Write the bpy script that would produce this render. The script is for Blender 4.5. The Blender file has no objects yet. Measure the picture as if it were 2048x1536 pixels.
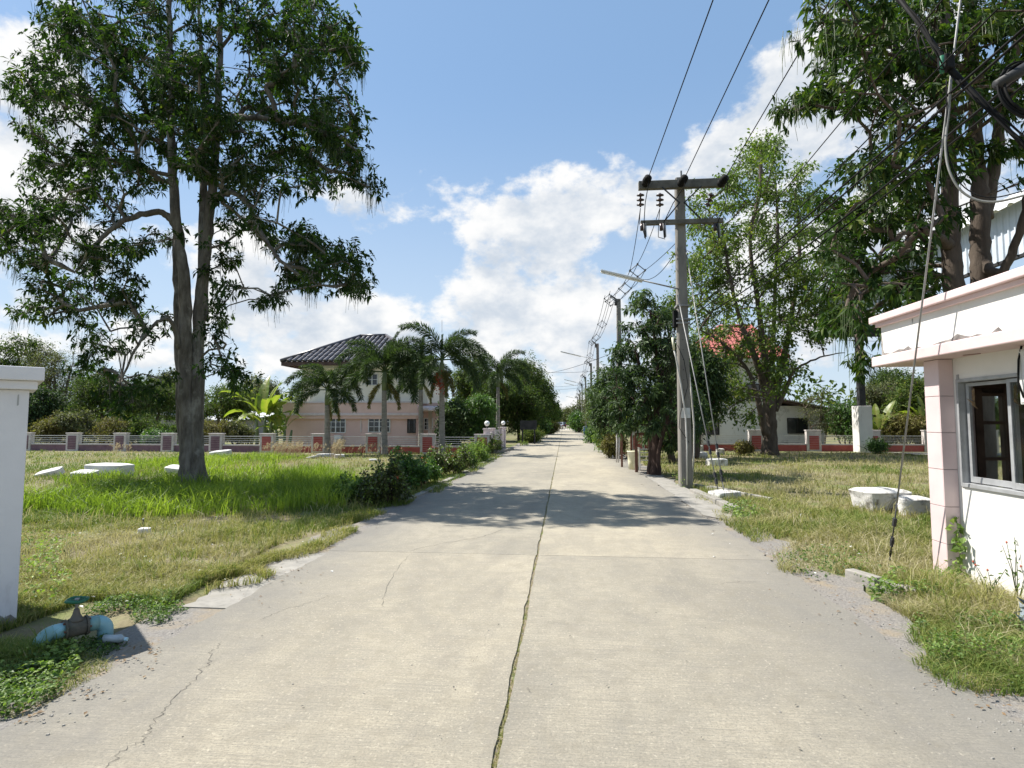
import bpy, math, random
import numpy as np
from mathutils import Vector, Matrix, Euler

random.seed(11)
rng = np.random.default_rng(11)
SC = bpy.context.scene
COL = SC.collection
R = math.radians

# ------------------------------------------------------------------ camera
FPX, CAMH = 1130.0, 1.65
cd = bpy.data.cameras.new("camera")
cam = bpy.data.objects.new("camera", cd)
COL.objects.link(cam)
cd.sensor_width = 36.0
cd.lens = 36.0 * FPX / 2048.0
cd.clip_start, cd.clip_end = 0.05, 5000.0
cam.location = (0, 0, CAMH)
cam.rotation_euler = (R(90 + 3.8), 0, R(5.25))
SC.camera = cam
CAMR = cam.rotation_euler.to_matrix()

# ------------------------------------------------------------------ light
SUN_EL, SUN_AZ = R(55), R(-73)          # azimuth from +Y towards +X
SUNDIR = Vector((math.sin(SUN_AZ) * math.cos(SUN_EL), math.cos(SUN_AZ) * math.cos(SUN_EL), math.sin(SUN_EL)))
sl = bpy.data.lights.new("sun", 'SUN')
sl.energy = 4.6
sl.angle = R(0.53)
sl.color = (1.0, 0.955, 0.88)
sun = bpy.data.objects.new("sun", sl)
COL.objects.link(sun)
sun.location = (-20, 10, 40)
sun.rotation_euler = (-SUNDIR).to_track_quat('-Z', 'Y').to_euler()
SC.view_settings.view_transform = 'Standard'
SC.view_settings.look = 'None'
SC.view_settings.gamma = 1
SC.view_settings.use_curve_mapping = False
SC.view_settings.exposure = 1.0


def ray(px, py):
    return CAMR @ Vector(((px - 1024) / FPX, -(py - 768) / FPX, -1.0))


def P(px, py, Y):
    d = ray(px, py)
    t = Y / d.y
    return Vector((d.x * t, Y, CAMH + d.z * t))


def PXP(px, py, X):
    d = ray(px, py)
    t = X / d.x
    return Vector((X, d.y * t, CAMH + d.z * t))


def G(px, py, z=0.0):
    d = ray(px, py)
    t = (z - CAMH) / d.z
    return Vector((d.x * t, d.y * t, z))


# ------------------------------------------------------------------ world: sky with cumulus
W = bpy.data.worlds.new("World")
SC.world = W
W.use_nodes = True
nt = W.node_tree
nt.nodes.clear()


def wn(kind, **kw):
    n = nt.nodes.new(kind)
    for k, v in kw.items():
        setattr(n, k, v)
    return n


def wmath(op, a, b=None, clamp=False):
    n = wn('ShaderNodeMath', operation=op, use_clamp=clamp)
    for i, v in enumerate((a, b)):
        if v is None:
            continue
        if isinstance(v, (int, float)):
            n.inputs[i].default_value = v
        else:
            nt.links.new(v, n.inputs[i])
    return n.outputs[0]


def build_sky():
    L = nt.links
    tc = wn('ShaderNodeTexCoord')
    sky = wn('ShaderNodeTexSky', sky_type='NISHITA')
    sky.sun_disc = False
    sky.sun_elevation = SUN_EL
    sky.sun_rotation = SUN_AZ
    sky.altitude = 10
    sky.air_density = 1.0
    sky.dust_density = 0.5
    sky.ozone_density = 1.6
    dirv = tc.outputs['Generated']

    def noise_at(off, detail):
        v = dirv
        if off is not None:
            a = wn('ShaderNodeVectorMath', operation='ADD')
            L.new(v, a.inputs[0])
            a.inputs[1].default_value = off
            v = a.outputs[0]
        mp = wn('ShaderNodeMapping')
        mp.inputs['Location'].default_value = (2.6, 3.3, 6.1)
        mp.inputs['Scale'].default_value = (1.0, 1.0, 1.55)
        L.new(v, mp.inputs['Vector'])
        n1 = wn('ShaderNodeTexNoise')
        n1.inputs['Scale'].default_value = 7.0
        n1.inputs['Detail'].default_value = detail
        n1.inputs['Roughness'].default_value = 0.60
        L.new(mp.outputs[0], n1.inputs['Vector'])
        return n1.outputs['Fac'], mp.outputs[0]

    def bump_sum(d):
        for (bx, by, rad, wgt) in CLOUDS:
            c = ray(bx, by).normalized()
            ds = wn('ShaderNodeVectorMath', operation='DISTANCE')
            L.new(dirv, ds.inputs[0])
            ds.inputs[1].default_value = c
            mr = wn('ShaderNodeMapRange', interpolation_type='SMOOTHSTEP')
            mr.inputs['From Min'].default_value = R(rad) * 1.25
            mr.inputs['From Max'].default_value = 0.0
            mr.inputs['To Min'].default_value = 0
            mr.inputs['To Max'].default_value = wgt * (0.92 if wgt > 0 else 1.1)
            L.new(ds.outputs['Value'], mr.inputs['Value'])
            d = wmath('ADD', d, mr.outputs[0])
        return d

    CLOUDS = [(1060, 390, 7, .22), (940, 400, 6, .20), (1200, 370, 6, .20), (1100, 450, 8, .12), (1060, 590, 8, .20), (960, 640, 7, .18), (1190, 620, 8, .18), (1120, 700, 10, .10),
              (1600, 180, 8, .26), (1700, 110, 8, .15), (1490, 270, 7, .24), (1640, 420, 12, .16), (1370, 340, 6, .18), (1300, 420, 6, .12), (770, 380, 5, .26), (690, 400, 5, .16), (860, 330, 2, .16), (845, 255, 1.6, .14), (1235, 290, 2, .12),
              (20, 150, 9, .26), (40, 400, 10, .16), (680, 640, 6, .24), (560, 690, 8, .20), (480, 580, 7, .14), (1900, 350, 12, .15), (760, 700, 7, .14), (30, 600, 8, .08), (800, 690, 5, .10),
              (880, 110, 16, -.36), (1150, 90, 13, -.36), (1380, 70, 10, -.34), (650, 120, 13, -.32), (780, 520, 5, -.22), (870, 500, 4, -.20), (850, 590, 4, -.14),
              (330, 60, 12, -.16), (1200, 510, 3, -.14), (1260, 190, 9, -.26), (660, 520, 4, -.12)]
    n0, pv = noise_at(None, 8)
    n1_, _ = noise_at((-0.030, 0.0, 0.045), 5)
    vo = wn('ShaderNodeTexVoronoi')
    vo.inputs['Scale'].default_value = 16.0
    L.new(pv, vo.inputs['Vector'])
    vo2 = wn('ShaderNodeTexVoronoi')
    vo2.inputs['Scale'].default_value = 34.0
    L.new(pv, vo2.inputs['Vector'])
    puff = wmath('ADD', wmath('MULTIPLY', wmath('SUBTRACT', 0.5, vo.outputs['Distance']), 0.15), wmath('MULTIPLY', wmath('SUBTRACT', 0.5, vo2.outputs['Distance']), 0.07))
    n0c = wmath('ADD', wmath('MULTIPLY', wmath('SUBTRACT', n0, 0.5), 1.75), 0.5)
    d0 = bump_sum(wmath('ADD', n0c, puff))
    sh0 = wmath('ADD', wmath('SUBTRACT', n0, n1_), wmath('MULTIPLY', puff, 0.35))
    sep = wn('ShaderNodeSeparateXYZ')
    L.new(dirv, sep.inputs[0])
    # thin out near the zenith, a soft milky band near the horizon
    el = wn('ShaderNodeMapRange')
    el.inputs['From Min'].default_value = 0.55
    el.inputs['From Max'].default_value = 0.95
    el.inputs['To Min'].default_value = 0.0
    el.inputs['To Max'].default_value = 0.10
    L.new(sep.outputs['Z'], el.inputs['Value'])
    d0 = wmath('SUBTRACT', d0, el.outputs[0])
    lo = wn('ShaderNodeMapRange', interpolation_type='SMOOTHSTEP')
    lo.inputs['From Min'].default_value = 0.46
    lo.inputs['From Max'].default_value = 0.22
    lo.inputs['To Max'].default_value = 0.06
    L.new(sep.outputs['Z'], lo.inputs['Value'])
    d0 = wmath('ADD', d0, lo.outputs[0])
    m = wn('ShaderNodeMapRange', interpolation_type='SMOOTHSTEP')
    m.inputs['From Min'].default_value = 0.545
    m.inputs['From Max'].default_value = 0.79
    L.new(d0, m.inputs['Value'])
    # thick cores are greyer below, sunlit on the upper left
    sh = wmath('SUBTRACT', sh0, wmath('MULTIPLY', wmath('SUBTRACT', d0, 0.72), 0.35))
    shade = wn('ShaderNodeMapRange', interpolation_type='SMOOTHSTEP')
    shade.inputs['From Min'].default_value = -0.20
    shade.inputs['From Max'].default_value = 0.10
    L.new(sh, shade.inputs['Value'])
    cc = wn('ShaderNodeMix', data_type='RGBA')
    cc.inputs['A'].default_value = (0.315, 0.35, 0.395, 1)
    cc.inputs['B'].default_value = (0.515, 0.512, 0.505, 1)
    L.new(shade.outputs[0], cc.inputs['Factor'])
    sk = wn('ShaderNodeMix', data_type='RGBA', blend_type='MULTIPLY')
    sk.inputs['Factor'].default_value = 1.0
    L.new(sky.outputs[0], sk.inputs['A'])
    sk.inputs['B'].default_value = (0.080, 0.084, 0.086, 1)
    sk2 = wn('ShaderNodeMix', data_type='RGBA')
    sk2.inputs['Factor'].default_value = 0.6
    L.new(sk.outputs['Result'], sk2.inputs['A'])
    sk2.inputs['B'].default_value = (0.155, 0.255, 0.40, 1)
    # haze near the horizon
    hz = wn('ShaderNodeMapRange', interpolation_type='SMOOTHSTEP')
    hz.inputs['From Min'].default_value = 0.55
    hz.inputs['From Max'].default_value = -0.02
    hz.inputs['To Max'].default_value = 0.72
    L.new(sep.outputs['Z'], hz.inputs['Value'])
    mh = wn('ShaderNodeMix', data_type='RGBA')
    L.new(hz.outputs[0], mh.inputs['Factor'])
    L.new(sk2.outputs['Result'], mh.inputs['A'])
    mh.inputs['B'].default_value = (0.36, 0.415, 0.465, 1)
    fac = wmath('MULTIPLY', m.outputs[0], 0.96)
    mx = wn('ShaderNodeMix', data_type='RGBA')
    L.new(fac, mx.inputs['Factor'])
    L.new(mh.outputs['Result'], mx.inputs['A'])
    L.new(cc.outputs['Result'], mx.inputs['B'])
    bg = wn('ShaderNodeBackground')
    bg.inputs['Strength'].default_value = 1.0
    L.new(mx.outputs['Result'], bg.inputs['Color'])
    out = wn('ShaderNodeOutputWorld')
    L.new(bg.outputs[0], out.inputs['Surface'])


build_sky()
W.cycles.sampling_method = 'MANUAL'
W.cycles.sample_map_resolution = 512

# ------------------------------------------------------------------ materials
MATS = {}


def newmat(name):
    m = bpy.data.materials.new(name)
    m.use_nodes = True
    MATS[name] = m
    n = m.node_tree
    b = n.nodes['Principled BSDF']
    return m, n, b


def noise_node(n, scale, detail=5, rough=0.55, stretch=(1, 1, 1), dist=0.0, vec=None):
    if vec is None:
        g = n.nodes.new('ShaderNodeNewGeometry')
        vec = g.outputs['Position']
    if tuple(stretch) != (1, 1, 1):
        mp = n.nodes.new('ShaderNodeMapping')
        mp.inputs['Scale'].default_value = stretch
        n.links.new(vec, mp.inputs['Vector'])
        vec = mp.outputs[0]
    t = n.nodes.new('ShaderNodeTexNoise')
    t.inputs['Scale'].default_value = scale
    t.inputs['Detail'].default_value = detail
    t.inputs['Roughness'].default_value = rough
    t.inputs['Distortion'].default_value = dist
    n.links.new(vec, t.inputs['Vector'])
    return t.outputs['Fac']


def ramp(n, fac, stops):
    r = n.nodes.new('ShaderNodeValToRGB')
    e = r.color_ramp.elements
    while len(e) < len(stops):
        e.new(0.5)
    for i, (p, c) in enumerate(stops):
        e[i].position = p
        e[i].color = (c[0], c[1], c[2], 1)
    n.links.new(fac, r.inputs['Fac'])
    return r.outputs['Color']


def mixc(n, fac, a, b, mode='MIX'):
    m = n.nodes.new('ShaderNodeMix')
    m.data_type = 'RGBA'
    m.blend_type = mode
    for s, v in (('Factor', fac), ('A', a), ('B', b)):
        if isinstance(v, (int, float)):
            m.inputs[s].default_value = v
        elif isinstance(v, tuple):
            m.inputs[s].default_value = (v[0], v[1], v[2], 1)
        else:
            n.links.new(v, m.inputs[s])
    return m.outputs['Result']


def addbump(n, b, fac, strength=0.3, dist=0.01):
    bp = n.nodes.new('ShaderNodeBump')
    bp.inputs['Strength'].default_value = strength
    bp.inputs['Distance'].default_value = dist
    n.links.new(fac, bp.inputs['Height'])
    n.links.new(bp.outputs[0], b.inputs['Normal'])


def pm(name, stops, scale=4, detail=6, rough=0.7, metal=0.0, stretch=(1, 1, 1), bump=0.15, bdist=0.005, bscale=None, spec=0.3, dirt=None):
    """procedural material: noise ramp + optional dirt blotches (colour, low, high, scale) + bump"""
    m, n, b = newmat(name)
    f = noise_node(n, scale, detail, 0.6, stretch)
    if len(stops[0]) == 3:
        stops = [(0.32, stops[0]), (0.68, stops[1])]
    c = ramp(n, f, stops)
    if dirt:
        dcol, lo, hi, ds, dst = dirt
        df = noise_node(n, ds, 8, 0.68, dst)
        mk = n.nodes.new('ShaderNodeMapRange')
        mk.inputs['From Min'].default_value = lo
        mk.inputs['From Max'].default_value = hi
        n.links.new(df, mk.inputs['Value'])
        c = mixc(n, mk.outputs[0], c, dcol)
    n.links.new(c, b.inputs['Base Color'])
    b.inputs['Roughness'].default_value = rough
    b.inputs['Metallic'].default_value = metal
    b.inputs['Specular IOR Level'].default_value = spec
    if bump:
        addbump(n, b, noise_node(n, bscale or scale * 6, 6, 0.6, stretch), bump, bdist)
    return m


def leafm(name, stops, trans=0.35, rough=0.45, spec=0.35, tcol=(1.35, 1.5, 0.6)):
    m, n, b = newmat(name)
    a = n.nodes.new('ShaderNodeAttribute')
    a.attribute_name = 'tint'
    c = ramp(n, a.outputs['Fac'], stops)
    n.links.new(c, b.inputs['Base Color'])
    b.inputs['Roughness'].default_value = rough
    b.inputs['Specular IOR Level'].default_value = spec
    t = n.nodes.new('ShaderNodeBsdfTranslucent')
    tc = mixc(n, 1.0, c, tcol, 'MULTIPLY')
    n.links.new(tc, t.inputs['Color'])
    mx = n.nodes.new('ShaderNodeMixShader')
    mx.inputs[0].default_value = trans
    n.links.new(b.outputs[0], mx.inputs[1])
    n.links.new(t.outputs[0], mx.inputs[2])
    n.links.new(mx.outputs[0], n.nodes['Material Output'].inputs['Surface'])
    return m


def road_material():
    m, n, b = newmat('concrete_road')
    g = n.nodes.new('ShaderNodeNewGeometry').outputs['Position']
    big = noise_node(n, 0.55, 5, 0.6, (1, 0.55, 1), 0.4, g)
    med = noise_node(n, 2.6, 8, 0.68, (1, 0.9, 1), 0.3, g)
    fine = noise_node(n, 70, 5, 0.75, (1, 1, 1), 0, g)
    broom = noise_node(n, 3.0, 8, 0.75, (0.55, 34, 1), 0.35, g)
    c = ramp(n, big, [(0.30, (0.235, 0.22, 0.188)), (0.5, (0.325, 0.30, 0.248)), (0.70, (0.405, 0.368, 0.298))])
    c = mixc(n, ramp(n, med, [(0.40, (0.0, 0, 0)), (0.66, (.6, .6, .6))]), c, (0.44, 0.395, 0.31))
    dk = ramp(n, noise_node(n, 1.1, 9, 0.72, (1, .5, 1), 0.8, g), [(0.46, (0, 0, 0)), (0.68, (.8, .8, .8))])
    c = mixc(n, dk, c, (0.225, 0.21, 0.185))
    c = mixc(n, ramp(n, broom, [(0.44, (0, 0, 0)), (0.60, (.6, .6, .6))]), c, (0.215, 0.205, 0.18))
    c = mixc(n, ramp(n, fine, [(0.36, (.7, .7, .7)), (0.52, (0, 0, 0))]), c, (0.17, 0.16, 0.14))
    c = mixc(n, ramp(n, noise_node(n, 38, 3, 0.6, (1, 1, 1), 0, g), [(0.58, (0, 0, 0)), (0.70, (.6, .6, .6))]), c, (0.50, 0.455, 0.375))
    c = mixc(n, ramp(n, noise_node(n, 6.5, 9, 0.78, (1, .8, 1), 0.4, g), [(0.48, (0, 0, 0)), (0.66, (.65, .65, .65))]), c, (0.235, 0.215, 0.175))
    oi = n.nodes.new('ShaderNodeObjectInfo')
    c = mixc(n, 1.0, c, ramp(n, oi.outputs['Random'], [(0.0, (.93, .925, .90)), (1.0, (1.13, 1.10, 1.03))]), 'MULTIPLY')
    # grime collected along the two outer edges, ragged
    sx = n.nodes.new('ShaderNodeSeparateXYZ')
    n.links.new(g, sx.inputs[0])
    def mth(op, a, bb):
        q = n.nodes.new('ShaderNodeMath')
        q.operation = op
        for i, v in enumerate((a, bb)):
            if isinstance(v, (int, float)):
                q.inputs[i].default_value = v
            else:
                n.links.new(v, q.inputs[i])
        return q.outputs[0]
    e = mth('ABSOLUTE', mth('ADD', sx.outputs['X'], 0.30), 0)
    e = mth('ADD', e, mth('MULTIPLY', mth('SUBTRACT', med, 0.5), 2.0))
    mr = n.nodes.new('ShaderNodeMapRange')
    mr.interpolation_type = 'SMOOTHSTEP'
    mr.inputs['From Min'].default_value = 1.6
    mr.inputs['From Max'].default_value = 2.8
    mr.inputs['To Max'].default_value = 0.62
    n.links.new(e, mr.inputs['Value'])
    c = mixc(n, mr.outputs[0], c, (0.17, 0.165, 0.155))
    n.links.new(c, b.inputs['Base Color'])
    b.inputs['Roughness'].default_value = 0.88
    b.inputs['Specular IOR Level'].default_value = 0.2
    h = mth('ADD', mth('MULTIPLY', broom, 0.8), mth('MULTIPLY', fine, 0.5))
    addbump(n, b, h, 0.8, 0.014)
    return m


road_material()
pm('gravel', [(0.3, (0.15, 0.14, 0.13)), (0.55, (0.225, 0.21, 0.19)), (0.8, (0.32, 0.30, 0.27))], 45, 8, 0.95, bump=0.8, bdist=0.02, bscale=60,
   dirt=((0.27, 0.22, 0.15), 0.5, 0.7, 2.0, (1, 1, 1)))
pm('kerb_concrete', [(0.20, 0.19, 0.17), (0.33, 0.31, 0.275)], 6, 8, 0.9, bump=0.5, bdist=0.01, dirt=((0.16, 0.15, 0.12), 0.52, 0.75, 3, (1, 1, 1)))
pm('soil', [(0.28, (0.10, 0.08, 0.05)), (0.5, (0.165, 0.14, 0.08)), (0.75, (0.24, 0.21, 0.125))], 1.4, 10, 0.95, bump=0.8, bdist=0.04, bscale=14,
   dirt=((0.13, 0.16, 0.045), 0.46, 0.62, 0.6, (1, 1, 1)))
pm('joint_dirt', [(0.1190, 0.1020, 0.0765), (0.2720, 0.2210, 0.1530)], 12, 8, 0.95, bump=0.5, dirt=((0.12, 0.15, 0.05), 0.5, 0.62, 5, (1, 1, 1)))
pm('crack_dark', [(0.06, 0.055, 0.05), (0.14, 0.13, 0.11)], 30, 4, 0.95, bump=0)
pm('road_paint', [(0.55, 0.55, 0.53), (0.75, 0.75, 0.73)], 6, 8, 0.8, bump=0)
pm('white_wall', [(0.62, 0.60, 0.565), (0.72, 0.70, 0.665)], 1.5, 8, 0.75, bump=0.2, bdist=0.005, bscale=40, dirt=((0.30, 0.27, 0.24), 0.60, 0.84, 2.6, (1, 1, .28)))
pm('booth_stain', [(0.10, 0.09, 0.085), (0.35, 0.33, 0.31)], 7, 9, 0.9, bump=0.1)
pm('white_gate', [(0.62, 0.605, 0.62), (0.70, 0.685, 0.70)], 2.5, 8, 0.8, bump=0.2, bdist=0.003, bscale=70, dirt=((0.38, 0.36, 0.35), 0.58, 0.82, 3, (1, 1, .3)))
pm('pink_paint', [(0.60, 0.455, 0.45), (0.68, 0.54, 0.53)], 2.2, 8, 0.7, bump=0.12, bdist=0.004, bscale=40, dirt=((0.5, 0.42, 0.40), 0.64, 0.85, 4, (1, 1, .4)))
pm('pink_tile', [(0.60, 0.465, 0.46), (0.66, 0.53, 0.52)], 3, 6, 0.5, bump=0.05, spec=0.45, dirt=((0.55, 0.47, 0.45), 0.62, 0.85, 5, (1, 1, .6)))
pm('grout', [(0.26, 0.22, 0.22), (0.34, 0.29, 0.29)], 10, 4, 0.9, bump=0)
pm('house_pink', [(0.6048, 0.4200, 0.3640), (0.7056, 0.5096, 0.4480)], 1.0, 8, 0.8, bump=0.1, dirt=((0.36, 0.27, 0.25), 0.62, 0.86, 1.5, (1, 1, .4)))
pm('house_cream', [(0.74, 0.685, 0.57), (0.82, 0.775, 0.67)], 0.8, 8, 0.8, bump=0.1, dirt=((0.45, 0.42, 0.37), 0.64, 0.88, 1.5, (1, 1, .3)))
pm('house_white', [(0.62, 0.63, 0.63), (0.76, 0.76, 0.75)], 0.8, 8, 0.85, bump=0.1, dirt=((0.24, 0.235, 0.22), 0.57, 0.74, 1.3, (1, 1, .7)))
pm('fence_concrete', [(0.44, 0.40, 0.385), (0.60, 0.555, 0.53)], 4, 8, 0.85, bump=0.2, dirt=((0.22, 0.2, 0.18), 0.56, 0.8, 5, (1, 1, .5)))
pm('fence_pinkwhite', [(0.56, 0.47, 0.47), (0.68, 0.6, 0.6)], 4, 8, 0.85, bump=0.2, dirt=((0.34, 0.3, 0.29), 0.6, 0.8, 5, (1, 1, .5)))
pm('panel_red', [(0.30, 0.066, 0.058), (0.39, 0.10, 0.09)], 3, 8, 0.7, bump=0.1, dirt=((0.18, 0.07, 0.065), 0.58, 0.8, 3, (1, 1, .5)))
pm('panel_purple', [(0.13, 0.075, 0.095), (0.21, 0.13, 0.155)], 3, 8, 0.75, bump=0.1, dirt=((0.08, 0.06, 0.06), 0.55, 0.8, 3, (1, 1, .5)))
pm('rail_white', [(0.55, 0.53, 0.50), (0.72, 0.70, 0.68)], 8, 5, 0.6, bump=0, dirt=((0.25, 0.2, 0.16), 0.6, 0.8, 8, (1, 1, 1)))
pm('roof_black', [(0.036, 0.032, 0.036), (0.085, 0.078, 0.085)], 3, 6, 0.38, bump=0.1, spec=0.6)
pm('roof_fascia', [(0.055, 0.03, 0.024), (0.10, 0.06, 0.05)], 3, 6, 0.6, bump=0.1)
pm('roof_red', [(0.25, 0.06, 0.05), (0.38, 0.11, 0.09)], 2.5, 8, 0.6, bump=0.15, dirt=((0.22, 0.07, 0.06), 0.55, 0.8, 3, (1, 1, 1)))
pm('roof_grey', [(0.16, 0.15, 0.15), (0.28, 0.26, 0.25)], 3, 8, 0.8, bump=0.2, dirt=((0.13, 0.07, 0.05), 0.55, 0.75, 3, (1, 1, 1)))
pm('hall_white', [(0.70, 0.71, 0.72), (0.80, 0.81, 0.82)], 1.0, 6, 0.45, bump=0.05, spec=0.5, dirt=((0.5, 0.5, 0.5), 0.62, 0.85, 1.2, (1, 1, .25)))
pm('hall_blue', [(0.46, 0.51, 0.57), (0.58, 0.63, 0.69)], 1.0, 6, 0.4, bump=0.05, spec=0.5, dirt=((0.35, 0.38, 0.42), 0.6, 0.85, 1.2, (1, 1, .25)))
pm('dark_steel', [(0.018, 0.018, 0.02), (0.045, 0.045, 0.048)], 4, 5, 0.55, bump=0.05)
pm('pole_concrete', [(0.1600, 0.1480, 0.1320), (0.2480, 0.2320, 0.2080)], 3, 9, 0.9, bump=0.3, bdist=0.006, stretch=(1, 1, 0.35), dirt=((0.12, 0.11, 0.1), 0.55, 0.78, 3, (1, 1, .3)))
pm('arm_concrete', [(0.0975, 0.0900, 0.0750), (0.1800, 0.1688, 0.1425)], 4, 9, 0.9, bump=0.3, bdist=0.006, dirt=((0.07, 0.065, 0.055), 0.5, 0.72, 3, (1, 1, 1)))
pm('black_rubber', [(0.007, 0.007, 0.007), (0.016, 0.016, 0.016)], 5, 4, 0.75, bump=0, spec=0.12)
pm('cable_grey', [(0.16, 0.16, 0.15), (0.24, 0.24, 0.23)], 5, 4, 0.7, bump=0, spec=0.2)
pm('porcelain_brown', [(0.030, 0.016, 0.013), (0.06, 0.032, 0.026)], 5, 4, 0.25, bump=0, spec=0.6)
pm('galvanised', [(0.22, 0.22, 0.215), (0.34, 0.335, 0.33)], 10, 6, 0.6, metal=0.2, bump=0.05)
pm('spacer_grey', [(0.10, 0.105, 0.11), (0.18, 0.185, 0.19)], 8, 4, 0.6, bump=0)
pm('lamp_white', [(0.55, 0.55, 0.53), (0.68, 0.68, 0.66)], 6, 4, 0.4, bump=0)
pm('conduit_grey', [(0.42, 0.41, 0.38), (0.58, 0.56, 0.53)], 5, 5, 0.55, bump=0)
pm('paper_white', [(0.50, 0.50, 0.48), (0.62, 0.62, 0.60)], 5, 6, 0.8, bump=0)
pm('aluminium', [(0.3240, 0.3307, 0.3375), (0.4590, 0.4657, 0.4725)], 6, 5, 0.42, metal=0.35, bump=0.03, dirt=((0.3, 0.29, 0.28), 0.6, 0.8, 6, (1, 1, .4)))
pm('window_white', [(0.62, 0.62, 0.60), (0.74, 0.74, 0.72)], 4, 5, 0.5, bump=0)
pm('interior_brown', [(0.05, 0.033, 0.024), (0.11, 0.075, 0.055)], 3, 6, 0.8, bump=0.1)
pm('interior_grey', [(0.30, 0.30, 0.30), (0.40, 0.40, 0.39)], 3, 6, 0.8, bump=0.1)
pm('dead_leaf', [(0.12, 0.075, 0.04), (0.22, 0.15, 0.08)], 20, 4, 0.8, bump=0)
pm('white_stone', [(0.5220, 0.5085, 0.4860), (0.6840, 0.6660, 0.6390)], 3.5, 9, 0.85, bump=0.6, bdist=0.02, bscale=14, dirt=((0.20, 0.185, 0.16), 0.50, 0.64, 5.5, (1, 1, 1)))
pm('foam_white', [(0.5270, 0.5185, 0.5015), (0.6800, 0.6715, 0.6545)], 5, 8, 0.8, bump=0.4, bdist=0.01, bscale=20, dirt=((0.35, 0.33, 0.30), 0.58, 0.78, 5, (1, 1, 1)))
pm('pvc_blue', [(0.16, 0.34, 0.40), (0.24, 0.44, 0.49)], 4, 6, 0.4, bump=0.03, spec=0.45, dirt=((0.17, 0.24, 0.24), 0.55, 0.8, 8, (1, 1, 1)))
pm('pvc_teal', [(0.13, 0.27, 0.28), (0.19, 0.34, 0.34)], 4, 6, 0.4, bump=0.03, spec=0.45)
pm('pvc_light', [(0.33, 0.53, 0.62), (0.44, 0.63, 0.70)], 4, 6, 0.38, bump=0.03, spec=0.45, dirt=((0.17, 0.22, 0.22), 0.6, 0.75, 12, (1, 1, 1)))
pm('cast_iron', [(0.075, 0.07, 0.055), (0.15, 0.135, 0.11)], 10, 8, 0.8, bump=0.4, bdist=0.004)
pm('green_paint', [(0.012, 0.095, 0.05), (0.03, 0.15, 0.085)], 8, 6, 0.45, bump=0.1)
pm('rust', [(0.11, 0.05, 0.035), (0.20, 0.10, 0.07)], 10, 8, 0.85, bump=0.3)
pm('yellow_white', [(0.62, 0.58, 0.36), (0.74, 0.72, 0.58)], 4, 6, 0.6, bump=0)
pm('bin_blue', [(0.012, 0.04, 0.16), (0.025, 0.07, 0.24)], 4, 6, 0.45, bump=0)
pm('car_silver', [(0.42, 0.44, 0.45), (0.48, 0.50, 0.51)], 2, 3, 0.3, metal=0.5, bump=0)
pm('car_dark', [(0.03, 0.032, 0.04), (0.045, 0.05, 0.06)], 2, 3, 0.3, metal=0.3, bump=0)
pm('tyre', [(0.012, 0.012, 0.012), (0.03, 0.03, 0.03)], 8, 3, 0.9, bump=0)
pm('tail_red', [(0.30, 0.015, 0.012), (0.4, 0.03, 0.02)], 8, 3, 0.3, bump=0)
pm('bark_grey', [(0.3, (0.0702, 0.0608, 0.0487)), (0.5, (0.1357, 0.1217, 0.1011)), (0.72, (0.2246, 0.2059, 0.1778))], 7, 10, 0.95, stretch=(1, 1, .3), bump=1.0, bdist=0.05, bscale=20, dirt=((0.30, 0.285, 0.25), 0.55, 0.68, 2.2, (1, 1, .6)))
pm('bark_brown', [(0.3, (0.0510, 0.0382, 0.0298)), (0.7, (0.1275, 0.1020, 0.0808))], 6, 10, 0.95, stretch=(1, 1, .28), bump=0.7, bdist=0.03, bscale=18)
pm('bark_dark', [(0.3, (0.035, 0.022, 0.018)), (0.7, (0.085, 0.055, 0.045))], 6, 10, 0.95, stretch=(1, 1, .28), bump=0.7, bdist=0.02, bscale=18)
pm('palm_trunk', [(0.3, (0.16, 0.145, 0.125)), (0.7, (0.30, 0.28, 0.25))], 6, 8, 0.9, stretch=(.5, .5, 2.2), bump=0.4, bdist=0.015)
pm('palm_shaft', [(0.10, 0.14, 0.06), (0.17, 0.20, 0.10)], 4, 6, 0.6, bump=0.1)
pm('fruit_red', [(0.26, 0.035, 0.015), (0.40, 0.07, 0.03)], 8, 4, 0.5, bump=0)
pm('far_roof', [(0.5400, 0.5475, 0.5550), (0.6000, 0.6075, 0.6150)], 1, 4, 0.5, bump=0)
pm('plastic_clear', [(0.24, 0.29, 0.31), (0.38, 0.43, 0.45)], 10, 4, 0.25, bump=0, spec=0.6)

leafm('leaf_alstonia', [(0.0, (0.0152, 0.0349, 0.0093)), (0.5, (0.0303, 0.0642, 0.0135)), (0.85, (0.0595, 0.0990, 0.0186)), (1.0, (0.1191, 0.1515, 0.0296))], 0.36, 0.6, 0.16)
leafm('leaf_pod', [(0.0, (0.055, 0.085, 0.028)), (1.0, (0.10, 0.135, 0.05))], 0.25)
leafm('leaf_bright', [(0.0, (0.0546, 0.0931, 0.0183)), (0.5, (0.1032, 0.1552, 0.0289)), (0.85, (0.1822, 0.2298, 0.0393)), (1.0, (0.3036, 0.2919, 0.0590))], 0.42, 0.45, 0.35)
leafm('leaf_mango', [(0.0, (0.0255, 0.0493, 0.0203)), (0.5, (0.0574, 0.0957, 0.0362)), (1.0, (0.1355, 0.1885, 0.0798))], 0.30, 0.55, 0.22)
leafm('leaf_wild', [(0.0, (0.0338, 0.0577, 0.0164)), (0.5, (0.0690, 0.1091, 0.0276)), (0.85, (0.1305, 0.1685, 0.0427)), (1.0, (0.2302, 0.2325, 0.0753))], 0.36, 0.65, 0.15)
leafm('leaf_olive', [(0.0, (0.0607, 0.0743, 0.0338)), (0.5, (0.1148, 0.1283, 0.0567)), (1.0, (0.2295, 0.2228, 0.1080))], 0.32, 0.55, 0.25)
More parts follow.
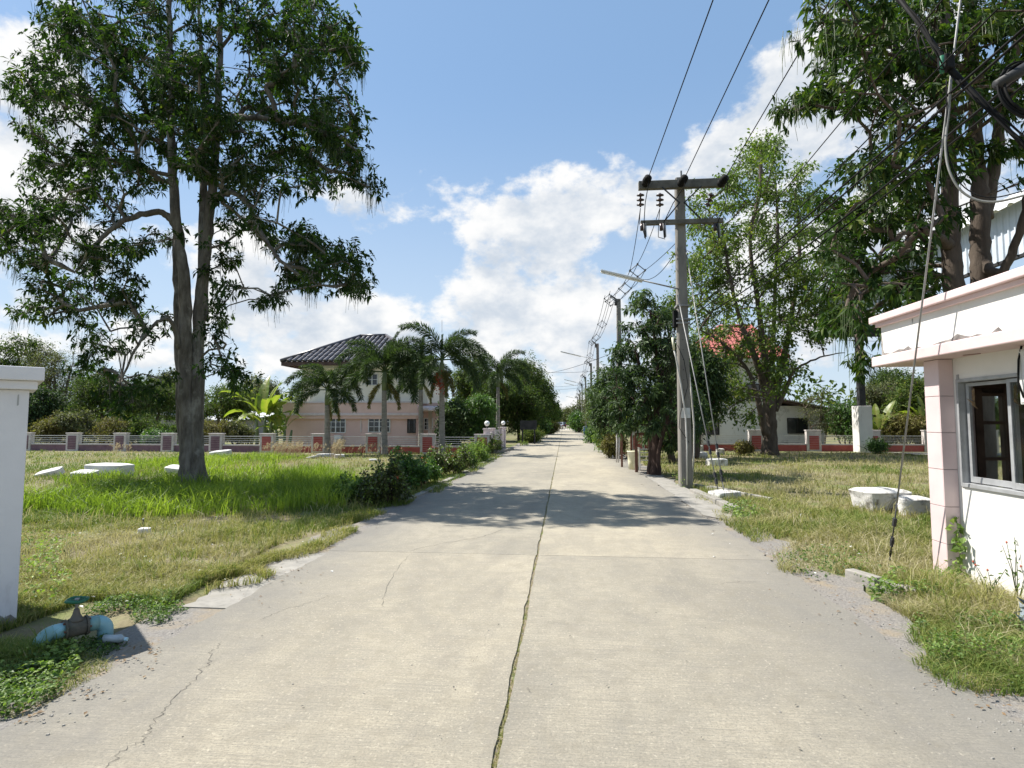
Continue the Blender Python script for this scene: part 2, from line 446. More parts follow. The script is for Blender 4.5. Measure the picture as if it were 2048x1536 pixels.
leafm('leaf_dry', [(0.0, (0.0910, 0.0715, 0.0286)), (0.5, (0.1560, 0.1495, 0.0494)), (0.8, (0.2210, 0.2145, 0.0650)), (1.0, (0.2860, 0.2210, 0.1105))], 0.32, 0.6, 0.2)
leafm('leaf_green', [(0.0, (0.0319, 0.0725, 0.0188)), (0.5, (0.0653, 0.1377, 0.0290)), (1.0, (0.1450, 0.2465, 0.0508))], 0.36, 0.42, 0.4)
leafm('leaf_ixora', [(0.0, (0.0370, 0.0480, 0.0192)), (0.5, (0.0756, 0.0840, 0.0288)), (0.8, (0.1092, 0.1500, 0.0320)), (1.0, (0.2016, 0.3000, 0.0560))], 0.25, 0.4, 0.4)
leafm('petal_red', [(0.0, (0.42, 0.045, 0.02)), (1.0, (0.60, 0.11, 0.045))], 0.3, tcol=(1.2, 1.0, 0.9))
leafm('leaf_palm', [(0.0, (0.0297, 0.0513, 0.0230)), (0.5, (0.0607, 0.0945, 0.0378)), (1.0, (0.1350, 0.1958, 0.0607))], 0.30, 0.55, 0.22)
leafm('leaf_banana', [(0.0, (0.0825, 0.1320, 0.0198)), (0.6, (0.1540, 0.2090, 0.0330)), (1.0, (0.2420, 0.2420, 0.0660))], 0.5, 0.4, 0.4)
leafm('leaf_weed', [(0.0, (0.0524, 0.0938, 0.0265)), (0.5, (0.1136, 0.1877, 0.0463)), (1.0, (0.2622, 0.3441, 0.0828))], 0.36, 0.5, 0.3)
leafm('grass_lawn', [(0.0, (0.42, 0.375, 0.24)), (0.35, (0.34, 0.315, 0.135)), (0.6, (0.235, 0.25, 0.07)), (1.0, (0.125, 0.185, 0.04))], 0.35, 0.6, 0.2, (1.2, 1.25, .8))
leafm('grass_tall', [(0.0, (0.1300, 0.1950, 0.0286)), (0.5, (0.1950, 0.2795, 0.0364)), (1.0, (0.2730, 0.3510, 0.0520))], 0.5, 0.5, 0.3, (1.25, 1.35, .7))
leafm('grass_plume', [(0.0, (0.30, 0.25, 0.16)), (1.0, (0.48, 0.42, 0.31))], 0.4, 0.7, 0.1, (1.1, 1.05, .9))


def glass_mat():
    m, n, b = newmat('window_glass')
    b.inputs['Base Color'].default_value = (0.85, 0.9, 0.9, 1)
    b.inputs['Roughness'].default_value = 0.03
    b.inputs['Transmission Weight'].default_value = 1.0
    b.inputs['IOR'].default_value = 1.45
    m2, n2, b2 = newmat('dark_glass')
    f = noise_node(n2, 0.6, 3)
    n2.links.new(ramp(n2, f, [(0.3, (0.012, 0.014, 0.017)), (0.7, (0.035, 0.04, 0.045))]), b2.inputs['Base Color'])
    b2.inputs['Roughness'].default_value = 0.08
    b2.inputs['Specular IOR Level'].default_value = 0.6
    m3, n3, b3 = newmat('globe_white')
    b3.inputs['Base Color'].default_value = (0.82, 0.82, 0.80, 1)
    b3.inputs['Roughness'].default_value = 0.25


glass_mat()


# ------------------------------------------------------------------ object helpers
def setp(o, label=None, cat=None, group=None, kind=None):
    if label:
        o['label'] = label
    if cat:
        o['category'] = cat
    if group:
        o['group'] = group
    if kind:
        o['kind'] = kind
    return o


def thing(name, label, cat, loc=(0, 0, 0), group=None):
    o = bpy.data.objects.new(name, None)
    o.empty_display_size = 0.2
    COL.objects.link(o)
    o.location = loc
    return setp(o, label, cat, group)


def wloc(o):
    v = Vector(o.location)
    while o.parent:
        o = o.parent
        v += Vector(o.location)
    return v


def link(me, name, mat, parent=None):
    o = bpy.data.objects.new(name, me)
    COL.objects.link(o)
    if mat is not None and not me.materials:
        me.materials.append(MATS[mat])
    if parent is not None:
        o.parent = parent
        o.location = -wloc(parent)
    return o


def np_mesh(name, V, F, mat, parent=None, tint=None, smooth=False):
    V = np.asarray(V, dtype=np.float32).reshape(-1, 3)
    F = np.asarray(F, dtype=np.int32)
    k = F.shape[1]
    me = bpy.data.meshes.new(name)
    me.vertices.add(len(V))
    me.vertices.foreach_set('co', V.ravel())
    me.loops.add(F.size)
    me.loops.foreach_set('vertex_index', F.ravel())
    me.polygons.add(len(F))
    me.polygons.foreach_set('loop_start', np.arange(0, F.size, k, dtype=np.int32))
    me.update(calc_edges=True)
    me.polygons.foreach_set('use_smooth', np.full(len(F), bool(smooth), dtype=bool))
    if tint is not None:
        a = me.attributes.new('tint', 'FLOAT', 'POINT')
        a.data.foreach_set('value', np.clip(np.asarray(tint, dtype=np.float32), 0, 1))
    return link(me, name, mat, parent)


class MB:
    def __init__(s):
        s.v = []
        s.f = []

    def add(s, vs, fs):
        o = len(s.v)
        s.v += [tuple(v) for v in vs]
        s.f += [tuple(o + i for i in f) for f in fs]
        return s

    def box(s, x0, x1, y0, y1, z0, z1):
        return s.add([(x0, y0, z0), (x1, y0, z0), (x1, y1, z0), (x0, y1, z0), (x0, y0, z1), (x1, y0, z1), (x1, y1, z1), (x0, y1, z1)],
                     [(0, 3, 2, 1), (4, 5, 6, 7), (0, 1, 5, 4), (1, 2, 6, 5), (2, 3, 7, 6), (3, 0, 4, 7)])

    def obox(s, c, size, rz=0.0, top=1.0):
        c = Vector(c)
        M = Matrix.Rotation(rz, 3, 'Z')
        hx, hy, hz = size[0] / 2, size[1] / 2, size[2]
        vs = []
        for z, k in ((0, 1), (hz, top)):
            for a, b in ((-1, -1), (1, -1), (1, 1), (-1, 1)):
                vs.append(c + M @ Vector((a * hx * k, b * hy * k, z)))
        return s.add(vs, [(0, 3, 2, 1), (4, 5, 6, 7), (0, 1, 5, 4), (1, 2, 6, 5), (2, 3, 7, 6), (3, 0, 4, 7)])

    def tube(s, pts, rad, n=8, cap=True):
        pts = [Vector(p) for p in pts]
        if isinstance(rad, (int, float)):
            rad = [rad] * len(pts)
        t0 = (pts[1] - pts[0]).normalized()
        u = t0.orthogonal().normalized()
        vs = []
        for i, p in enumerate(pts):
            a = pts[max(i - 1, 0)]
            b = pts[min(i + 1, len(pts) - 1)]
            t = (b - a).normalized()
            u = (u - t * u.dot(t))
            u = u.normalized() if u.length > 1e-6 else t.orthogonal().normalized()
            w = t.cross(u)
            for k in range(n):
                an = 2 * math.pi * k / n
                vs.append(p + (u * math.cos(an) + w * math.sin(an)) * rad[i])
        fs = []
        for i in range(len(pts) - 1):
            for k in range(n):
                k2 = (k + 1) % n
                fs.append((i * n + k, i * n + k2, (i + 1) * n + k2, (i + 1) * n + k))
        if cap:
            fs.append(tuple(reversed(range(n))))
            e = (len(pts) - 1) * n
            fs.append(tuple(range(e, e + n)))
        return s.add(vs, fs)

    def bar(s, a, b, w, h=None, up=(0, 0, 1)):
        a, b = Vector(a), Vector(b)
        h = h or w
        t = (b - a).normalized()
        x = t.cross(Vector(up))
        x = x.normalized() if x.length > 1e-4 else t.orthogonal().normalized()
        y = x.cross(t)
        vs = [p + x * (i * w / 2) + y * (j * h / 2) for p in (a, b) for i, j in ((-1, -1), (1, -1), (1, 1), (-1, 1))]
        return s.add(vs, [(0, 1, 2, 3), (7, 6, 5, 4), (0, 4, 5, 1), (1, 5, 6, 2), (2, 6, 7, 3), (3, 7, 4, 0)])

    def lathe(s, c, prof, n=16, axis='Z'):
        c = Vector(c)
        vs = []
        for r, h in prof:
            for k in range(n):
                a = 2 * math.pi * k / n
                q = (r * math.cos(a), r * math.sin(a), h)
                if axis == 'X':
                    q = (h, q[0], q[1])
                elif axis == 'Y':
                    q = (q[0], h, q[1])
                vs.append(c + Vector(q))
        fs = []
        m = len(prof)
        for i in range(m - 1):
            for k in range(n):
                k2 = (k + 1) % n
                fs.append((i * n + k, i * n + k2, (i + 1) * n + k2, (i + 1) * n + k))
        fs.append(tuple(reversed(range(n))))
        fs.append(tuple(range((m - 1) * n, m * n)))
        return s.add(vs, fs)

    def build(s, name, mat, parent=None, bevel=0.0, smooth=False):
        me = bpy.data.meshes.new(name)
        me.from_pydata(s.v, [], s.f)
        me.update()
        if smooth:
            me.polygons.foreach_set('use_smooth', np.ones(len(me.polygons), dtype=bool))
        o = link(me, name, mat, parent)
        if bevel:
            b = o.modifiers.new('bevel', 'BEVEL')
            b.width = bevel
            b.segments = 2
            b.limit_method = 'ANGLE'
        return o


def vnoise(x, y, scale, seed=0):
    r = np.random.default_rng(seed)
    T = r.random((64, 64))
    xs, ys = np.asarray(x) * scale + 1000.3, np.asarray(y) * scale + 1000.7
    xi, yi = np.floor(xs).astype(int), np.floor(ys).astype(int)
    fx, fy = xs - xi, ys - yi
    fx, fy = fx * fx * (3 - 2 * fx), fy * fy * (3 - 2 * fy)
    a, b = T[xi % 64, yi % 64], T[(xi + 1) % 64, yi % 64]
    c, d = T[xi % 64, (yi + 1) % 64], T[(xi + 1) % 64, (yi + 1) % 64]
    return (a * (1 - fx) + b * fx) * (1 - fy) + (c * (1 - fx) + d * fx) * fy


def unit(a):
    return a / np.maximum(np.linalg.norm(a, axis=1, keepdims=True), 1e-9)


def leaf_arrays(Pp, D, L, Wd, fold=0.10, droop=0.15, nrm=None):
    """kite shaped leaves folded on the midrib: 5 vertices and 4 triangles each"""
    n = len(Pp)
    D = unit(D)
    if nrm is None:
        nrm = rng.normal(size=(n, 3)) * 0.6 + np.array([0, 0, 1.0])
    S = unit(np.cross(D, nrm))
    N = unit(np.cross(S, D))
    L = np.broadcast_to(np.asarray(L, float), (n,))[:, None]
    Wd = np.broadcast_to(np.asarray(Wd, float), (n,))[:, None]
    V = np.empty((n, 5, 3))
    V[:, 0] = Pp
    V[:, 1] = Pp + D * L * 0.5 + N * L * 0.02
    V[:, 2] = Pp + D * L * 0.55 + S * Wd * 0.5 + N * Wd * fold * 2
    V[:, 3] = Pp + D * L * 0.55 - S * Wd * 0.5 + N * Wd * fold * 2
    V[:, 4] = Pp + D * L - np.array([0, 0, 1.0]) * L * droop
    F = np.array([[0, 2, 1], [0, 1, 3], [1, 2, 4], [3, 1, 4]])
    F = (np.arange(n)[:, None, None] * 5 + F[None]).reshape(-1, 3)
    return V.reshape(-1, 3), F


def blade_arrays(B, h, w, lean, az=None):
    n = len(B)
    az = rng.random(n) * 2 * math.pi if az is None else az
    fa = rng.random(n) * 2 * math.pi
    d = np.stack([np.cos(az), np.sin(az), np.zeros(n)], 1)
    s = np.stack([np.cos(fa), np.sin(fa), np.zeros(n)], 1)
    up = np.array([0, 0, 1.0])
    h = h[:, None]
    w = w[:, None]
    lean = lean[:, None]
    mid = B + up * h * 0.55 + d * lean * h * 0.25
    tip = B + up * h * (1 - 0.25 * lean) + d * lean * h * 0.95
    V = np.stack([B - s * w / 2, B + s * w / 2, mid + s * w * 0.38, mid - s * w * 0.38, tip], 1)
    F = np.array([[0, 1, 2], [0, 2, 3], [3, 2, 4]])
    F = (np.arange(n)[:, None, None] * 5 + F[None]).reshape(-1, 3)
    return V.reshape(-1, 3), F


# ------------------------------------------------------------------ trees
def frusta(A, B, ra, rb, n=5):
    D = unit(B - A)
    ref = np.where(np.abs(D[:, 2:3]) > 0.9, np.array([[1.0, 0, 0]]), np.array([[0, 0, 1.0]]))
    U = unit(np.cross(D, ref))
    Wv = np.cross(D, U)
    an = np.arange(n) * 2 * math.pi / n
    ring = U[:, None, :] * np.cos(an)[None, :, None] + Wv[:, None, :] * np.sin(an)[None, :, None]
    V = np.concatenate([A[:, None, :] + ring * ra[:, None, None], B[:, None, :] + ring * rb[:, None, None]], 1)
    f = []
    for k in range(n):
        k2 = (k + 1) % n
        f += [[k, k2, n + k2], [k, n + k2, n + k]]
    F = (np.arange(len(A))[:, None, None] * 2 * n + np.array(f)[None]).reshape(-1, 3)
    return V.reshape(-1, 3), F


def smooth_path(ctrl, seg=6):
    """Catmull-Rom through (point, radius) pairs"""
    p = [np.array(list(c[0]) + [c[1]], float) for c in ctrl]
    p = [2 * p[0] - p[1]] + p + [2 * p[-1] - p[-2]]
    out = []
    for i in range(1, len(p) - 2):
        for k in range(seg):
            t = k / seg
            out.append(0.5 * ((2 * p[i]) + (-p[i - 1] + p[i + 1]) * t + (2 * p[i - 1] - 5 * p[i] + 4 * p[i + 1] - p[i + 2]) * t * t + (-p[i - 1] + 3 * p[i] - 3 * p[i + 1] + p[i + 2]) * t ** 3))
    out.append(p[-2])
    return np.array(out)


def make_tree(name, label, trunks, targets, leafmat, barkmat, clump_r=0.7, twigs=6, leaves=7, L=0.18, Wd=0.06, zmin=1.5, pods=0.0,
              arch=0.16, whorl=True, group=None, cat='tree', tip_r=0.008, trunk_n=12, flare=0.0, tint_bias=0.0, droop=0.3, density_depth=True, lobes=0.0):
    base = Vector(trunks[0][0][0])
    root = thing(name, label, cat, base, group)
    pos, par, rad = [], [], []
    tm = MB()
    for tr in trunks:
        sp = smooth_path(tr, 6)
        jit = rng.normal(size=(len(sp), 3)) * 0.012
        pts = sp[:, :3] + jit
        n = trunk_n
        tm.tube([Vector(q) for q in pts], list(sp[:, 3]), n)
        st = len(pos)
        for i, q in enumerate(sp):
            pos.append(q[:3])
            par.append(st + i - 1 if i else -1)
            rad.append(q[3])
    ntrunk = len(pos)
    if flare:
        for i, v in enumerate(tm.v):
            h = v[2] - base.z
            if h < 0.9:
                c = base
                k = 1 + flare * (1 - h / 0.9) ** 2 * (0.6 + 0.5 * math.sin(5 * math.atan2(v[1] - c.y, v[0] - c.x)))
                tm.v[i] = (c.x + (v[0] - c.x) * k, c.y + (v[1] - c.y) * k, v[2])
    T = np.asarray(targets, float)
    pos = [np.array(p) for p in pos]
    trunkP = np.array(pos)
    dist = np.min(np.linalg.norm(T[:, None, :] - trunkP[None], axis=2), axis=1)
    order = np.argsort(dist)
    tipnode = []
    for ti in order:
        t = T[ti]
        A = np.array(pos)
        dv = t[None] - A
        dd = np.linalg.norm(dv, axis=1)
        cost = dd + 1.1 * np.maximum(0, -dv[:, 2] + 0.15 * dd) + np.where(A[:, 2] < zmin, 50, 0)
        cost[:ntrunk] += 0.25 * np.maximum(0, 0.35 * dd[:ntrunk] - dv[:ntrunk, 2])
        i0 = int(np.argmin(cost))
        a = A[i0]
        D = dd[i0]
        ns = max(2, int(D / 0.45))
        mid = (a + t) / 2 + np.array([0, 0, arch * D]) + rng.normal(size=3) * 0.09 * D
        prev = i0
        for k in range(1, ns + 1):
            s = k / ns
            q = (1 - s) ** 2 * a + 2 * s * (1 - s) * mid + s * s * t
            if k < ns:
                q = q + rng.normal(size=3) * 0.03 * min(D, 2.0)
            pos.append(q)
            par.append(prev)
            rad.append(0.0)
            prev = len(pos) - 1
        tipnode.append((prev, ti))
    pos = np.array(pos)
    par = np.array(par)
    rad = np.array(rad)
    ar = np.zeros(len(pos))
    for nd, _ in tipnode:
        ar[nd] += tip_r ** 2.2 * 2.5
    for i in range(len(pos) - 1, ntrunk - 1, -1):
        if ar[i] == 0:
            ar[i] = tip_r ** 2.2
        if par[i] >= ntrunk:
            ar[par[i]] += ar[i]
    br = ar ** (1 / 2.2)
    idx = np.arange(ntrunk, len(pos))
    ra = np.where(par[idx] >= ntrunk, br[np.maximum(par[idx], 0)], np.minimum(br[idx] * 1.25, rad[np.maximum(par[idx], 0)] * 0.9))
    ra = np.minimum(ra, br[idx] * 1.35)
    VB, FB = frusta(pos[par[idx]], pos[idx], ra, br[idx], 6)
    # twigs and leaves
    tb, te, tt = [], [], []
    for nd, ti in tipnode:
        c = pos[nd]
        back = pos[par[nd]]
        out = c - back
        out = out / max(np.linalg.norm(out), 1e-6)
        k = max(2, int(round(twigs * rng.uniform(0.6, 1.4))))
        d = rng.normal(size=(k, 3))
        d = unit(d) * (rng.random((k, 1)) ** 0.5) * clump_r * np.array([1, 1, 0.72])
        d += out[None] * clump_r * 0.25
        e = c[None] + d
        s = back[None] + (c - back)[None] * rng.uniform(0.2, 1.0, (k, 1))
        tb.append(s)
        te.append(e)
        tt.append(np.full(k, rng.normal() * 0.14))
    tb, te, tt = np.concatenate(tb), np.concatenate(te), np.concatenate(tt)
    VT, FT = frusta(tb, te, np.full(len(tb), tip_r * 0.8), np.full(len(tb), tip_r * 0.35), 3)
    vv = np.array(tm.v)
    ff = []
    for f in tm.f:
        for k in range(1, len(f) - 1):
            ff.append((f[0], f[k], f[k + 1]))
    np_mesh('trunk', vv, np.array(ff), barkmat, root, smooth=True)
    np_mesh('branches', np.concatenate([VB, VT]), np.concatenate([FB, FT + len(VB)]), barkmat, root, smooth=True)
    # whorls at twig ends and some halfway
    td = unit(te - tb)
    spots = [(te, td, tt)]
    sel = rng.random(len(te)) < 0.6
    spots.append((tb[sel] + (te - tb)[sel] * rng.uniform(0.4, 0.8, (sel.sum(), 1)), td[sel], tt[sel]))
    Pl, Dl, Tl = [], [], []
    for sp_, sd, st in spots:
        n = len(sp_)
        ref = rng.normal(size=(n, 3))
        u = unit(np.cross(sd, ref))
        w = np.cross(sd, u)
        for k in range(leaves):
            an = 2 * math.pi * (k + rng.random(n) * 0.5) / leaves
            radial = u * np.cos(an)[:, None] + w * np.sin(an)[:, None]
            if whorl:
                dr = sd * 0.35 + radial * 0.95 + np.array([0, 0, -droop])
                pl = sp_ + rng.normal(size=(n, 3)) * 0.01
            else:
                dr = sd * 0.5 + radial * 0.8 + np.array([0, 0, -droop]) + rng.normal(size=(n, 3)) * 0.3
                pl = sp_ + rng.normal(size=(n, 3)) * L * 0.7
            Pl.append(pl)
            Dl.append(dr)
            Tl.append(st + rng.random(n) ** 1.5 * 0.8 + tint_bias)
    Pl, Dl, Tl = np.concatenate(Pl), np.concatenate(Dl), np.concatenate(Tl)
    sc = rng.uniform(0.45, 1.25, len(Pl))
    V, F = leaf_arrays(Pl, Dl, L * sc, Wd * sc)
    np_mesh('crown', V, F, leafmat, root, tint=np.repeat(Tl, 5))
    if pods:
        n = int(len(te) * pods)
        cl = rng.integers(0, len(te), max(1, n // 10))
        ii = cl[rng.integers(0, len(cl), n)]
        pb = te[ii] + rng.normal(size=(n, 3)) * np.array([.10, .10, .05])
        ln = rng.uniform(0.25, 0.6, n)
        tip = pb + np.stack([rng.normal(size=n) * .05, rng.normal(size=n) * .05, -ln], 1)
        VP, FP = frusta(pb, tip, np.full(n, 0.0045), np.full(n, 0.003), 3)
        np_mesh('seed_pods', VP, FP, 'leaf_pod', root, tint=np.repeat(rng.random(n), 6))
    return root


def px_clumps(ells, Y0, dY, k=1.0):
    out = []
    for (cx, cy, rx, ry, n) in ells:
        for _ in range(int(round(n * k))):
            a, r = rng.random() * 2 * math.pi, math.sqrt(rng.random())
            Y = Y0 + float(np.clip(rng.normal(), -1.7, 1.7)) * dY
            out.append(tuple(P(cx + rx * r * math.cos(a), cy + ry * r * math.sin(a), Y)))
    return out


def ball_clumps(c, r, n, lo=-0.75, shell=0.45):
    out = []
    while len(out) < n:
        v = rng.normal(size=3)
        v /= np.linalg.norm(v)
        if v[2] < lo:
            continue
        k = shell + (1 - shell) * rng.random() ** 0.6
        out.append((c[0] + v[0] * r[0] * k, c[1] + v[1] * r[1] * k, c[2] + v[2] * r[2] * k))
    return out


def simple_tree(name, label, base, lobes, n, leafmat='leaf_wild', barkmat='bark_brown', L=0.22, Wd=0.1, cl=0.75, twigs=7, leaves=6, r0=0.16, group=None, cat='tree', stems=1, tint=0.0, **kw):
    """lobes: list of (centre offset, radii, weight)"""
    b = Vector(base)
    T = []
    tot = sum(l[2] for l in lobes)
    for off, rr, w in lobes:
        T += ball_clumps((b.x + off[0], b.y + off[1], b.z + off[2]), rr, max(3, int(n * w / tot)))
    top = max(l[0][2] for l in lobes)
    trunks = []
    for s in range(stems):
        ax = (rng.normal() * 0.12 + (s - (stems - 1) / 2) * 0.35)
        o = Vector((ax, rng.normal() * 0.12, 0))
        lob = lobes[s % len(lobes)][0]
        trunks.append([((b.x + o.x * 0.3, b.y + o.y * .3, b.z - 0.1), r0), ((b.x + o.x + lob[0] * .15, b.y + o.y, b.z + top * 0.35), r0 * 0.8), ((b.x + o.x * 2 + lob[0] * .6, b.y + o.y * 2 + lob[1] * .5, b.z + top * 0.95), r0 * 0.3)])
    return make_tree(name, label, trunks, T, leafmat, barkmat, clump_r=cl, twigs=twigs, leaves=leaves, L=L, Wd=Wd, zmin=b.z + top * 0.18, group=group, cat=cat,
                     whorl=False, trunk_n=8, tint_bias=tint, tip_r=0.012, **kw)


def copy_tree(o, loc, label=None):
    c = o.copy()
    COL.objects.link(c)
    c.location = loc
    if label:
        c['label'] = label
    def rec(src, dst):
        for ch in list(src.children):
            k = ch.copy()
            COL.objects.link(k)
            k.parent = dst
            rec(ch, k)
    rec(o, c)
    return c

# ================================================================== ground and road
XL, XS, XR = -3.02, -0.34, 2.45          # left edge, seam, right edge of the carriageway


def sheet(name, mat, pts, z, label, parent=None, kind='structure'):
    me = bpy.data.meshes.new(name)
    me.from_pydata([(x, y, z) for x, y in pts], [], [tuple(range(len(pts)))])
    me.update()
    o = link(me, name, mat, parent)
    if parent is None:
        setp(o, label, None, None, kind)
    return o


sheet('ground', 'soil', [(-1500, -60), (1500, -60), (1500, 3000), (-1500, 3000)], -0.045, 'dry grassy soil of the flat plots on both sides of the road')


def strip(name, mat, xa, xb, y0, y1, z, label, step=0.25, wob=0.12, seed=1, wob_in=0.0):
    """ground strip with ragged edges"""
    ys = np.arange(y0, y1 + step, step).astype(float)
    a = xa + (vnoise(ys, ys * 0, 1.7, seed) - 0.5) * 2 * wob + (vnoise(ys, ys * 0, 5.1, seed + 5) - .5) * wob
    b = xb + (vnoise(ys, ys * 0, 1.9, seed + 9) - 0.5) * 2 * wob_in
    V = np.stack([np.stack([a, ys, np.full_like(ys, z)], 1), np.stack([b, ys, np.full_like(ys, z)], 1)], 1).reshape(-1, 3)
    n = len(ys)
    i = np.arange(n - 1) * 2
    F = np.stack([i, i + 1, i + 3, i + 2], 1)
    if xa > xb:
        F = F[:, ::-1]
    o = np_mesh(name, V, F, mat)
    return setp(o, label, None, None, 'structure')


strip('gravel_shoulder', 'gravel', -3.5, XL + 0.05, 0.5, 60, -0.018, 'grey gravel shoulder along the left road edge', wob=0.18, seed=2)
strip('gravel_shoulder', 'gravel', 2.95, XR - 0.05, 0.5, 60, -0.018, 'grey gravel shoulder along the right road edge', wob=0.20, seed=3)
strip('dirt_bed', 'joint_dirt', XL + .1, XR - .1, -6, 420, -0.012, 'dark dirt under the joints between the concrete slabs', wob=0.0, step=5)

road = setp(bpy.data.objects.new('road', None), 'straight pale concrete road of two lanes running to the horizon', None, None, 'structure')
COL.objects.link(road)


def slab(x0, x1, y0, y1, rag0, rag1, seed, parent=None, zt=0.0, name='concrete_slab', mat='concrete_road'):
    """one cast slab: top sheet with slightly ragged long edges and a skirt down into the joint"""
    ys = np.concatenate([[y0], np.arange(math.ceil(y0 / .1) * .1 + .05, y1 - .05, 0.1 if y1 < 24 else (0.5 if y1 < 60 else 5)), [y1]])
    def edge(x, rag, sd):
        return x + (vnoise(ys, ys * 0 + x, 2.3, sd) - .5) * rag + (vnoise(ys, ys * 0 + x, 11.0, sd + 3) - .5) * rag * .8
    a, b = edge(x0, rag0, seed), edge(x1, rag1, seed + 1)
    z0 = -0.03
    rows = [np.stack([a, ys, np.full_like(ys, z0)], 1), np.stack([a + .006, ys, np.full_like(ys, zt)], 1), np.stack([b - .006, ys, np.full_like(ys, zt)], 1), np.stack([b, ys, np.full_like(ys, z0)], 1)]
    V = np.stack(rows, 1).reshape(-1, 3)
    n = len(ys)
    F = []
    for i in range(n - 1):
        for k in range(3):
            F.append((i * 4 + k, i * 4 + k + 1, i * 4 + 4 + k + 1, i * 4 + 4 + k))
    for i in (0, n - 1):
        q = (i * 4, i * 4 + 3, i * 4 + 2, i * 4 + 1)
        F.append(q if i == 0 else q[::-1])
    np_mesh(name, V, np.array(F), mat, parent or road)


J0, JS = 7.12, 8.0
yb = [J0 - 2 * JS + i * JS for i in range(0, 12)] + [100, 140, 190, 250, 330, 415]
for i in range(len(yb) - 1):
    g = 0.004 if yb[i] < 100 else 0.0
    slab(XL, XS - 0.009, yb[i] + g, yb[i + 1] - g, 0.08, 0.016, 20 + i)
    slab(XS + 0.009, XR, yb[i] + g, yb[i + 1] - g, 0.016, 0.10, 60 + i)

# cracks: thin dark ribbons just above the slabs
def crack(pts, w, name='crack'):
    pts = [G(*p) for p in pts]
    V, F = [], []
    q = []
    for i in range(len(pts) - 1):
        for k in range(8):
            t = k / 8
            q.append(pts[i].lerp(pts[i + 1], t))
    q.append(pts[-1])
    for i, p in enumerate(q):
        d = (q[min(i + 1, len(q) - 1)] - q[max(i - 1, 0)]).normalized()
        s = Vector((d.y, -d.x, 0))
        j = s * random.gauss(0, 0.011)
        ww = w * random.uniform(0.35, 1.1) * (0.2 if i in (0, len(q) - 1) else 1)
        V += [p + j - s * ww + Vector((0, 0, .0025)), p + j + s * ww + Vector((0, 0, .0025))]
    for i in range(len(q) - 1):
        F.append((2 * i, 2 * i + 1, 2 * i + 3, 2 * i + 2))
    return np_mesh(name, [tuple(v) for v in V], np.array(F), 'crack_dark', road)


crack([(440, 1285), (425, 1305), (415, 1330), (385, 1365), (345, 1400), (330, 1425), (305, 1450), (285, 1480), (240, 1508), (200, 1545), (150, 1590)], 0.003)
crack([(1010, 1058), (960, 1075), (895, 1085), (840, 1096), (822, 1103)], 0.0035)
crack([(822, 1106), (800, 1130), (770, 1180), (765, 1215)], 0.002)
crack([(520, 1240), (560, 1222), (640, 1200), (660, 1190)], 0.0018)
crack([(1420, 1170), (1480, 1163), (1520, 1165)], 0.0018)
# faint dried tyre scrape patches left out; crossing stripes far along the road
zc = 0.004
for k in range(9):
    x0 = XL + 0.25 + k * 0.6
    o = sheet('crossing_stripe', 'road_paint', [(x0, 118), (x0 + .36, 118), (x0 + .36, 123), (x0, 123)], zc, '', road)

# side aprons of rougher concrete near the pole on the right
ap = sheet('concrete_apron', 'kerb_concrete', [(2.45, 10.4), (2.75, 9.9), (3.0, 10.6), (3.05, 14.0), (2.95, 17.6), (2.46, 18.3)], -0.006, 'cracked grey concrete apron between road and power pole')
lg = setp(bpy.data.objects.new('concrete_ledge', None), 'low grey concrete ledge between the lawn and the left road edge', None, None, 'structure')
COL.objects.link(lg)
for k, (ya, yb4, xa, xb) in enumerate(((4.9, 6.05, -3.46, -2.90), (6.06, 7.0, -3.36, -2.90))):
    slab(xa, xb, ya, yb4, 0.09, 0.008, 90 + k, lg, -.008, 'ledge_slab', 'kerb_concrete')

# kerb stones
def kerb_line(xa, ya, xb, yb_, n, w, h, label, seed, skip=()):
    r = random.Random(seed)
    t = thing('kerb', label, 'kerb', (xa, ya, 0))
    a, b = Vector((xa, ya, 0)), Vector((xb, yb_, 0))
    d = (b - a)
    ln = d.length / n
    rz = math.atan2(d.y, d.x)
    for i in range(n):
        if i in skip:
            continue
        c = a + d * ((i + .5) / n) + Vector((r.gauss(0, .012), 0, -0.06))
        MB().obox(c, (ln - 0.02, w, h + .06 + r.gauss(0, .008)), rz + r.gauss(0, .012), .95).build('kerb_stone', 'kerb_concrete', t, 0.012)
    return t


kerb_line(-3.32, 9.4, -3.22, 27.5, 18, 0.16, 0.022, 'low pale kerb edging the road below the red-flowered hedge', 3, (0, 1, 5, 8, 11, 12))
kerb_line(3.18, 10.9, 3.02, 13.9, 3, 0.18, 0.07, 'short broken kerb beside the guy wire anchor', 4)
kerb_line(3.35, 5.75, 3.05, 6.5, 2, 0.12, 0.08, 'short pale kerb stones in the weeds before the guard booth', 5)
kerb_line(3.35, 15.2, 4.3, 12.4, 4, 0.10, 0.06, 'thin concrete edging in the dry grass behind the power pole', 6)
kerb_line(-3.9, 29.5, -3.15, 33.0, 3, 0.5, 0.12, 'concrete ramp slabs before the white gate wall', 7)

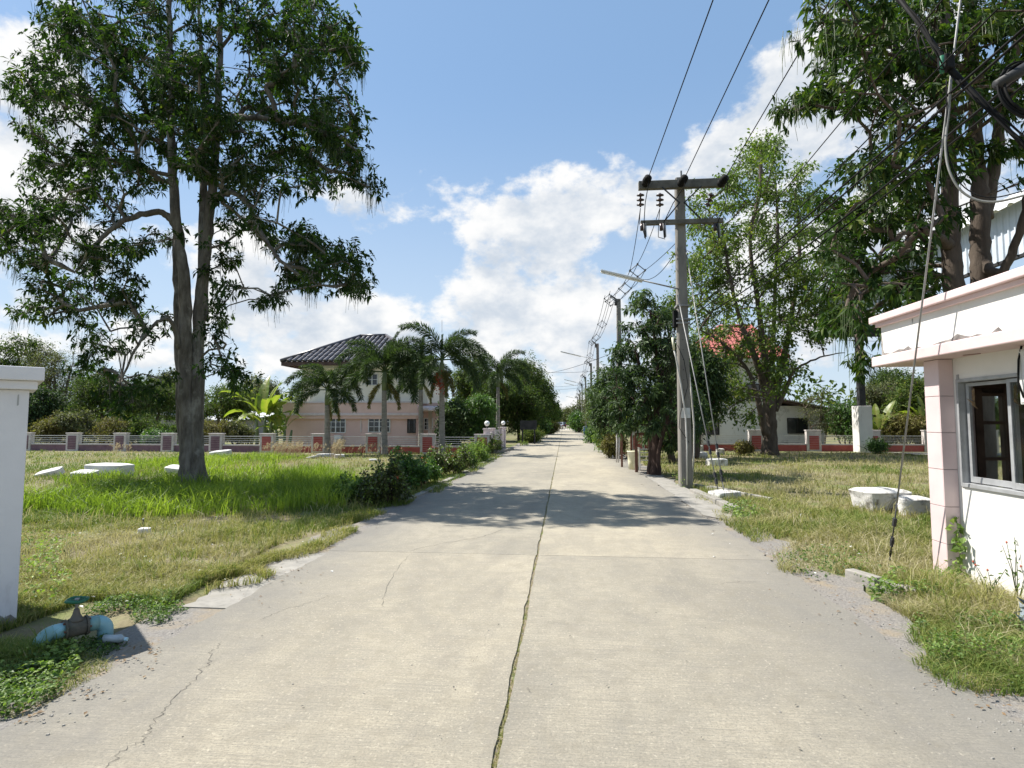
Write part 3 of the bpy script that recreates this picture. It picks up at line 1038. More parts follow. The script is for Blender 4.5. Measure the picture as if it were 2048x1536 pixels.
# ================================================================== fences
def fence_run(label, pillars, kinds, Yf, zt, name='fence'):
    b = P(pillars[0], 900, Yf(pillars[0]))
    t = thing(name, label, 'fence', (b.x, b.y, 0))
    pts = [Vector((P(px, 900, Yf(px)).x, Yf(px), 0)) for px in pillars]
    for i, p in enumerate(pts):
        q = pts[min(i + 1, len(pts) - 1)] - pts[max(i - 1, 0)]
        rz = math.atan2(q.y, q.x)
        M = Matrix.Rotation(rz, 3, 'Z')
        pl = MB().obox((p.x, p.y, -.05), (0.80, 0.26, zt + .05), rz)
        pl.obox((p.x, p.y, zt), (0.86, 0.32, 0.05), rz)
        pc = pl.build('pillar', 'fence_concrete', t, 0.01)
        k = kinds[i]
        ph = 0.098
        for j in range(8):
            c = p + M @ Vector((0, -0.135, 0.06 + j * ph))
            MB().obox(c, (0.52, 0.035, ph - 0.012), rz).build('panel_board', 'panel_red' if k == 'r' else 'panel_purple', pc)
        if i == len(pts) - 1:
            continue
        p2 = pts[i + 1]
        d = p2 - p
        u = d.normalized()
        a, e = p + u * 0.40, p2 - u * 0.40
        c = (a + e) / 2
        ln = (e - a).length
        rz2 = math.atan2(d.y, d.x)
        kk = 'panel_red' if k == 'r' else 'panel_purple'
        lw = MB().obox((c.x, c.y, -.05), (ln, 0.12, 0.36), rz2).build('low_wall', kk, t)
        MB().obox((c.x, c.y, 0.31), (ln, 0.17, 0.075), rz2).build('coping', 'fence_concrete', lw, 0.006)
        for z, w in ((0.505, .022), (0.61, .022), (0.715, .022), (0.835, .035)):
            MB().bar((a.x, a.y, z), (e.x, e.y, z), w, w).build('rail', 'rail_white', t)
    return t


YfL = lambda px: 30.6 - (px - 58) * 1.5 / 907
fence_run('long low fence with plum and red panelled pillars before the pink house', [-45, 52, 147, 242, 337, 433, 535, 638, 747, 856, 965], list('ppppppr') + list('rrrr'), YfL, 0.95)
fence_run('low fence with dark red panelled pillars before the white house', [1275, 1392, 1512, 1627, 1745, 1862, 1980], list('rrrrrrr'), lambda px: 33.9, 1.12)

# gate wall running along the road
gw = thing('gate_wall', 'pinkish white slatted gate wall with red base running along the left roadside', 'wall', (-3.95, 29.4, 0))
gx = -4.0
for k, y in enumerate((29.3, 31.2, 35.0, 37.2)):
    MB().box(gx - .16, gx + .16, y - .17, y + .17, -.05, 1.22).box(gx - .2, gx + .2, y - .21, y + .21, 1.22, 1.29).build('pillar', 'fence_pinkwhite', gw, .01)
for (y0, y1) in ((31.4, 34.8),):
    n = 4
    for k in range(n):
        a = y0 + (y1 - y0) * k / n + .05
        b = y0 + (y1 - y0) * (k + 1) / n - .05
        pn = MB().box(gx - .05, gx + .05, a, b, 0.02, 0.5).build('lower_panel', 'panel_red', gw)
        for j in range(6):
            MB().box(gx - .03, gx + .03, a, b, 0.54 + j * .105, 0.54 + j * .105 + .085).build('slat', 'rail_white', gw)
        MB().box(gx - .06, gx + .06, b, b + .1, 0.0, 1.18).build('post', 'fence_pinkwhite', gw)
MB().box(gx - .08, gx + .08, 29.5, 31.0, 0, 1.05).build('panel', 'fence_pinkwhite', gw)
MB().box(gx - .08, gx + .08, 35.2, 37.0, 0, 1.1).build('panel', 'fence_pinkwhite', gw)


def globe(y, label):
    t = thing('globe_lamp', label, 'lamp', (gx, y, 1.29))
    MB().lathe((gx, y, 1.29), [(.06, 0), (.06, .05), (.035, .07), (.035, .12)], 10).build('lamp_base', 'dark_steel', t)
    r = .14
    MB().lathe((gx, y, 1.29 + .12 + r), [(r * math.sin(a), -r * math.cos(a)) for a in [0.25 + i * (math.pi - .27) / 10 for i in range(11)]], 16).build('globe', 'globe_white', t, smooth=True)


globe(29.3, 'round white globe lamp on the nearer gate pillar')
globe(37.2, 'round white globe lamp on the farther gate pillar')

# ================================================================== pink house
def windowed(parent, x0, x1, z0, z1, y, cols, rows, frame='window_white', depth=0.07, name='window', glass='dark_glass', fw=0.05, mun=0.028):
    f = MB()
    f.box(x0, x0 + fw, y - depth, y + .02, z0, z1).box(x1 - fw, x1, y - depth, y + .02, z0, z1)
    f.box(x0 + fw, x1 - fw, y - depth, y + .02, z0, z0 + fw).box(x0 + fw, x1 - fw, y - depth, y + .02, z1 - fw, z1)
    w = f.build(name, frame, parent)
    m = MB()
    for i in range(1, cols):
        x = x0 + fw + (x1 - x0 - 2 * fw) * i / cols
        wd = mun * (2.4 if (cols % 2 == 0 and i == cols // 2) else 1)
        m.box(x - wd / 2, x + wd / 2, y - depth * .8, y - .012, z0 + fw, z1 - fw)
    for j in range(1, rows):
        z = z0 + fw + (z1 - z0 - 2 * fw) * j / rows
        m.box(x0 + fw, x1 - fw, y - depth * .7, y - .014, z - mun / 2, z + mun / 2)
    if m.v:
        m.build('muntins', frame, w)
    MB().box(x0 + fw, x1 - fw, y - .010, y + .01, z0 + fw, z1 - fw).build('pane', glass, w)
    return w


HY = 36.5
def hx(px, Y=HY): return P(px, 850, Y).x
def hz(py, Y=HY): return P(800, py, Y).z


ph = thing('pink_house', 'two storey pink and cream house with black hipped roof behind palms', 'house', (hx(720), HY, 0))
x0, x1 = hx(570), hx(832)
MB().box(x0, x1, HY, HY + 8, -.1, hz(838)).build('ground_floor_wall', 'house_pink', ph)
par = MB().box(x0 - .12, x1 + .1, HY - .14, HY + 8.1, hz(838), hz(806)).build('terrace_parapet', 'house_pink', ph, .02)
MB().box(x0 - .18, x1 + .16, HY - .20, HY + 8.2, hz(831), hz(826)).build('cornice', 'fence_pinkwhite', par, .01)
MB().box(x0 - .17, x1 + .15, HY - .19, HY + 8.15, hz(806), hz(803)).build('coping', 'fence_pinkwhite', par, .01)
u0, u1 = hx(597), hx(826)
uz1 = hz(726)
MB().box(u0, u1, HY + .35, HY + 7.5, hz(806) - .2, uz1).build('upper_wall', 'house_cream', ph)
MB().box(u0 - .05, u1 + .05, HY + .28, HY + .36, uz1 - .28, uz1 - .1).build('frieze', 'window_white', ph)
# hipped roof
ez = hz(722, HY - .5)
eL, eR = hx(558, HY - .6), hx(846, HY - .6)
ey0, ey1 = HY - .6, HY + 8.4
ry = (ey0 + ey1) / 2
rz_ = P(720, 674, ry).z
rL, rR = P(722, 676, ry).x, P(772, 676, ry).x
roof = MB().add([(eL, ey0, ez), (eR, ey0, ez), (eR, ey1, ez), (eL, ey1, ez), (rL, ry, rz_), (rR, ry, rz_)],
                [(0, 1, 5, 4), (1, 2, 5), (2, 3, 4, 5), (3, 0, 4), (3, 2, 1, 0)]).build('roof', 'roof_black', ph)
MB().box(eL + .02, eR - .02, ey0 + .02, ey0 + .08, ez - .24, ez - .002).box(eL + .02, eL + .08, ey0 + .08, ey1 - .08, ez - .24, ez - .002).box(eR - .08, eR - .02, ey0 + .08, ey1 - .08, ez - .24, ez - .002).build('fascia', 'roof_fascia', roof)
nrib = 27
for k in range(nrib):
    xc = eL + (k + .5) * (eR - eL) / nrib
    w = (eR - eL) / nrib
    # where the hip cuts this column of tiles
    t = 1.0
    if xc < rL:
        t = (xc - eL) / (rL - eL)
    elif xc > rR:
        t = (eR - xc) / (eR - rR)
    if t < 0.05:
        continue
    a = Vector((xc, ey0 - .04, ez + .0))
    b = Vector((xc, ey0 + (ry - ey0) * t, ez + (rz_ - ez) * t))
    n = Vector((0, -(rz_ - ez), (ry - ey0))).normalized()
    rows = max(1, int(round(t * 6)))
    for j in range(rows):
        p, q = a.lerp(b, j / rows), a.lerp(b, (j + 1.06) / rows if j < rows - 1 else 1.0)
        vs = []
        for pt, lift in ((p, .045), (q, .015)):
            for s, h in ((-.50, 0), (-.28, .085), (.0, .11), (.20, .07), (.30, 0.0)):
                vs.append(pt + Vector((s * w, 0, 0)) + n * (h + lift))
        MB().add(vs, [(i, i + 1, i + 6, i + 5) for i in range(4)] + [(4, 3, 2, 1, 0)]).build('roof_tile', 'roof_black', roof)
for a, b in (((eL, ey0, ez), (rL, ry, rz_)), ((eR, ey0, ez), (rR, ry, rz_)), ((rL, ry, rz_), (rR, ry, rz_))):
    MB().tube([Vector(a) + Vector((0, 0, .09)), Vector(b) + Vector((0, 0, .09))], .13, 8).build('ridge_cap', 'roof_black', roof, smooth=True)
# openings
for (a, b, zb, zt) in ((652, 692, 866, 832), (737, 781, 865, 832)):
    windowed(ph, hx(a), hx(b), hz(zb), hz(zt), HY, 4, 3)
windowed(ph, hx(815), hx(832), hz(866), hz(831), HY - .02, 3, 4, 'dark_steel', name='window')
yu = HY + .35
windowed(ph, P(622, 0, yu).x, P(666, 0, yu).x, hz(772), hz(752), yu, 4, 2)
windowed(ph, P(746, 0, yu).x, P(768, 0, yu).x, hz(770), hz(746), yu, 2, 2)
windowed(ph, P(806, 0, yu).x, P(825, 0, yu).x, hz(770), hz(742), yu, 2, 2)
# porch on the right
px0, px1 = hx(832), hx(876)
pyf = HY + 1.4
MB().box(px0, px1, pyf, HY + 8, -.1, hz(806, pyf)).build('porch_wall', 'house_pink', ph)
MB().box(px0 - .6, hx(846), HY + 1.2, HY + 7.4, hz(806), hz(728)).build('bay_wall', 'house_cream', ph)
MB().lathe((px0 + .1, pyf, hz(822)), [(1.15, 0), (1.25, .1), (1.25, .22), (1.15, .3), (1.1, .34)], 28).build('balcony_slab', 'fence_pinkwhite', ph)
MB().lathe((hx(858, HY - .2), HY + .1, -.1), [(.16, 0), (.14, .2), (.13, 2.6), (.16, hz(822) + .1)], 12).build('porch_column', 'fence_pinkwhite', ph, smooth=True)
windowed(ph, hx(848, pyf), hx(866, pyf), hz(860, pyf), hz(836, pyf), pyf, 3, 3)
windowed(ph, hx(836, pyf), hx(843, pyf), hz(875, pyf), hz(832, pyf), pyf, 1, 1, 'dark_steel', name='door')
MB().tube([P(722, 833, HY - .03), P(722, 864, HY - .03)], .025, 6).tube([P(722, 833, HY - .04), P(752, 833, HY - .04)], .02, 6).build('drain_pipe', 'window_white', ph)
MB().tube([P(884, 665, HY + 3), P(884, 640, HY + 3)], .012, 5).build('aerial', 'dark_steel', ph)
MB().box(hx(674), hx(687), HY - .45, HY - .03, .1, .75).build('air_conditioner', 'window_white', ph)

# ================================================================== white house with red roof
WY = 38.5
def wx(px, Y=WY): return P(px, 850, Y).x
def wz(py, Y=WY): return P(1450, py, Y).z


wh = thing('white_house', 'weathered white house with red tiled roof behind the bright green tree', 'house', (wx(1470), WY, 0))
MB().box(wx(1372), wx(1546), WY, WY + 8, -.1, wz(716)).build('main_wall', 'house_white', wh)
MB().box(wx(1546), wx(1652), WY + .15, WY + 7, -.1, wz(812)).build('wing_wall', 'house_white', wh)
# wing roof: lean-to falling to the right
a, b = wx(1535), wx(1690)
za, zb = wz(797), wz(826)
wr = MB().add([(a, WY - .8, za), (b, WY - .8, zb), (b, WY + 7.5, zb), (a, WY + 7.5, za), (a, WY - .8, za - .1), (b, WY - .8, zb - .1), (b, WY + 7.5, zb - .1), (a, WY + 7.5, za - .1)],
              [(0, 1, 2, 3), (7, 6, 5, 4), (0, 4, 5, 1), (1, 5, 6, 2), (2, 6, 7, 3), (3, 7, 4, 0)]).build('wing_roof', 'roof_fascia', wh)
for k in range(14):
    y = WY - .8 + k * .62
    MB().bar((a, y, za + .03), (b, y, zb + .03), .3, .07).build('roofing_sheet', 'roof_grey', wr)
windowed(wh, wx(1576), wx(1617), wz(867), wz(836), WY + .15, 2, 1, 'dark_steel')
windowed(wh, wx(1385), wx(1438), wz(870), wz(838), WY, 2, 1, 'dark_steel')
windowed(wh, wx(1494), wx(1522), wz(803), wz(768), WY, 2, 1, 'dark_steel')
MB().box(wx(1383), wx(1440), WY - .06, WY - .001, wz(822), wz(819)).build('lintel', 'house_white', wh)
# red roof
rx0, rx1 = wx(1362, WY - .5), wx(1582, WY - .5)
rez = wz(717, WY - .5)
rry = WY + 3.6
rrz = P(1440, 655, rry).z
ra_, rb_ = P(1440, 655, rry).x, P(1500, 655, rry).x
rr = MB().add([(rx0, WY - .5, rez), (rx1, WY - .5, rez), (rx1, WY + 7.7, rez), (rx0, WY + 7.7, rez), (ra_, rry, rrz), (rb_, rry, rrz)],
              [(0, 1, 5, 4), (1, 2, 5), (2, 3, 4, 5), (3, 0, 4), (3, 2, 1, 0)]).build('roof', 'roof_red', wh)
NR, NC = 8, 26
slope = Vector((0, rry - WY + .5, rrz - rez))
nn = Vector((0, -(rrz - rez), rry - WY + .5)).normalized()
cw = (rx1 - rx0) / NC
rl = slope.length / NR
sd = slope.normalized()
vs = []
for s, z in ((0, .055), (1.12, .02)):
    for q, h in ((-.52, 0.0), (-.3, .07), (0, .10), (.25, .06), (.45, 0.0)):
        vs.append(Vector((q * cw, 0, 0)) + sd * (s * rl) + nn * (h + z))
tm_ = bpy.data.meshes.new('roof_tile')
tm_.from_pydata([tuple(v) for v in vs], [], [(i, i + 1, i + 6, i + 5) for i in range(4)] + [(4, 3, 2, 1, 0)])
tm_.materials.append(MATS['roof_red'])
for j in range(NR):
    t = (j + .5) / NR
    l_, r_ = rx0 + (ra_ - rx0) * t, rx1 + (rb_ - rx1) * t
    for i in range(NC):
        xc = rx0 + (i + .5) * cw
        if l_ < xc < r_:
            o = bpy.data.objects.new('roof_tile', tm_)
            COL.objects.link(o)
            o.parent = rr
            o.location = Vector((xc, WY - .5, rez)) + sd * (j * rl) + Vector((0, 0, random.gauss(0, .006)))
for a, b in (((rx0, WY - .5, rez), (ra_, rry, rrz)), ((rx1, WY - .5, rez), (rb_, rry, rrz)), ((ra_, rry, rrz), (rb_, rry, rrz))):
    MB().tube([Vector(a) + Vector((0, 0, .09)), Vector(b) + Vector((0, 0, .09))], .13, 8).build('ridge_cap', 'roof_red', rr, smooth=True)
MB().box(rx0 + .02, rx1 - .02, WY - .48, WY - .42, rez - .22, rez - .003).build('fascia', 'house_white', rr)

# ================================================================== open hall on the right
HX, HF = 14.74, 33.8
hall = thing('open_hall', 'tall open hall with white metal roof and bluish cladding behind the guard booth', 'hall', (16.44, 33.0, 0))
zl, zt_ = 7.06, 8.76
ns = 22
y0h, y1h = 15.0, HF
for k in range(ns):
    ya = y0h + (y1h - y0h) * k / ns
    yb2 = y0h + (y1h - y0h) * (k + 1) / ns - .012
    m = MB()
    st = (yb2 - ya) / 3
    V_, F_ = [], []
    for j in range(3):
        for (s, d) in ((0, 0), (.62, 0), (.70, -.05), (.90, -.05), (.98, 0)):
            yy = ya + (j + s) * st
            V_ += [(HX + d, yy, zl), (HX + d, yy, zt_)]
    V_ += [(HX, yb2, zl), (HX, yb2, zt_)]
    for j in range(len(V_) // 2 - 1):
        F_.append((2 * j, 2 * j + 1, 2 * j + 3, 2 * j + 2))
    MB().add(V_, F_).build('cladding_sheet', 'hall_blue', hall)
MB().box(HX + .01, HX + .14, y0h, y1h, zl - .1, zl + .12).build('edge_beam', 'dark_steel', hall)
# arched roof sheets
xs = [HX - .45, HX - .40, HX + .6, HX + 3.5, HX + 7, HX + 10.5, HX + 14, HX + 17.5]
zs = [zt_ - .18, zt_ + .08, zt_ + .5, zt_ + 1.5, zt_ + 2.2, zt_ + 2.45, zt_ + 2.2, zt_ + 1.5]
nr = 30
rf = None
for k in range(nr):
    ya = y0h - .3 + (y1h + .6 - y0h) * k / nr
    yb2 = y0h - .3 + (y1h + .6 - y0h) * (k + 1) / nr
    V_, F_ = [], []
    cuts = [(0, 0), (.55, 0), (.68, .06), (.86, .06), (1.0, 0)]
    for (s, d) in cuts:
        for x, z in zip(xs, zs):
            V_.append((x - d * .5, ya + s * (yb2 - ya), z + d))
    m_ = len(xs)
    for c in range(len(cuts) - 1):
        for i in range(m_ - 1):
            F_.append((c * m_ + i, c * m_ + i + 1, (c + 1) * m_ + i + 1, (c + 1) * m_ + i))
    MB().add(V_, F_).build('roofing_sheet', 'hall_white', hall)
MB().box(HX + .15, HX + 17, HF - .15, HF + .02, 6.48, 7.10).build('end_beam', 'dark_steel', hall)
for k in range(16):
    MB().box(HX + .15 + k * .35, HX + .30 + k * .35, HF - .19, HF - .152, 6.53, 7.05).build('end_rib', 'dark_steel', hall)
for (cx, cy) in ((16.44, 33.0), (16.44, 16.5), (31.0, 33.0)):
    MB().box(cx - .36, cx + .36, cy - .36, cy + .36, -.05, 2.51).build('pedestal', 'white_wall', hall, .02)
    MB().box(cx - .16, cx + .16, cy - .16, cy + .16, 2.51, 7.4).box(cx - .26, cx + .26, cy - .26, cy + .26, 2.51, 2.56).build('column', 'dark_steel', hall)
    MB().bar((cx, cy, 6.5), (HX + .2, cy, 7.3), .14, .2).build('bracket', 'dark_steel', hall)
pad = sheet('concrete_pad', 'kerb_concrete', [(17.3, 29.5), (36, 29.5), (36, 31.9), (15.5, 31.9), (15.5, 31.2), (17.3, 31.2)], 0.02, 'pale concrete floor under the open hall')

# far white shed roofs in the thicket
sh = thing('far_shed', 'low shed with bright white roof showing through the thicket behind the tree', 'shed', P(405, 870, 52))
a, b = P(312, 826, 52), P(462, 843, 50)
MB().add([tuple(a), tuple(b), tuple(b + Vector((1.5, 7, .8))), tuple(a + Vector((0, 7, .8)))], [(0, 1, 2, 3)]).add([tuple(a - Vector((0, 0, .12))), tuple(b - Vector((0, 0, .12))), tuple(b), tuple(a)], [(0, 1, 2, 3)]).build('roof', 'far_roof', sh)
MB().box(a.x + .4, b.x - .4, 52.2, 57, 0, a.z - .7).build('wall', 'interior_grey', sh)

# ================================================================== guard booth
gb = thing('guard_booth', 'small pink and white guard booth with sliding window at the right edge', 'booth', (4.2, 6.2, 0))
GX = 4.20                     # road-side wall face
gy0, gy1 = 5.15, 6.64          # near and far ends of the room
wz0, wz1 = 0.965, 2.10         # window opening
wy0, wy1 = 5.22, 6.46
wl = MB()
wl.box(GX, GX + .12, gy0, gy1 - .02, -.05, wz0)
wl.box(GX, GX + .12, gy0, gy1 - .02, wz1, 2.33)
wl.box(GX, GX + .12, gy0, wy0, wz0, wz1)
wl.box(GX, GX + .12, wy1, gy1 - .02, wz0, wz1)
wl.build('front_wall', 'white_wall', gb)
# far wall with window opening (X 4.62..4.92, z .8..1.95)
fx0, fx1, fz0, fz1 = 4.50, 4.80, 0.84, 1.96
fwall = MB()
fwall.box(GX + .121, fx0, gy1, gy1 + .1, -.05, 2.33).box(fx1, 6.3, gy1, gy1 + .1, -.05, 2.33)
fwall.box(fx0, fx1, gy1, gy1 + .1, -.05, fz0).box(fx0, fx1, gy1, gy1 + .1, fz1, 2.33)
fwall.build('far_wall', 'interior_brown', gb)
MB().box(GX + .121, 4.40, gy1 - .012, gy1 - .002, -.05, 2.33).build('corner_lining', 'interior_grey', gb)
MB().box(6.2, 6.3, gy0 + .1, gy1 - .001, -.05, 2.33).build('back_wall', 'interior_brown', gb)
MB().box(GX + .121, 6.3, gy0, gy0 + .1, -.05, 2.33).build('near_wall', 'white_wall', gb)
MB().box(GX + .121, 6.2, gy0 + .1, gy1 - .001, -.04, .02).build('booth_floor', 'interior_grey', gb)
# casement in the far wall: dark frame, three stacked panes
cf = MB()
cf.box(fx0 - .04, fx0 + .035, gy1 - .05, gy1 - .001, fz0 - .04, fz1 + .04).box(fx1 - .035, fx1 + .04, gy1 - .05, gy1 - .001, fz0 - .04, fz1 + .04)
for z in (fz0, fz0 + .39, fz0 + .78, fz1 - .035):
    cf.box(fx0 + .035, fx1 - .035, gy1 - .045, gy1 - .002, z, z + .035)
case = cf.build('casement', 'interior_brown', gb)
for k in range(3):
    z = fz0 + .035 + k * .39
    MB().box(fx0 + .035, fx1 - .035, gy1 - .03, gy1 - .025, z, z + .35).build('pane', 'window_glass', case)
# slab, band, fascia
MB().box(3.85, 6.5, 4.98, 7.45, 2.33, 2.45).build('roof_slab', 'pink_paint', gb, .012)
MB().box(3.93, 6.4, 5.05, 7.35, 2.45, 2.82).build('parapet', 'white_wall', gb)
cp = MB().box(3.84, 6.5, 4.98, 7.46, 2.87, 2.955).build('parapet_coping', 'pink_paint', gb, .01)
MB().box(3.885, 6.45, 5.01, 7.40, 2.82, 2.87).build('coping_moulding', 'pink_paint', cp, .006)
# weather stains on the band, a few mm proud
def stain(pts, x):
    V_ = [(x, y, z) for y, z in pts]
    MB().add(V_, [tuple(range(len(V_)))]).build('stain', 'booth_stain', gb)


r_ = random.Random(4)
top = [(7.35 - i * .09, 2.458 + abs(r_.gauss(0.020, .022))) for i in range(0, 22)]
stain([(7.35, 2.452)] + top + [(5.4, 2.452)], 3.927)
stain([(7.35, 2.455), (7.35, 2.75), (7.335, 2.68), (7.325, 2.60), (7.33, 2.56), (7.31, 2.51), (7.28, 2.48), (7.24, 2.462)], 3.9265)
stain([(6.72, 2.81), (6.715, 2.74), (6.70, 2.81)], 3.9265)
# tiled corner column
cx0, cy0, cy1 = 4.06, 6.52, 6.76
colm = MB().box(cx0, 4.40, cy0, cy1, -.05, 2.329).build('corner_column', 'grout', gb)
zb_ = [-.04, .345, .74, 1.135, 1.53, 1.925, 2.325]
for j in range(6):
    z0_, z1_ = zb_[j] + .003, zb_[j + 1] - .003
    MB().box(cx0 - .010, cx0 - .0005, cy0 + .001, cy1 - .001, z0_, z1_).build('tile', 'pink_tile', colm, .002)
    MB().box(cx0 - .010, GX - .002, cy0 - .010, cy0 - .0005, z0_, z1_).build('tile', 'pink_tile', colm, .002)
# sliding window
x_ = GX
wf = MB()
wf.box(x_ - .015, x_ + .10, wy1 - .03, wy1, wz0, wz1).box(x_ - .03, x_ + .10, wy0, wy0 + .045, wz0, wz1)
wf.box(x_ - .015, x_ + .10, wy0 + .045, wy1 - .03, wz1 - .035, wz1).box(x_ - .02, x_ + .10, wy0 + .045, wy1 - .03, wz0, wz0 + .04)
win = wf.build('window', 'aluminium', gb, .003)
def sash(ya, yb3, xo, glass):
    s = MB()
    s.box(xo, xo + .03, ya, ya + .04, wz0 + .05, wz1 - .045).box(xo, xo + .03, yb3 - .04, yb3, wz0 + .05, wz1 - .045)
    s.box(xo, xo + .03, ya + .04, yb3 - .04, wz0 + .05, wz0 + .11).box(xo, xo + .03, ya + .04, yb3 - .04, wz1 - .08, wz1 - .045)
    s.build('sash', 'aluminium', win, .002)
    if glass:
        MB().box(xo + .012, xo + .017, ya + .04, yb3 - .04, wz0 + .11, wz1 - .08).build('pane', 'window_glass', win)


sash(5.76, 6.415, x_ + .055, False)
sash(5.265, 5.80, x_ + .012, True)
MB().box(x_ - .012, x_ + .0, 6.42, 6.45, wz1, wz1 + .05).build('bracket', 'aluminium', win)
for (y, z) in ((6.28, 2.00), (5.72, 2.01)):
    m = MB()
    for k in range(5):
        zz = z - k * .035
        m.add([(x_ + .03 + random.gauss(0, .01), y + random.gauss(0, .02), zz), (x_ + .03, y - .03, zz - .05), (x_ + .04, y + random.gauss(0, .02), zz - .085), (x_ + .035, y + .025, zz - .04)], [(0, 1, 2, 3)])
    setp(m.build('dried_leaf_cluster', 'dead_leaf'), 'small brown dried leaf bunch hanging in the booth window, %s' % ('left one' if y > 6.0 else 'right one'), 'dried leaves')
mbx = thing('meter_box', 'white electricity box with a black cable at the right picture edge', 'box', (4.15, 5.4, 1.8))
MB().box(4.07, 4.165, 5.26, 5.455, 1.80, 2.295).build('case', 'lamp_white', mbx, .008)
MB().box(4.063, 4.0695, 5.275, 5.44, 1.82, 2.275).build('door', 'lamp_white', mbx, .002)
MB().tube([(4.09, 5.43, 2.325), (4.05, 5.42, 2.2), (4.03, 5.41, 2.0), (4.06, 5.4, 1.86)], .009, 6).build('cable', 'black_rubber', mbx, smooth=True)
MB().bar((4.10, 5.95, 2.320), (4.04, 6.10, 2.320), .012, .006).build('soffit_wire', 'rust', gb)

# ================================================================== gate pillar at the left edge
gp = thing('gate_pillar', 'white rendered gate pillar with stepped cap at the left edge', 'pillar', (-4.85, 4.5, 0))
rot = R(47.5)
cnr = G(33, 1243)
M3 = Matrix.Rotation(rot, 3, 'Z')
ctr = cnr + M3 @ Vector((-.40, .30, 0))
ztop = P(80, 735, cnr.y).z
MB().obox((ctr.x, ctr.y, -.05), (.80, .60, ztop - .19 + .05), rot).build('shaft', 'white_gate', gp, .008)
MB().obox((ctr.x, ctr.y, ztop - .19), (.90, .70, .075), rot).build('cap_moulding', 'white_gate', gp, .008)
MB().obox((ctr.x, ctr.y, ztop - .115), (.98, .78, .115), rot).build('cap', 'white_gate', gp, .008)

rs = random.Random(9)
ft = [(-.40 + i * .04, .02 + abs(rs.gauss(.05, .035))) for i in range(21)]
V_ = [ctr + M3 @ Vector((x, -.3025, z)) for x, z in [(-.40, -.04)] + ft + [(.40, -.04)]]
me_ = MB().add([tuple(v) for v in V_], [tuple(range(len(V_)))]).build('foot_stain', 'booth_stain', gp)
for (x, z, w, h) in ((.10, 1.22, .03, .03), (.33, 1.78, .012, .10), (.05, 1.80, .01, .14), (-.15, 1.70, .02, .2)):
    V_ = [ctr + M3 @ Vector((x + a * w, -.3022, z + b * h)) for a, b in ((-.5, 0), (.5, .1), (.35, 1), (-.4, .9))]
    MB().add([tuple(v) for v in V_], [(0, 1, 2, 3)]).build('drip_stain', 'interior_grey', gp)

# ================================================================== power poles and lines
def concrete_pole(t, x, y, h, wb=0.30, wt=0.22):
    c = 0.03
    m = MB()
    V_ = []
    for z, w in ((-.1, wb), (h, wt)):
        hw = w / 2
        for (a, b) in ((-hw + c, -hw), (hw - c, -hw), (hw, -hw + c), (hw, hw - c), (hw - c, hw), (-hw + c, hw), (-hw, hw - c), (-hw, -hw + c)):
            V_.append((x + a, y + b, z))
    m.add(V_, [(i, (i + 1) % 8, 8 + (i + 1) % 8, 8 + i) for i in range(8)] + [tuple(range(8, 16))])
    return m.build('pole', 'pole_concrete', t)


def disc_string(t, p, n=3, r=.075, d=Vector((0, 0, -1)), name='insulator'):
    m = MB()
    pts, rr = [], []
    p = Vector(p)
    d = Vector(d).normalized()
    s = 0.0
    for i in range(n):
        for (rad, ds) in ((.02, 0), (.025, .02), (r * .75, .035), (r, .055), (r * .95, .075), (.03, .085), (.02, .12)):
            pts.append(p + d * (s + ds))
            rr.append(rad)
        s += .125
    m.tube(pts, rr, 12)
    return m.build(name, 'porcelain_brown', t, smooth=True)


pb = G(1371, 972)
PX, PY = pb.x, pb.y
PH = P(1360, 358, PY).z
pole1 = thing('utility_pole', 'nearest concrete power pole with two crossarms and a tube lamp', 'pole', (PX, PY, 0))
concrete_pole(pole1, PX, PY, PH, .31, .23)
for k in range(26):
    z = .9 + k * .26
    MB().lathe((PX - .02, PY - .155 + z * .005, z), [(.012, 0), (.012, .01)], 6, 'Y').build('bolt_hole', 'black_rubber', pole1)
za_ = P(1360, 375, PY).z
xa0, xa1 = P(1275, 375, PY).x, P(1445, 375, PY).x
ya_ = PY - .20
MB().box(xa0, xa1, ya_ - .07, ya_ + .07, za_ - .11, za_ + .11).build('crossarm', 'arm_concrete', pole1, .01)
zl_ = P(1360, 449, PY).z
xl0, xl1 = P(1279, 449, PY).x, P(1442, 449, PY).x
MB().box(xl0, xl1, ya_ - .05, ya_ + .06, zl_ - .06, zl_ + .06).build('crossarm', 'arm_concrete', pole1, .008)
yb_ = ya_ - .09
for (dx, z0, z1) in ((-.50, za_ - .10, za_ - .52), (.50, za_ - .10, za_ - .52)):
    MB().bar((PX + dx, yb_, z0), (PX + (.06 if dx > 0 else -.06), yb_ + .02, z1), .03, .03).build('brace', 'dark_steel', pole1)
for dx in (-.42, .46):
    MB().bar((PX + dx, yb_ + .02, zl_ + .05), (PX + (.05 if dx > 0 else -.05), yb_ + .03, zl_ + .50), .03, .03).build('brace', 'dark_steel', pole1)
MB().box(PX + .03, PX + .07, PY - .02, PY + .02, PH, PH + .22).build('lightning_rod', 'galvanised', pole1)
hang = []
for px in (1281, 1320, 1424):
    p = P(px, 386, PY + .02)
    tilt = Vector((0, .15, -1)) if px < 1400 else Vector((-.35, .3, -1))
    disc_string(pole1, p, 3, .105, tilt)
    hang.append(p + tilt.normalized() * .40)
dead = []
for px in (1291, 1362, 1441):
    a = P(px - 3, 372, ya_ - .09)
    b = a + Vector((0.06, -.42, .06))
    m = MB()
    pts = [a.lerp(b, i / 9) for i in range(10)]
    m.tube(pts, [.03, .05, .10, .11, .08, .11, .11, .08, .10, .03], 12)
    m.build('strain_insulator', 'black_rubber', pole1, smooth=True)
    dead.append(b)
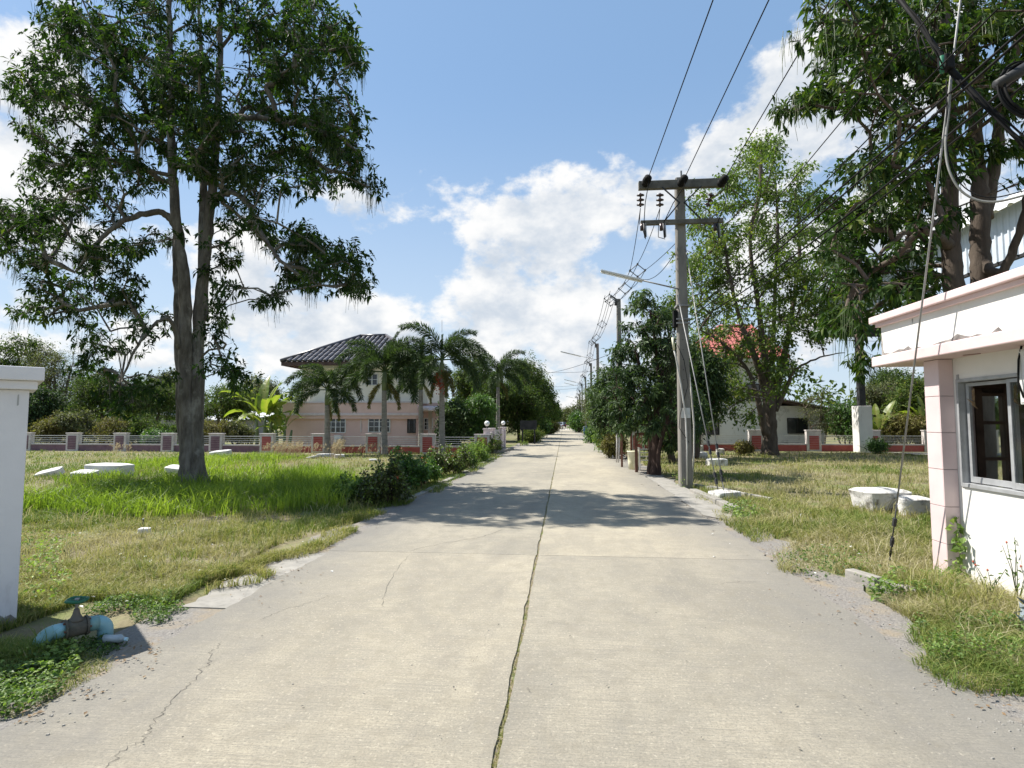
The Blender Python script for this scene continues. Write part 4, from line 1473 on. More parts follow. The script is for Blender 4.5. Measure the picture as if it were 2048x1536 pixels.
for px in (1288, 1327, 1435):
    c = P(px, 452, ya_ - .12)
    cu = MB().tube([c + Vector((0, 0, .07)), c + Vector((.02, -.03, -.32))], [.03, .024], 8).build('fuse_cutout', 'dark_steel', pole1, smooth=True)
    MB().tube([c + Vector((-.05, .05, .08)), c + Vector((-.05, .05, -.10))], [.045, .045], 10).build('cutout_body', 'porcelain_brown', cu, smooth=True)
    MB().tube([c + Vector((.045, -.02, .06)), c + Vector((.05, -.04, -.30))], .012, 6).build('cutout_tube', 'galvanised', cu)
# lamp
def tube_lamp(t, x, y, z, reach, rise, ln):
    e = Vector((x - reach, y - .02, z + rise))
    s = Vector((x, y - .02, z))
    d = (e - s).normalized()
    MB().tube([s, e], .02, 8).build('lamp_arm', 'galvanised', t, smooth=True)
    f = e + d * ln
    MB().bar(e - d * .02, f, .13, .05).build('lamp_housing', 'lamp_white', t, .01)
    off = Vector((0, 0, -.045))
    MB().tube([e + off, f + off], .022, 8).build('fluorescent_tube', 'globe_white', t, smooth=True)


zlm = P(1360, 580, PY).z
eL_ = P(1283, 563, PY)
tip = P(1200, 547, PY)
tube_lamp(pole1, PX - .10, PY - .1, zlm, PX - .1 - eL_.x, eL_.z - zlm, (tip - eL_).length)
MB().box(PX - .11, PX + .12, PY - .168, PY - .162, P(1370, 836, PY).z, P(1370, 816, PY).z).build('notice_sheet', 'paper_white', pole1)
yfr = PY - .2
MB().tube([P(1348, 700, yfr), P(1352, 715, yfr), P(1362, 770, yfr), P(1371, 830, yfr), P(1374, 890, yfr), P(1374, 970, yfr)], .022, 8).build('conduit', 'conduit_grey', pole1, smooth=True)
MB().tube([P(1345, 675, yfr), P(1348, 700, yfr)], .03, 8).build('conduit_cap', 'yellow_white', pole1, smooth=True)
MB().tube([P(1378, 745, PY + .2), P(1383, 790, PY + .2), P(1388, 850, PY + .2), P(1388, 905, PY + .2), P(1384, 968, PY + .2)], .022, 8).build('conduit', 'conduit_grey', pole1, smooth=True)
MB().tube([P(1355, 690, yfr), P(1368, 720, yfr), P(1376, 770, yfr), P(1360, 830, yfr), P(1358, 855, yfr), P(1378, 885, yfr)], .008, 5).build('loose_cable', 'black_rubber', pole1, smooth=True)
for py in (613, 640, 648):
    c = P(1364, py, PY)
    MB().box(c.x - .17, c.x + .17, PY - .18, PY + .18, c.z - .02, c.z + .02).build('strap', 'galvanised', pole1)
MB().box(PX - .24, PX - .14, PY - .14, PY + .05, P(1352, 655, PY).z, P(1352, 622, PY).z).build('cable_clamp', 'black_rubber', pole1, .01)

# further poles in a row
tops = [(1237, 599), (1195, 688), (1182, 727), (1171, 754), (1164, 769), (1160, 781), (1158, 789), (1155, 794)]
ord_ = ['second', 'third', 'fourth', 'fifth', 'sixth', 'seventh', 'eighth', 'ninth']
poleP = []
for k, (tx, ty) in enumerate(tops):
    Y = (PH - CAMH) * FPX / (843 - ty) * 1.0
    q = P(tx, ty, Y)
    x = q.x
    t = thing('utility_pole', '%s concrete power pole from the camera in the row along the right roadside' % ord_[k], 'pole', (x, Y, 0), 'power poles along the road')
    concrete_pole(t, x, Y, PH, .30, .21)
    MB().bar((x - .05, Y - .12, PH - .1), (x - .45, Y - .3, PH + .15), .05, .08).build('cable_bracket', 'spacer_grey', t)
    MB().box(x - .2, x - .1, Y - .12, Y + .12, PH - .32, PH - .05).build('insulator_block', 'dark_steel', t)
    if k in (1, 3, 4, 6):
        z = {1: 6.7, 3: 6.95, 4: 7.6, 6: 6.9}[k]
        tube_lamp(t, x, Y - .1, z, 1.4, .35, 1.7)
    if k == 1:
        MB().box(x + .35, x + .5, Y - .05, Y + .05, 3.9, 5.1).build('line_rack', 'galvanised', t)
    poleP.append(Vector((x, Y, PH)))


def wire(a, b, sag, r, label, n=18, mat='black_rubber', group=None, name='power_line', sides=5):
    a, b = Vector(a), Vector(b)
    pts = []
    for i in range(n + 1):
        t = i / n
        p = a.lerp(b, t)
        p.z -= sag * 4 * t * (1 - t)
        pts.append(p)
    o = MB().tube(pts, r, sides).build(name, mat, smooth=True)
    return setp(o, label, 'cable', group)


# overhead lines towards the camera, running to a pole behind the camera
for i, (px, w) in enumerate(((1422, 'left'), (1533, 'middle'), (1655, 'right'))):
    tgt = P(px, 0, 8.4)
    d = tgt - dead[i]
    end = dead[i] + d * ((dead[i].y + 2.0) / (dead[i].y - 8.4))
    end.z = dead[i].z + (tgt.z - dead[i].z) * 1.6
    wire(dead[i], end, .02, .011, 'black overhead power line running to the top of the picture, %s of three' % w)
# jumpers on the pole
for i in range(3):
    a = dead[i]
    c = P((1288, 1327, 1435)[i], 446, ya_ - .14)
    pts = [a, a + Vector((-.01 if i < 2 else .05, .05, -.22)), (a + c) / 2 + Vector((-.03 if i < 2 else .09, 0, -.08)), c]
    MB().tube(pts, .011, 5).build('jumper_cable', 'black_rubber', pole1, smooth=True)
    e = P((1291, 1330, 1432)[i], 478, ya_ - .14)
    lo = e.lerp(hang[i], .35) + Vector((-.12 if i else -.02, .05, -.22 if i else -.02))
    MB().tube([e, lo, hang[i] + Vector((0, .25, -.32)), hang[i]], .010, 5).build('jumper_cable', 'black_rubber', pole1, smooth=True)
# spacer cable bundle from hang points to successive poles
def spacer(c, s, label, yaw=0.0):
    c = Vector(c)
    m = MB()
    q = [c + Vector((-s, 0, 0)), c + Vector((0, 0, s * .85)), c + Vector((s, 0, 0)), c + Vector((0, 0, -s * .85))]
    for i in range(4):
        m.tube([q[i], q[(i + 1) % 4]], .016, 6)
    for p in q:
        m.tube([p + Vector((0, -.06, 0)), p + Vector((0, .06, 0))], .036, 8)
    o = m.build('cable_spacer', 'spacer_grey')
    return setp(o, label, 'cable spacer', 'diamond spacers on the cable bundle')


b1 = P(1275, 541, 20.5)
b2 = P(1250, 577, 25.0)
b3 = P(1221, 603, poleP[0].y - .35)
S = .27
offs = [Vector((-S, 0, 0)), Vector((0, 0, S * .85)), Vector((S, 0, 0)), Vector((0, 0, -S * .85))]
nm = ['left', 'upper', 'right', 'lower']
starts = [hang[0], hang[1], hang[2], P(1350, 505, PY)]
for i in range(4):
    st_, of = starts[i], offs[i] if i != 3 else offs[2] * .9 + Vector((0, 0, -.1))
    wire(st_, b1 + offs[i], .12 if i < 3 else .35, .010, 'black cable from the nearest pole to the first diamond spacer, %s strand' % nm[i])
    pts_ = []
    for a, b, sg in ((b1, b2, .10), (b2, b3, .10)):
        for k in range(8):
            p = a.lerp(b, k / 8)
            p.z -= sg * 4 * (k / 8) * (1 - k / 8)
            pts_.append(p + offs[i])
    pts_.append(b3 + offs[i])
    o = MB().tube(pts_, .012, 5).build('power_line', 'black_rubber', smooth=True)
    setp(o, 'black spacer cable between first diamond spacer and second pole, %s strand' % nm[i], 'cable')
spacer(b1, S, 'diamond cable spacer nearest the first pole')
spacer(b2, S, 'diamond cable spacer just before the second pole')
spacer(b3, S, 'diamond cable spacer at the second pole top')
for k in range(len(poleP) - 1):
    a, b = poleP[k] + Vector((-.45, -.3, .15)), poleP[k + 1] + Vector((-.45, -.3, .15))
    sc_ = .27
    for i in range(4):
        wire(a + offs[i], b + offs[i], .55, .012, '%s strand of the spacer cable between the %s and %s poles' % (nm[i], ord_[k], ord_[k + 1]), 12, group='spacer cable spans')
    for jj, t in enumerate((.03, .35, .68, .97) if k < 4 else (.4, .9)):
        c = a.lerp(b, t)
        c.z -= .55 * 4 * t * (1 - t)
        spacer(c, sc_, '%s diamond cable spacer on the span between the %s and %s poles' % (('first', 'second', 'third', 'last')[jj], ord_[k], ord_[k + 1]))
# low telecom bundle sagging behind the mango tree to the second pole
for i in range(7):
    z = 4.0 - i * .10 + P(1350, 650, PY).z - 4.1
    a = Vector((PX - .18, PY, z))
    b = Vector((poleP[0].x + .1, poleP[0].y, 5.0 - i * .14))
    wire(a, b, 1.0 + .22 * i + random.random() * .15, .009, '%s dark telephone cable sagging from nearest pole to second pole' % ('topmost', 'second from top', 'third from top', 'middle', 'third from bottom', 'second from bottom', 'lowest')[i], 20, group='telephone cables to the second pole', name='telephone_cable')
for i in range(3):
    a = poleP[0] + Vector((0, 0, -2.8 - i * .25))
    b = poleP[1] + Vector((0, 0, -2.9 - i * .25))
    wire(a, b, .9, .010, '%s dark telephone cable sagging from second pole to third pole' % ('upper', 'middle', 'lower')[i], 16, group='telephone cables to the third pole', name='telephone_cable')
# wires crossing the road
for i, (l, r, sg) in enumerate((((1094, 746, 50), (1330, 660, 18.5), .25), ((1094, 745, 50), (1245, 735, 46), .15), ((1098, 774, 70), (1195, 764, 62), .12), ((1102, 779, 70), (1182, 772, 62), .12))):
    wire(P(*l), P(*r), sg, .012, ['higher thin wire crossing the road to the roadside trees', 'lower thin wire crossing the road to the roadside trees', 'higher faint wire crossing the road farther away', 'lower faint wire crossing the road farther away'][i], name='telephone_cable')

# guy wires of the nearest pole
anc = thing('anchor_block', 'rough white concrete anchor block of the two guy wires', 'block', G(1452, 992))
def guy(top, bot, label, clips):
    t = thing('guy_wire', label, 'guy wire', bot)
    MB().tube([top, bot], .013, 6).build('strand', 'galvanised', t, smooth=True)
    d = (Vector(top) - Vector(bot)).normalized()
    for s in clips:
        c = Vector(bot) + d * s
        MB().bar(c - d * .06, c + d * .06, .05, .06).build('clamp', 'dark_steel', t, .008)
    return t


guy(P(1355, 590, PY - .15), G(1437, 985, .05), 'steel guy wire from the lamp height of the nearest pole to its anchor', (.25, .4, .95, 1.15))
guy(P(1369, 480, PY - .05), G(1449, 990, .05), 'taller steel guy wire from the crossarm of the nearest pole', (.35, .5, .9, 1.1))

# telephone pole just outside the frame that carries the near cables
TX, TY, TZ = 4.12, 4.45, 8.0
tp = thing('telephone_pole', 'concrete telephone pole just beyond the right picture edge', 'pole', (TX, TY, 0))
concrete_pole(tp, TX, TY, TZ, .28, .2)
MB().bar((TX - .5, TY - .02 + .14, 7.3), (TX + .4, TY + .12, 7.3), .08, .1).build('crossarm', 'galvanised', tp)
gbot = G(1778, 1131)
gtop = P(1921, 0, 5.34)
gup = gbot + (gtop - gbot) * 1.30
g3 = thing('guy_wire', 'steel guy wire in front of the guard booth with turnbuckle near the ground', 'guy wire', gbot)
MB().tube([gup, gbot + (gtop - gbot) * .135], .0095, 6).build('strand', 'galvanised', g3, smooth=True)
d = (gtop - gbot).normalized()
q = gbot + (gtop - gbot) * .135
MB().tube([q, gbot + d * .06], .007, 6).build('anchor_rod', 'dark_steel', g3, smooth=True)
MB().tube([gbot + d * .10 + Vector((0, 0, 0)), gbot + d * .17 + Vector((.012, 0, 0)), gbot + d * .22, gbot + d * .17 + Vector((-.012, 0, 0)), gbot + d * .10], .006, 6).tube([gbot, gbot + d * .12], .008, 6).build('shackle', 'dark_steel', g3, smooth=True)
for s in (.30, .52, .56):
    c = gbot + d * s
    MB().bar(c - d * .03, c + d * .03, .034, .04).build('clamp', 'dark_steel', g3, .006)
MB().bar(gbot + d * .24, gbot + d * .36, .02, .045).build('turnbuckle', 'dark_steel', g3, .005)
# steel hook that ties the guy to the telephone pole, above the frame
wire(gup, (TX, TY, 7.3), .0, .012, 'steel strand from the booth guy wire to the telephone pole, above the picture', 4, 'galvanised', name='steel_strand')

# near telephone cables from nearest pole up to the right
for i, (a, b, sg, r) in enumerate((((1382, 622), (1885, 195), .06, .012), ((1384, 632), (1890, 205), .10, .012), ((1385, 645), (2010, 165), .18, .013), ((1386, 655), (2030, 170), .20, .010), ((1380, 640), (1840, 175), -.02, .007), ((1378, 610), (1760, 150), .0, .006))):
    A = P(a[0], a[1], PY - .1)
    B = P(b[0], b[1], 5.4)
    wire(A, A + (B - A) * 1.10, sg, r, ['black telephone cable from nearest pole rising rightward, uppermost of the thick pair', 'black telephone cable from nearest pole rising rightward, lower of the thick pair', 'black telephone cable from nearest pole rising to the cable coil', 'thin black cable rising to the cable coil below the others', 'thin dark cable rising rightward above the thick cables', 'thinnest dark cable rising rightward to the top of the tree'][i], 20, name='telephone_cable')
wire(P(1640, 680, 20), P(2100, 690, 6.0), .0, .004, 'thin straight wire crossing behind the booth under the hall roof', 6)
# dark cable bundle and junction box
jb = thing('cable_junction', 'dark cable junction bundle hanging in the right tree top', 'junction box', P(1893, 130, 5.35))
MB().tube([P(1790, -12, 5.7), P(1840, 50, 5.55), P(1893, 128, 5.4), P(1950, 190, 5.2), P(2060, 305, 4.95)], [.012, .018, .026, .018, .015], 8).build('cable_bundle', 'black_rubber', jb, smooth=True)
for k in range(4):
    j_ = lambda: Vector((random.gauss(0, .02), random.gauss(0, .02), random.gauss(0, .02)))
    pts = smooth_path([(P(1790, -12, 5.7) + j_(), .008), (P(1840, 50, 5.55) + j_(), .008), (P(1893, 128, 5.4) + j_(), .008), (P(1950, 190, 5.2) + j_(), .008), (P(2060, 305, 4.95) + j_(), .008)], 5)
    MB().tube([Vector(q[:3]) for q in pts], .009, 6).build('cable', 'black_rubber', jb, smooth=True)
MB().obox(P(1893, 140, 5.36), (.11, .09, .13), .4).build('closure', 'black_rubber', jb, .01)
MB().tube([P(1884, 112, 5.3), P(1884, 146, 5.3)], .018, 8).build('green_connector', 'green_paint', jb, smooth=True)
for k in range(5):
    y_ = 5.3 + random.gauss(0, .08)
    MB().tube([P(1830 + k * 12, 60 + k * 10, y_), P(1845 + k * 14, 110 + random.gauss(0, 12), y_), P(1890, 140, y_)], .006, 5).build('pigtail', 'black_rubber', jb, smooth=True)
for nm_, off in (('grey drooping cable loop under the junction in the right tree', 0), ('second drooping cable loop just inside the first', 9)):
    pts = [P(1902 - off, 160, 5.3), P(1898 - off * .5, 220, 5.3), P(1891 + off * .3, 290, 5.25), P(1900 + off, 345, 5.2), P(1930 + off * .5, 388 - off, 5.15), P(1985, 404 - off, 5.05), P(2070, 385 - off, 4.9)]
    sm = smooth_path([(p, .010 if off == 0 else .006) for p in pts], 6)
    setp(MB().tube([Vector(q[:3]) for q in sm], .0105 if off == 0 else .0055, 6).build('cable_loop', 'cable_grey' if off == 0 else 'black_rubber', smooth=True), nm_, 'cable')
coil = thing('cable_coil', 'coil of black cable hanging at the right picture edge', 'cable coil', P(2050, 180, 4.75))
cc_ = P(2056, 182, 4.75)
for k in range(9):
    pts = []
    ra2, rb2 = .20 + random.gauss(0, .012), .245 + random.gauss(0, .012)
    o_ = Vector((random.gauss(0, .012), random.gauss(0, .03), random.gauss(0, .012)))
    for j in range(25):
        a = 2 * math.pi * j / 24
        pts.append(cc_ + o_ + Vector((ra2 * math.cos(a), .25 * ra2 * math.sin(a), rb2 * math.sin(a) * (1 if math.sin(a) > 0 else 1.0))))
    MB().tube(pts, .0095, 6).build('cable_turn', 'black_rubber', coil, smooth=True)
MB().tube([cc_ + Vector((-.23, 0, .06)), cc_ + Vector((.1, 0, .26))], .045, 10).build('splice_sleeve', 'dark_steel', coil, smooth=True)

# ================================================================== water pipe with gate valve
pp = thing('water_pipe', 'blue plastic water pipe with iron gate valve beside the gate pillar', 'pipe', G(140, 1285))
A0 = G(108, 1262, .13)
A1 = G(190, 1243, .13)
ax = (A1 - A0)
ax.z = 0
ax.normalize()
zc_ = .12
A0.z = A1.z = zc_
r = .045
def bend(p, dirh, n=7, rad=.07):
    out = []
    for i in range(n + 1):
        a = math.pi / 2 * i / n
        out.append(p + dirh * (rad * math.sin(a)) + Vector((0, 0, -rad * (1 - math.cos(a)))))
    return out


lp = bend(A0, -ax)
lp.append(lp[-1] + Vector((0, 0, -.12)))
MB().tube([A0 + ax * .03] + lp, [r * 1.18] * 2 + [r * 1.18] * (len(lp) - 1), 18).build('elbow', 'pvc_teal', pp, smooth=True)
side = Vector((ax.y, -ax.x, 0))
rp = bend(A1, ax)
rp.append(rp[-1] + Vector((0, 0, -.16)))
MB().tube([A1 - ax * .04] + rp, r * 1.18, 18).build('elbow', 'pvc_blue', pp, smooth=True)
vc = A0.lerp(A1, .52)
MB().tube([A0 + ax * .02, vc - ax * .07], r, 18).build('pipe', 'pvc_light', pp, smooth=True)
MB().tube([vc - ax * .14, vc - ax * .055], r * 1.2, 18).build('coupling', 'pvc_blue', pp, smooth=True)
MB().tube([vc + ax * .07, A1], r, 18).build('pipe', 'pvc_light', pp, smooth=True)
MB().tube([vc + ax * .055, vc + ax * .14], r * 1.22, 18).build('coupling', 'pvc_teal', pp, smooth=True)
vb = MB().tube([vc - ax * .065, vc - ax * .05, vc + ax * .05, vc + ax * .065], [.058, .064, .064, .058], 16)
vb.build('valve_body', 'cast_iron', pp, smooth=True)
MB().lathe(vc, [(.040, -.02), (.042, .045), (.052, .05), (.052, .063), (.038, .07), (.026, .095), (.020, .12), (.017, .135)], 16).build('bonnet', 'cast_iron', pp, smooth=True)
MB().lathe(vc, [(.011, .14), (.011, .195), (.016, .20), (.016, .212)], 10).build('stem', 'galvanised', pp, smooth=True)
for sgn in (-1, 1):
    fl = MB().tube([vc + ax * (sgn * .058), vc + ax * (sgn * .072)], .072, 18).build('flange', 'cast_iron', pp)
    for k in range(6):
        a = 2 * math.pi * k / 6
        o3 = (side * math.cos(a) + Vector((0, 0, 1)) * math.sin(a)) * .058
        MB().tube([vc + ax * (sgn * .073) + o3, vc + ax * (sgn * .084) + o3], .008, 6).build('bolt', 'rust', fl)
hwm = MB()
cw_ = vc + Vector((0, 0, .20))
hwm.tube([cw_ + Vector((.066 * math.cos(a), .066 * math.sin(a), .004 * math.sin(3 * a))) for a in [2 * math.pi * i / 24 for i in range(25)]], .0115, 8)
for i in range(4):
    a = math.pi / 2 * i + .4
    hwm.bar(cw_, cw_ + Vector((.064 * math.cos(a), .064 * math.sin(a), 0)), .014, .010)
hwm.build('handwheel', 'green_paint', pp, smooth=True)

# ================================================================== stone and foam blocks
def block(name, label, px, py, w, d, h, mat, seed, rz=0.0, top=1.0, tilt=(0, 0), taper=None, cat='block'):
    """irregular chipped block from a subdivided, displaced box"""
    r = np.random.default_rng(seed)
    c = G(px, py)
    n = 7
    V_, idx, F_ = [], {}, []
    def vid(i, j, k):
        key = (i, j, k)
        if key not in idx:
            idx[key] = len(V_)
            x, y, z = i / n - .5, j / n - .5, k / n
            kx = 1.0 if taper is None else taper + (1 - taper) * z
            rr_ = 1 - .10 * (abs(2 * x) ** 4) * (abs(2 * y) ** 4)
            x, y = x * kx * rr_, y * kx * rr_
            zz = z
            if z > .99:
                zz = 1 - .12 * (max(abs(i / n - .5), abs(j / n - .5)) * 2) ** 6
            jit = r.normal(size=3) * .016
            V_.append((x * w + jit[0] * min(w, .5), y * d + jit[1] * min(d, .5), zz * h + jit[2] * .6 * h + 0))
        return idx[key]
    for a in range(n):
        for b in range(n):
            F_.append((vid(a, b, n), vid(a + 1, b, n), vid(a + 1, b + 1, n), vid(a, b + 1, n)))
            F_.append((vid(a, 0, b), vid(a + 1, 0, b), vid(a + 1, 0, b + 1), vid(a, 0, b + 1)))
            F_.append((vid(a, n, b + 1), vid(a + 1, n, b + 1), vid(a + 1, n, b), vid(a, n, b)))
            F_.append((vid(0, a, b + 1), vid(0, a + 1, b + 1), vid(0, a + 1, b), vid(0, a, b)))
            F_.append((vid(n, a, b), vid(n, a + 1, b), vid(n, a + 1, b + 1), vid(n, a, b + 1)))
    M = Euler((tilt[0], tilt[1], rz)).to_matrix()
    V2 = [tuple(M @ Vector(v)) for v in V_]
    me = bpy.data.meshes.new(name)
    me.from_pydata(V2, [], F_)
    me.update()
    me.materials.append(MATS[mat])
    o = bpy.data.objects.new(name, me)
    COL.objects.link(o)
    o.location = (c.x, c.y + d / 2, -.06)
    b_ = o.modifiers.new('bevel', 'SUBSURF')
    b_.levels = b_.render_levels = 1
    return setp(o, label, cat)


block('stone_block', 'large white stone block with flat top beside the booth, wide at the top', 1783, 1022, .92, .75, .44, 'white_stone', 1, .25, taper=.82)
block('stone_block', 'smaller white stone block touching the large one beside the booth', 1842, 1027, .55, .5, .34, 'white_stone', 2, -.1)
block('stone_block', 'flat white stone block in the grass right of the guy wires', 1437, 930, .75, .5, .30, 'white_stone', 3, .1)
block('stone_block', 'upper white stone of two lying behind the nearest pole', 1392, 905, .78, .6, .46, 'white_stone', 4, .3)
block('stone_block', 'lower white stone of two lying behind the nearest pole', 1398, 915, .85, .5, .32, 'white_stone', 5, -.1)
block('stone_block', 'small grey white stone before the red fence near the pole', 1442, 908, .38, .3, .34, 'white_stone', 6, .2)
o_ = block('block', 'x', 1455, 998, .62, .45, .22, 'white_stone', 7, .5)
o_.name = 'anchor_stone'
for k_ in ('label', 'category'):
    del o_[k_]
o_.parent = anc
o_.location = Vector(o_.location) - Vector(anc.location)
block('foam_slab', 'long white slab with rough side lying in the tall grass left of the tree', 200, 950, 1.40, .7, .40, 'foam_white', 8, -.12)
block('foam_slab', 'tilted thin white slab at the far left of the lawn', 90, 950, .7, .4, .22, 'foam_white', 9, .3, tilt=(.25, -.25))
block('foam_slab', 'thin white slab lying in front of the long slab', 160, 954, .75, .4, .24, 'foam_white', 10, -.1, tilt=(.2, .0))
block('foam_slab', 'flat white slab partly hidden behind the big tree trunk', 345, 944, .7, .5, .24, 'foam_white', 11, .1, tilt=(.15, .1))
block('foam_slab', 'white slab in the grass right of the big tree trunk', 436, 911, 1.0, .5, .30, 'foam_white', 12, -.05, tilt=(.1, -.1))
block('foam_slab', 'flat pale slab on the lawn below the leftmost palm', 648, 912, .9, .5, .16, 'foam_white', 13, .1)
block('foam_slab', 'tilted pale slab left of the flat one below the leftmost palm', 618, 915, .65, .4, .10, 'foam_white', 14, -.4, tilt=(.1, -.2))
block('foam_slab', 'small pale chunk right of the flat slab below the leftmost palm', 676, 914, .45, .35, .18, 'foam_white', 15, .4)
block('foam_chunk', 'small white scrap on the lawn left of the red hedge', 744, 920, .32, .25, .10, 'foam_white', 16, .4)
block('stone', 'small pale stone lying alone in the short lawn', 283, 1062, .16, .12, .10, 'white_stone', 17, .4, cat='stone')
bt = thing('bottle', 'small brown glass bottle standing in the lawn behind the pale stone', 'bottle', G(286, 1050))
q = G(286, 1050)
MB().lathe((q.x, q.y, -.03), [(.022, 0), (.025, .01), (.025, .07), (.011, .095), (.010, .12)], 12).build('glass_body', 'porcelain_brown', bt, smooth=True)
MB().lathe((q.x, q.y, .09), [(.012, 0), (.012, .015)], 10).build('cap', 'lamp_white', bt)
q = G(226, 1286)
pbt = thing('plastic_bottle', 'crushed clear plastic bottle on the dirt beside the water pipe', 'bottle', q)
MB().tube([q + Vector((-.07, 0, .0)), q + Vector((-.06, 0, .03)), q + Vector((.0, .005, .03)), q + Vector((.05, .01, .03)), q + Vector((.08, .015, .025))], [.012, .032, .026, .031, .012], 10).build('bottle_body', 'plastic_clear', pbt, smooth=True)
MB().tube([q + Vector((.08, .015, .025)), q + Vector((.10, .018, .025))], .014, 8).build('cap', 'pvc_light', pbt)
q = G(2046, 1262)
m = MB()
for k in range(9):
    a = Vector((q.x + random.gauss(.08, .03), q.y + random.gauss(0, .05), .03 + random.random() * .16))
    m.add([a, a + Vector((random.gauss(0, .06), random.gauss(0, .06), .05)), a + Vector((random.gauss(0, .06), random.gauss(0, .06), .08)), a + Vector((random.gauss(0, .06), random.gauss(0, .05), -.02))], [(0, 1, 2), (0, 2, 3)])
setp(m.build('plastic_bag', 'plastic_clear'), 'crumpled pale plastic bag caught in the weeds at the right edge', 'plastic bag')

# ================================================================== odds and ends under the mango tree
def Q(px, py, Y): return P(px, py, Y)


YA = 21.0
fr = thing('rusty_frame', 'rusty steel frame of two posts and a crossbar by the roadside', 'frame', (P(1252, 925, YA).x, YA, 0))
for px in (1243, 1262):
    a = P(px, 856, YA)
    MB().box(a.x - .035, a.x + .035, YA - .035, YA + .035, -.05, a.z).build('post', 'rust', fr)
MB().bar(P(1243, 857, YA), P(1262, 857, YA), .05, .06).build('crossbar', 'rust', fr)
MB().bar(P(1243, 906, YA), P(1262, 906, YA), .04, .05).build('lower_bar', 'rust', fr)
YB = 18.9
fr = thing('rusty_frame', 'taller dark rusty doorway frame next to the mango trunk', 'frame', (P(1285, 925, YB).x, YB, 0))
for px in (1272, 1299):
    a = P(px, 866, YB)
    MB().box(a.x - .045, a.x + .045, YB - .045, YB + .045, -.05, a.z).build('post', 'rust', fr)
MB().bar(P(1270, 868, YB), P(1301, 868, YB), .08, .09).build('crossbar', 'rust', fr)
cr = thing('white_rack', 'small white barred rack standing under the mango tree', 'rack', (P(1288, 925, 19.8).x, 19.8, 0))
xa_, xb_ = P(1278, 900, 19.8).x, P(1301, 900, 19.8).x
for x in (xa_, xb_):
    for y in (19.65, 19.95):
        MB().box(x - .02, x + .02, y - .02, y + .02, -.03, P(1288, 895, 19.8).z).build('leg', 'rail_white', cr)
for py in (898, 905, 912, 920):
    z = P(1288, py, 19.8).z
    MB().bar((xa_, 19.65, z), (xb_, 19.65, z), .025, .03).build('bar', 'rail_white', cr)
yb_t = thing('plastic_tub', 'pale yellow plastic tub behind the rusty frames', 'tub', (P(1267, 922, 20.0).x, 20.0, 0))
q = P(1267, 922, 20.0)
MB().lathe((q.x, 20.0, -.03), [(.17, 0), (.19, .3), (.21, .62), (.225, .63), (.225, .66), (.20, .66), (.19, .6)], 18).build('tub_body', 'yellow_white', yb_t, smooth=True)
wa = thing('white_arch', 'thin white arched pole wound with vines by the roadside', 'arch', (P(1236, 918, 21.5).x, 21.5, 0))
MB().tube([P(1233, 925, 21.5), P(1234, 880, 21.5), P(1232, 850, 21.5), P(1235, 845, 21.5), P(1239, 850, 21.5), P(1238, 900, 21.5), P(1237, 925, 21.5)], .028, 6).build('arch_tube', 'rail_white', wa, smooth=True)
hp = thing('scrap_heap', 'low dark heap of scrap metal and slats at the road edge', 'scrap', G(1245, 921))
q = G(1245, 921)
for k in range(9):
    a = q + Vector((random.gauss(0, .18), random.gauss(0, .25), .04 + random.random() * .1))
    MB().bar(a, a + Vector((random.gauss(0, .3), random.gauss(0, .3), random.random() * .14)), .05, .03).build('slat', random.choice(['rust', 'dark_steel', 'kerb_concrete']), hp)
for i, (px, py, Y) in enumerate(((1172, 868, 72), (1152.5, 861, 100))):
    b = Vector((P(px, py, Y).x, Y, 0))
    t = thing('litter_bin', ['nearer blue plastic litter drum by the right roadside', 'farther blue plastic litter drum by the right roadside'][i], 'bin', b)
    MB().lathe(b, [(.28, 0), (.30, .04), (.31, .3), (.33, .33), (.31, .36), (.31, .62), (.33, .65), (.31, .68), (.31, .92), (.33, .95)], 16).build('drum', 'bin_blue', t, smooth=True)
    MB().lathe(b + Vector((0, 0, .95)), [(.34, 0), (.34, .03), (.2, .07)], 16).build('lid', 'bin_blue', t, smooth=True)
wp = thing('gate_post_wall', 'pale gate post behind the third pole on the right roadside', 'wall', (P(1181, 866, 66).x, 66, 0))
q = P(1181, 866, 66)
MB().box(q.x - .2, q.x + .25, 65.8, 66.2, 0, 2.0).build('post', 'white_wall', wp)
MB().box(q.x - .25, q.x + .3, 65.75, 66.25, 2.0, 2.1).build('cap', 'white_wall', wp)
MB().box(q.x + .25, q.x + 3.5, 65.95, 66.05, 0, 1.4).build('panel', 'rust', wp)
sg = thing('roadside_sign', 'dark board on two posts left of the road beyond the gate wall', 'sign', (P(1052, 865, 42).x, 42, 0))
q = P(1057, 865, 42)
for dx in (-.45, .45):
    MB().box(q.x + dx - .05, q.x + dx + .05, 41.95, 42.05, -.05, 1.75).build('post', 'dark_steel', sg)
MB().box(q.x - .62, q.x + .62, 41.9, 41.94, 1.05, 1.72).build('board', 'dark_steel', sg)

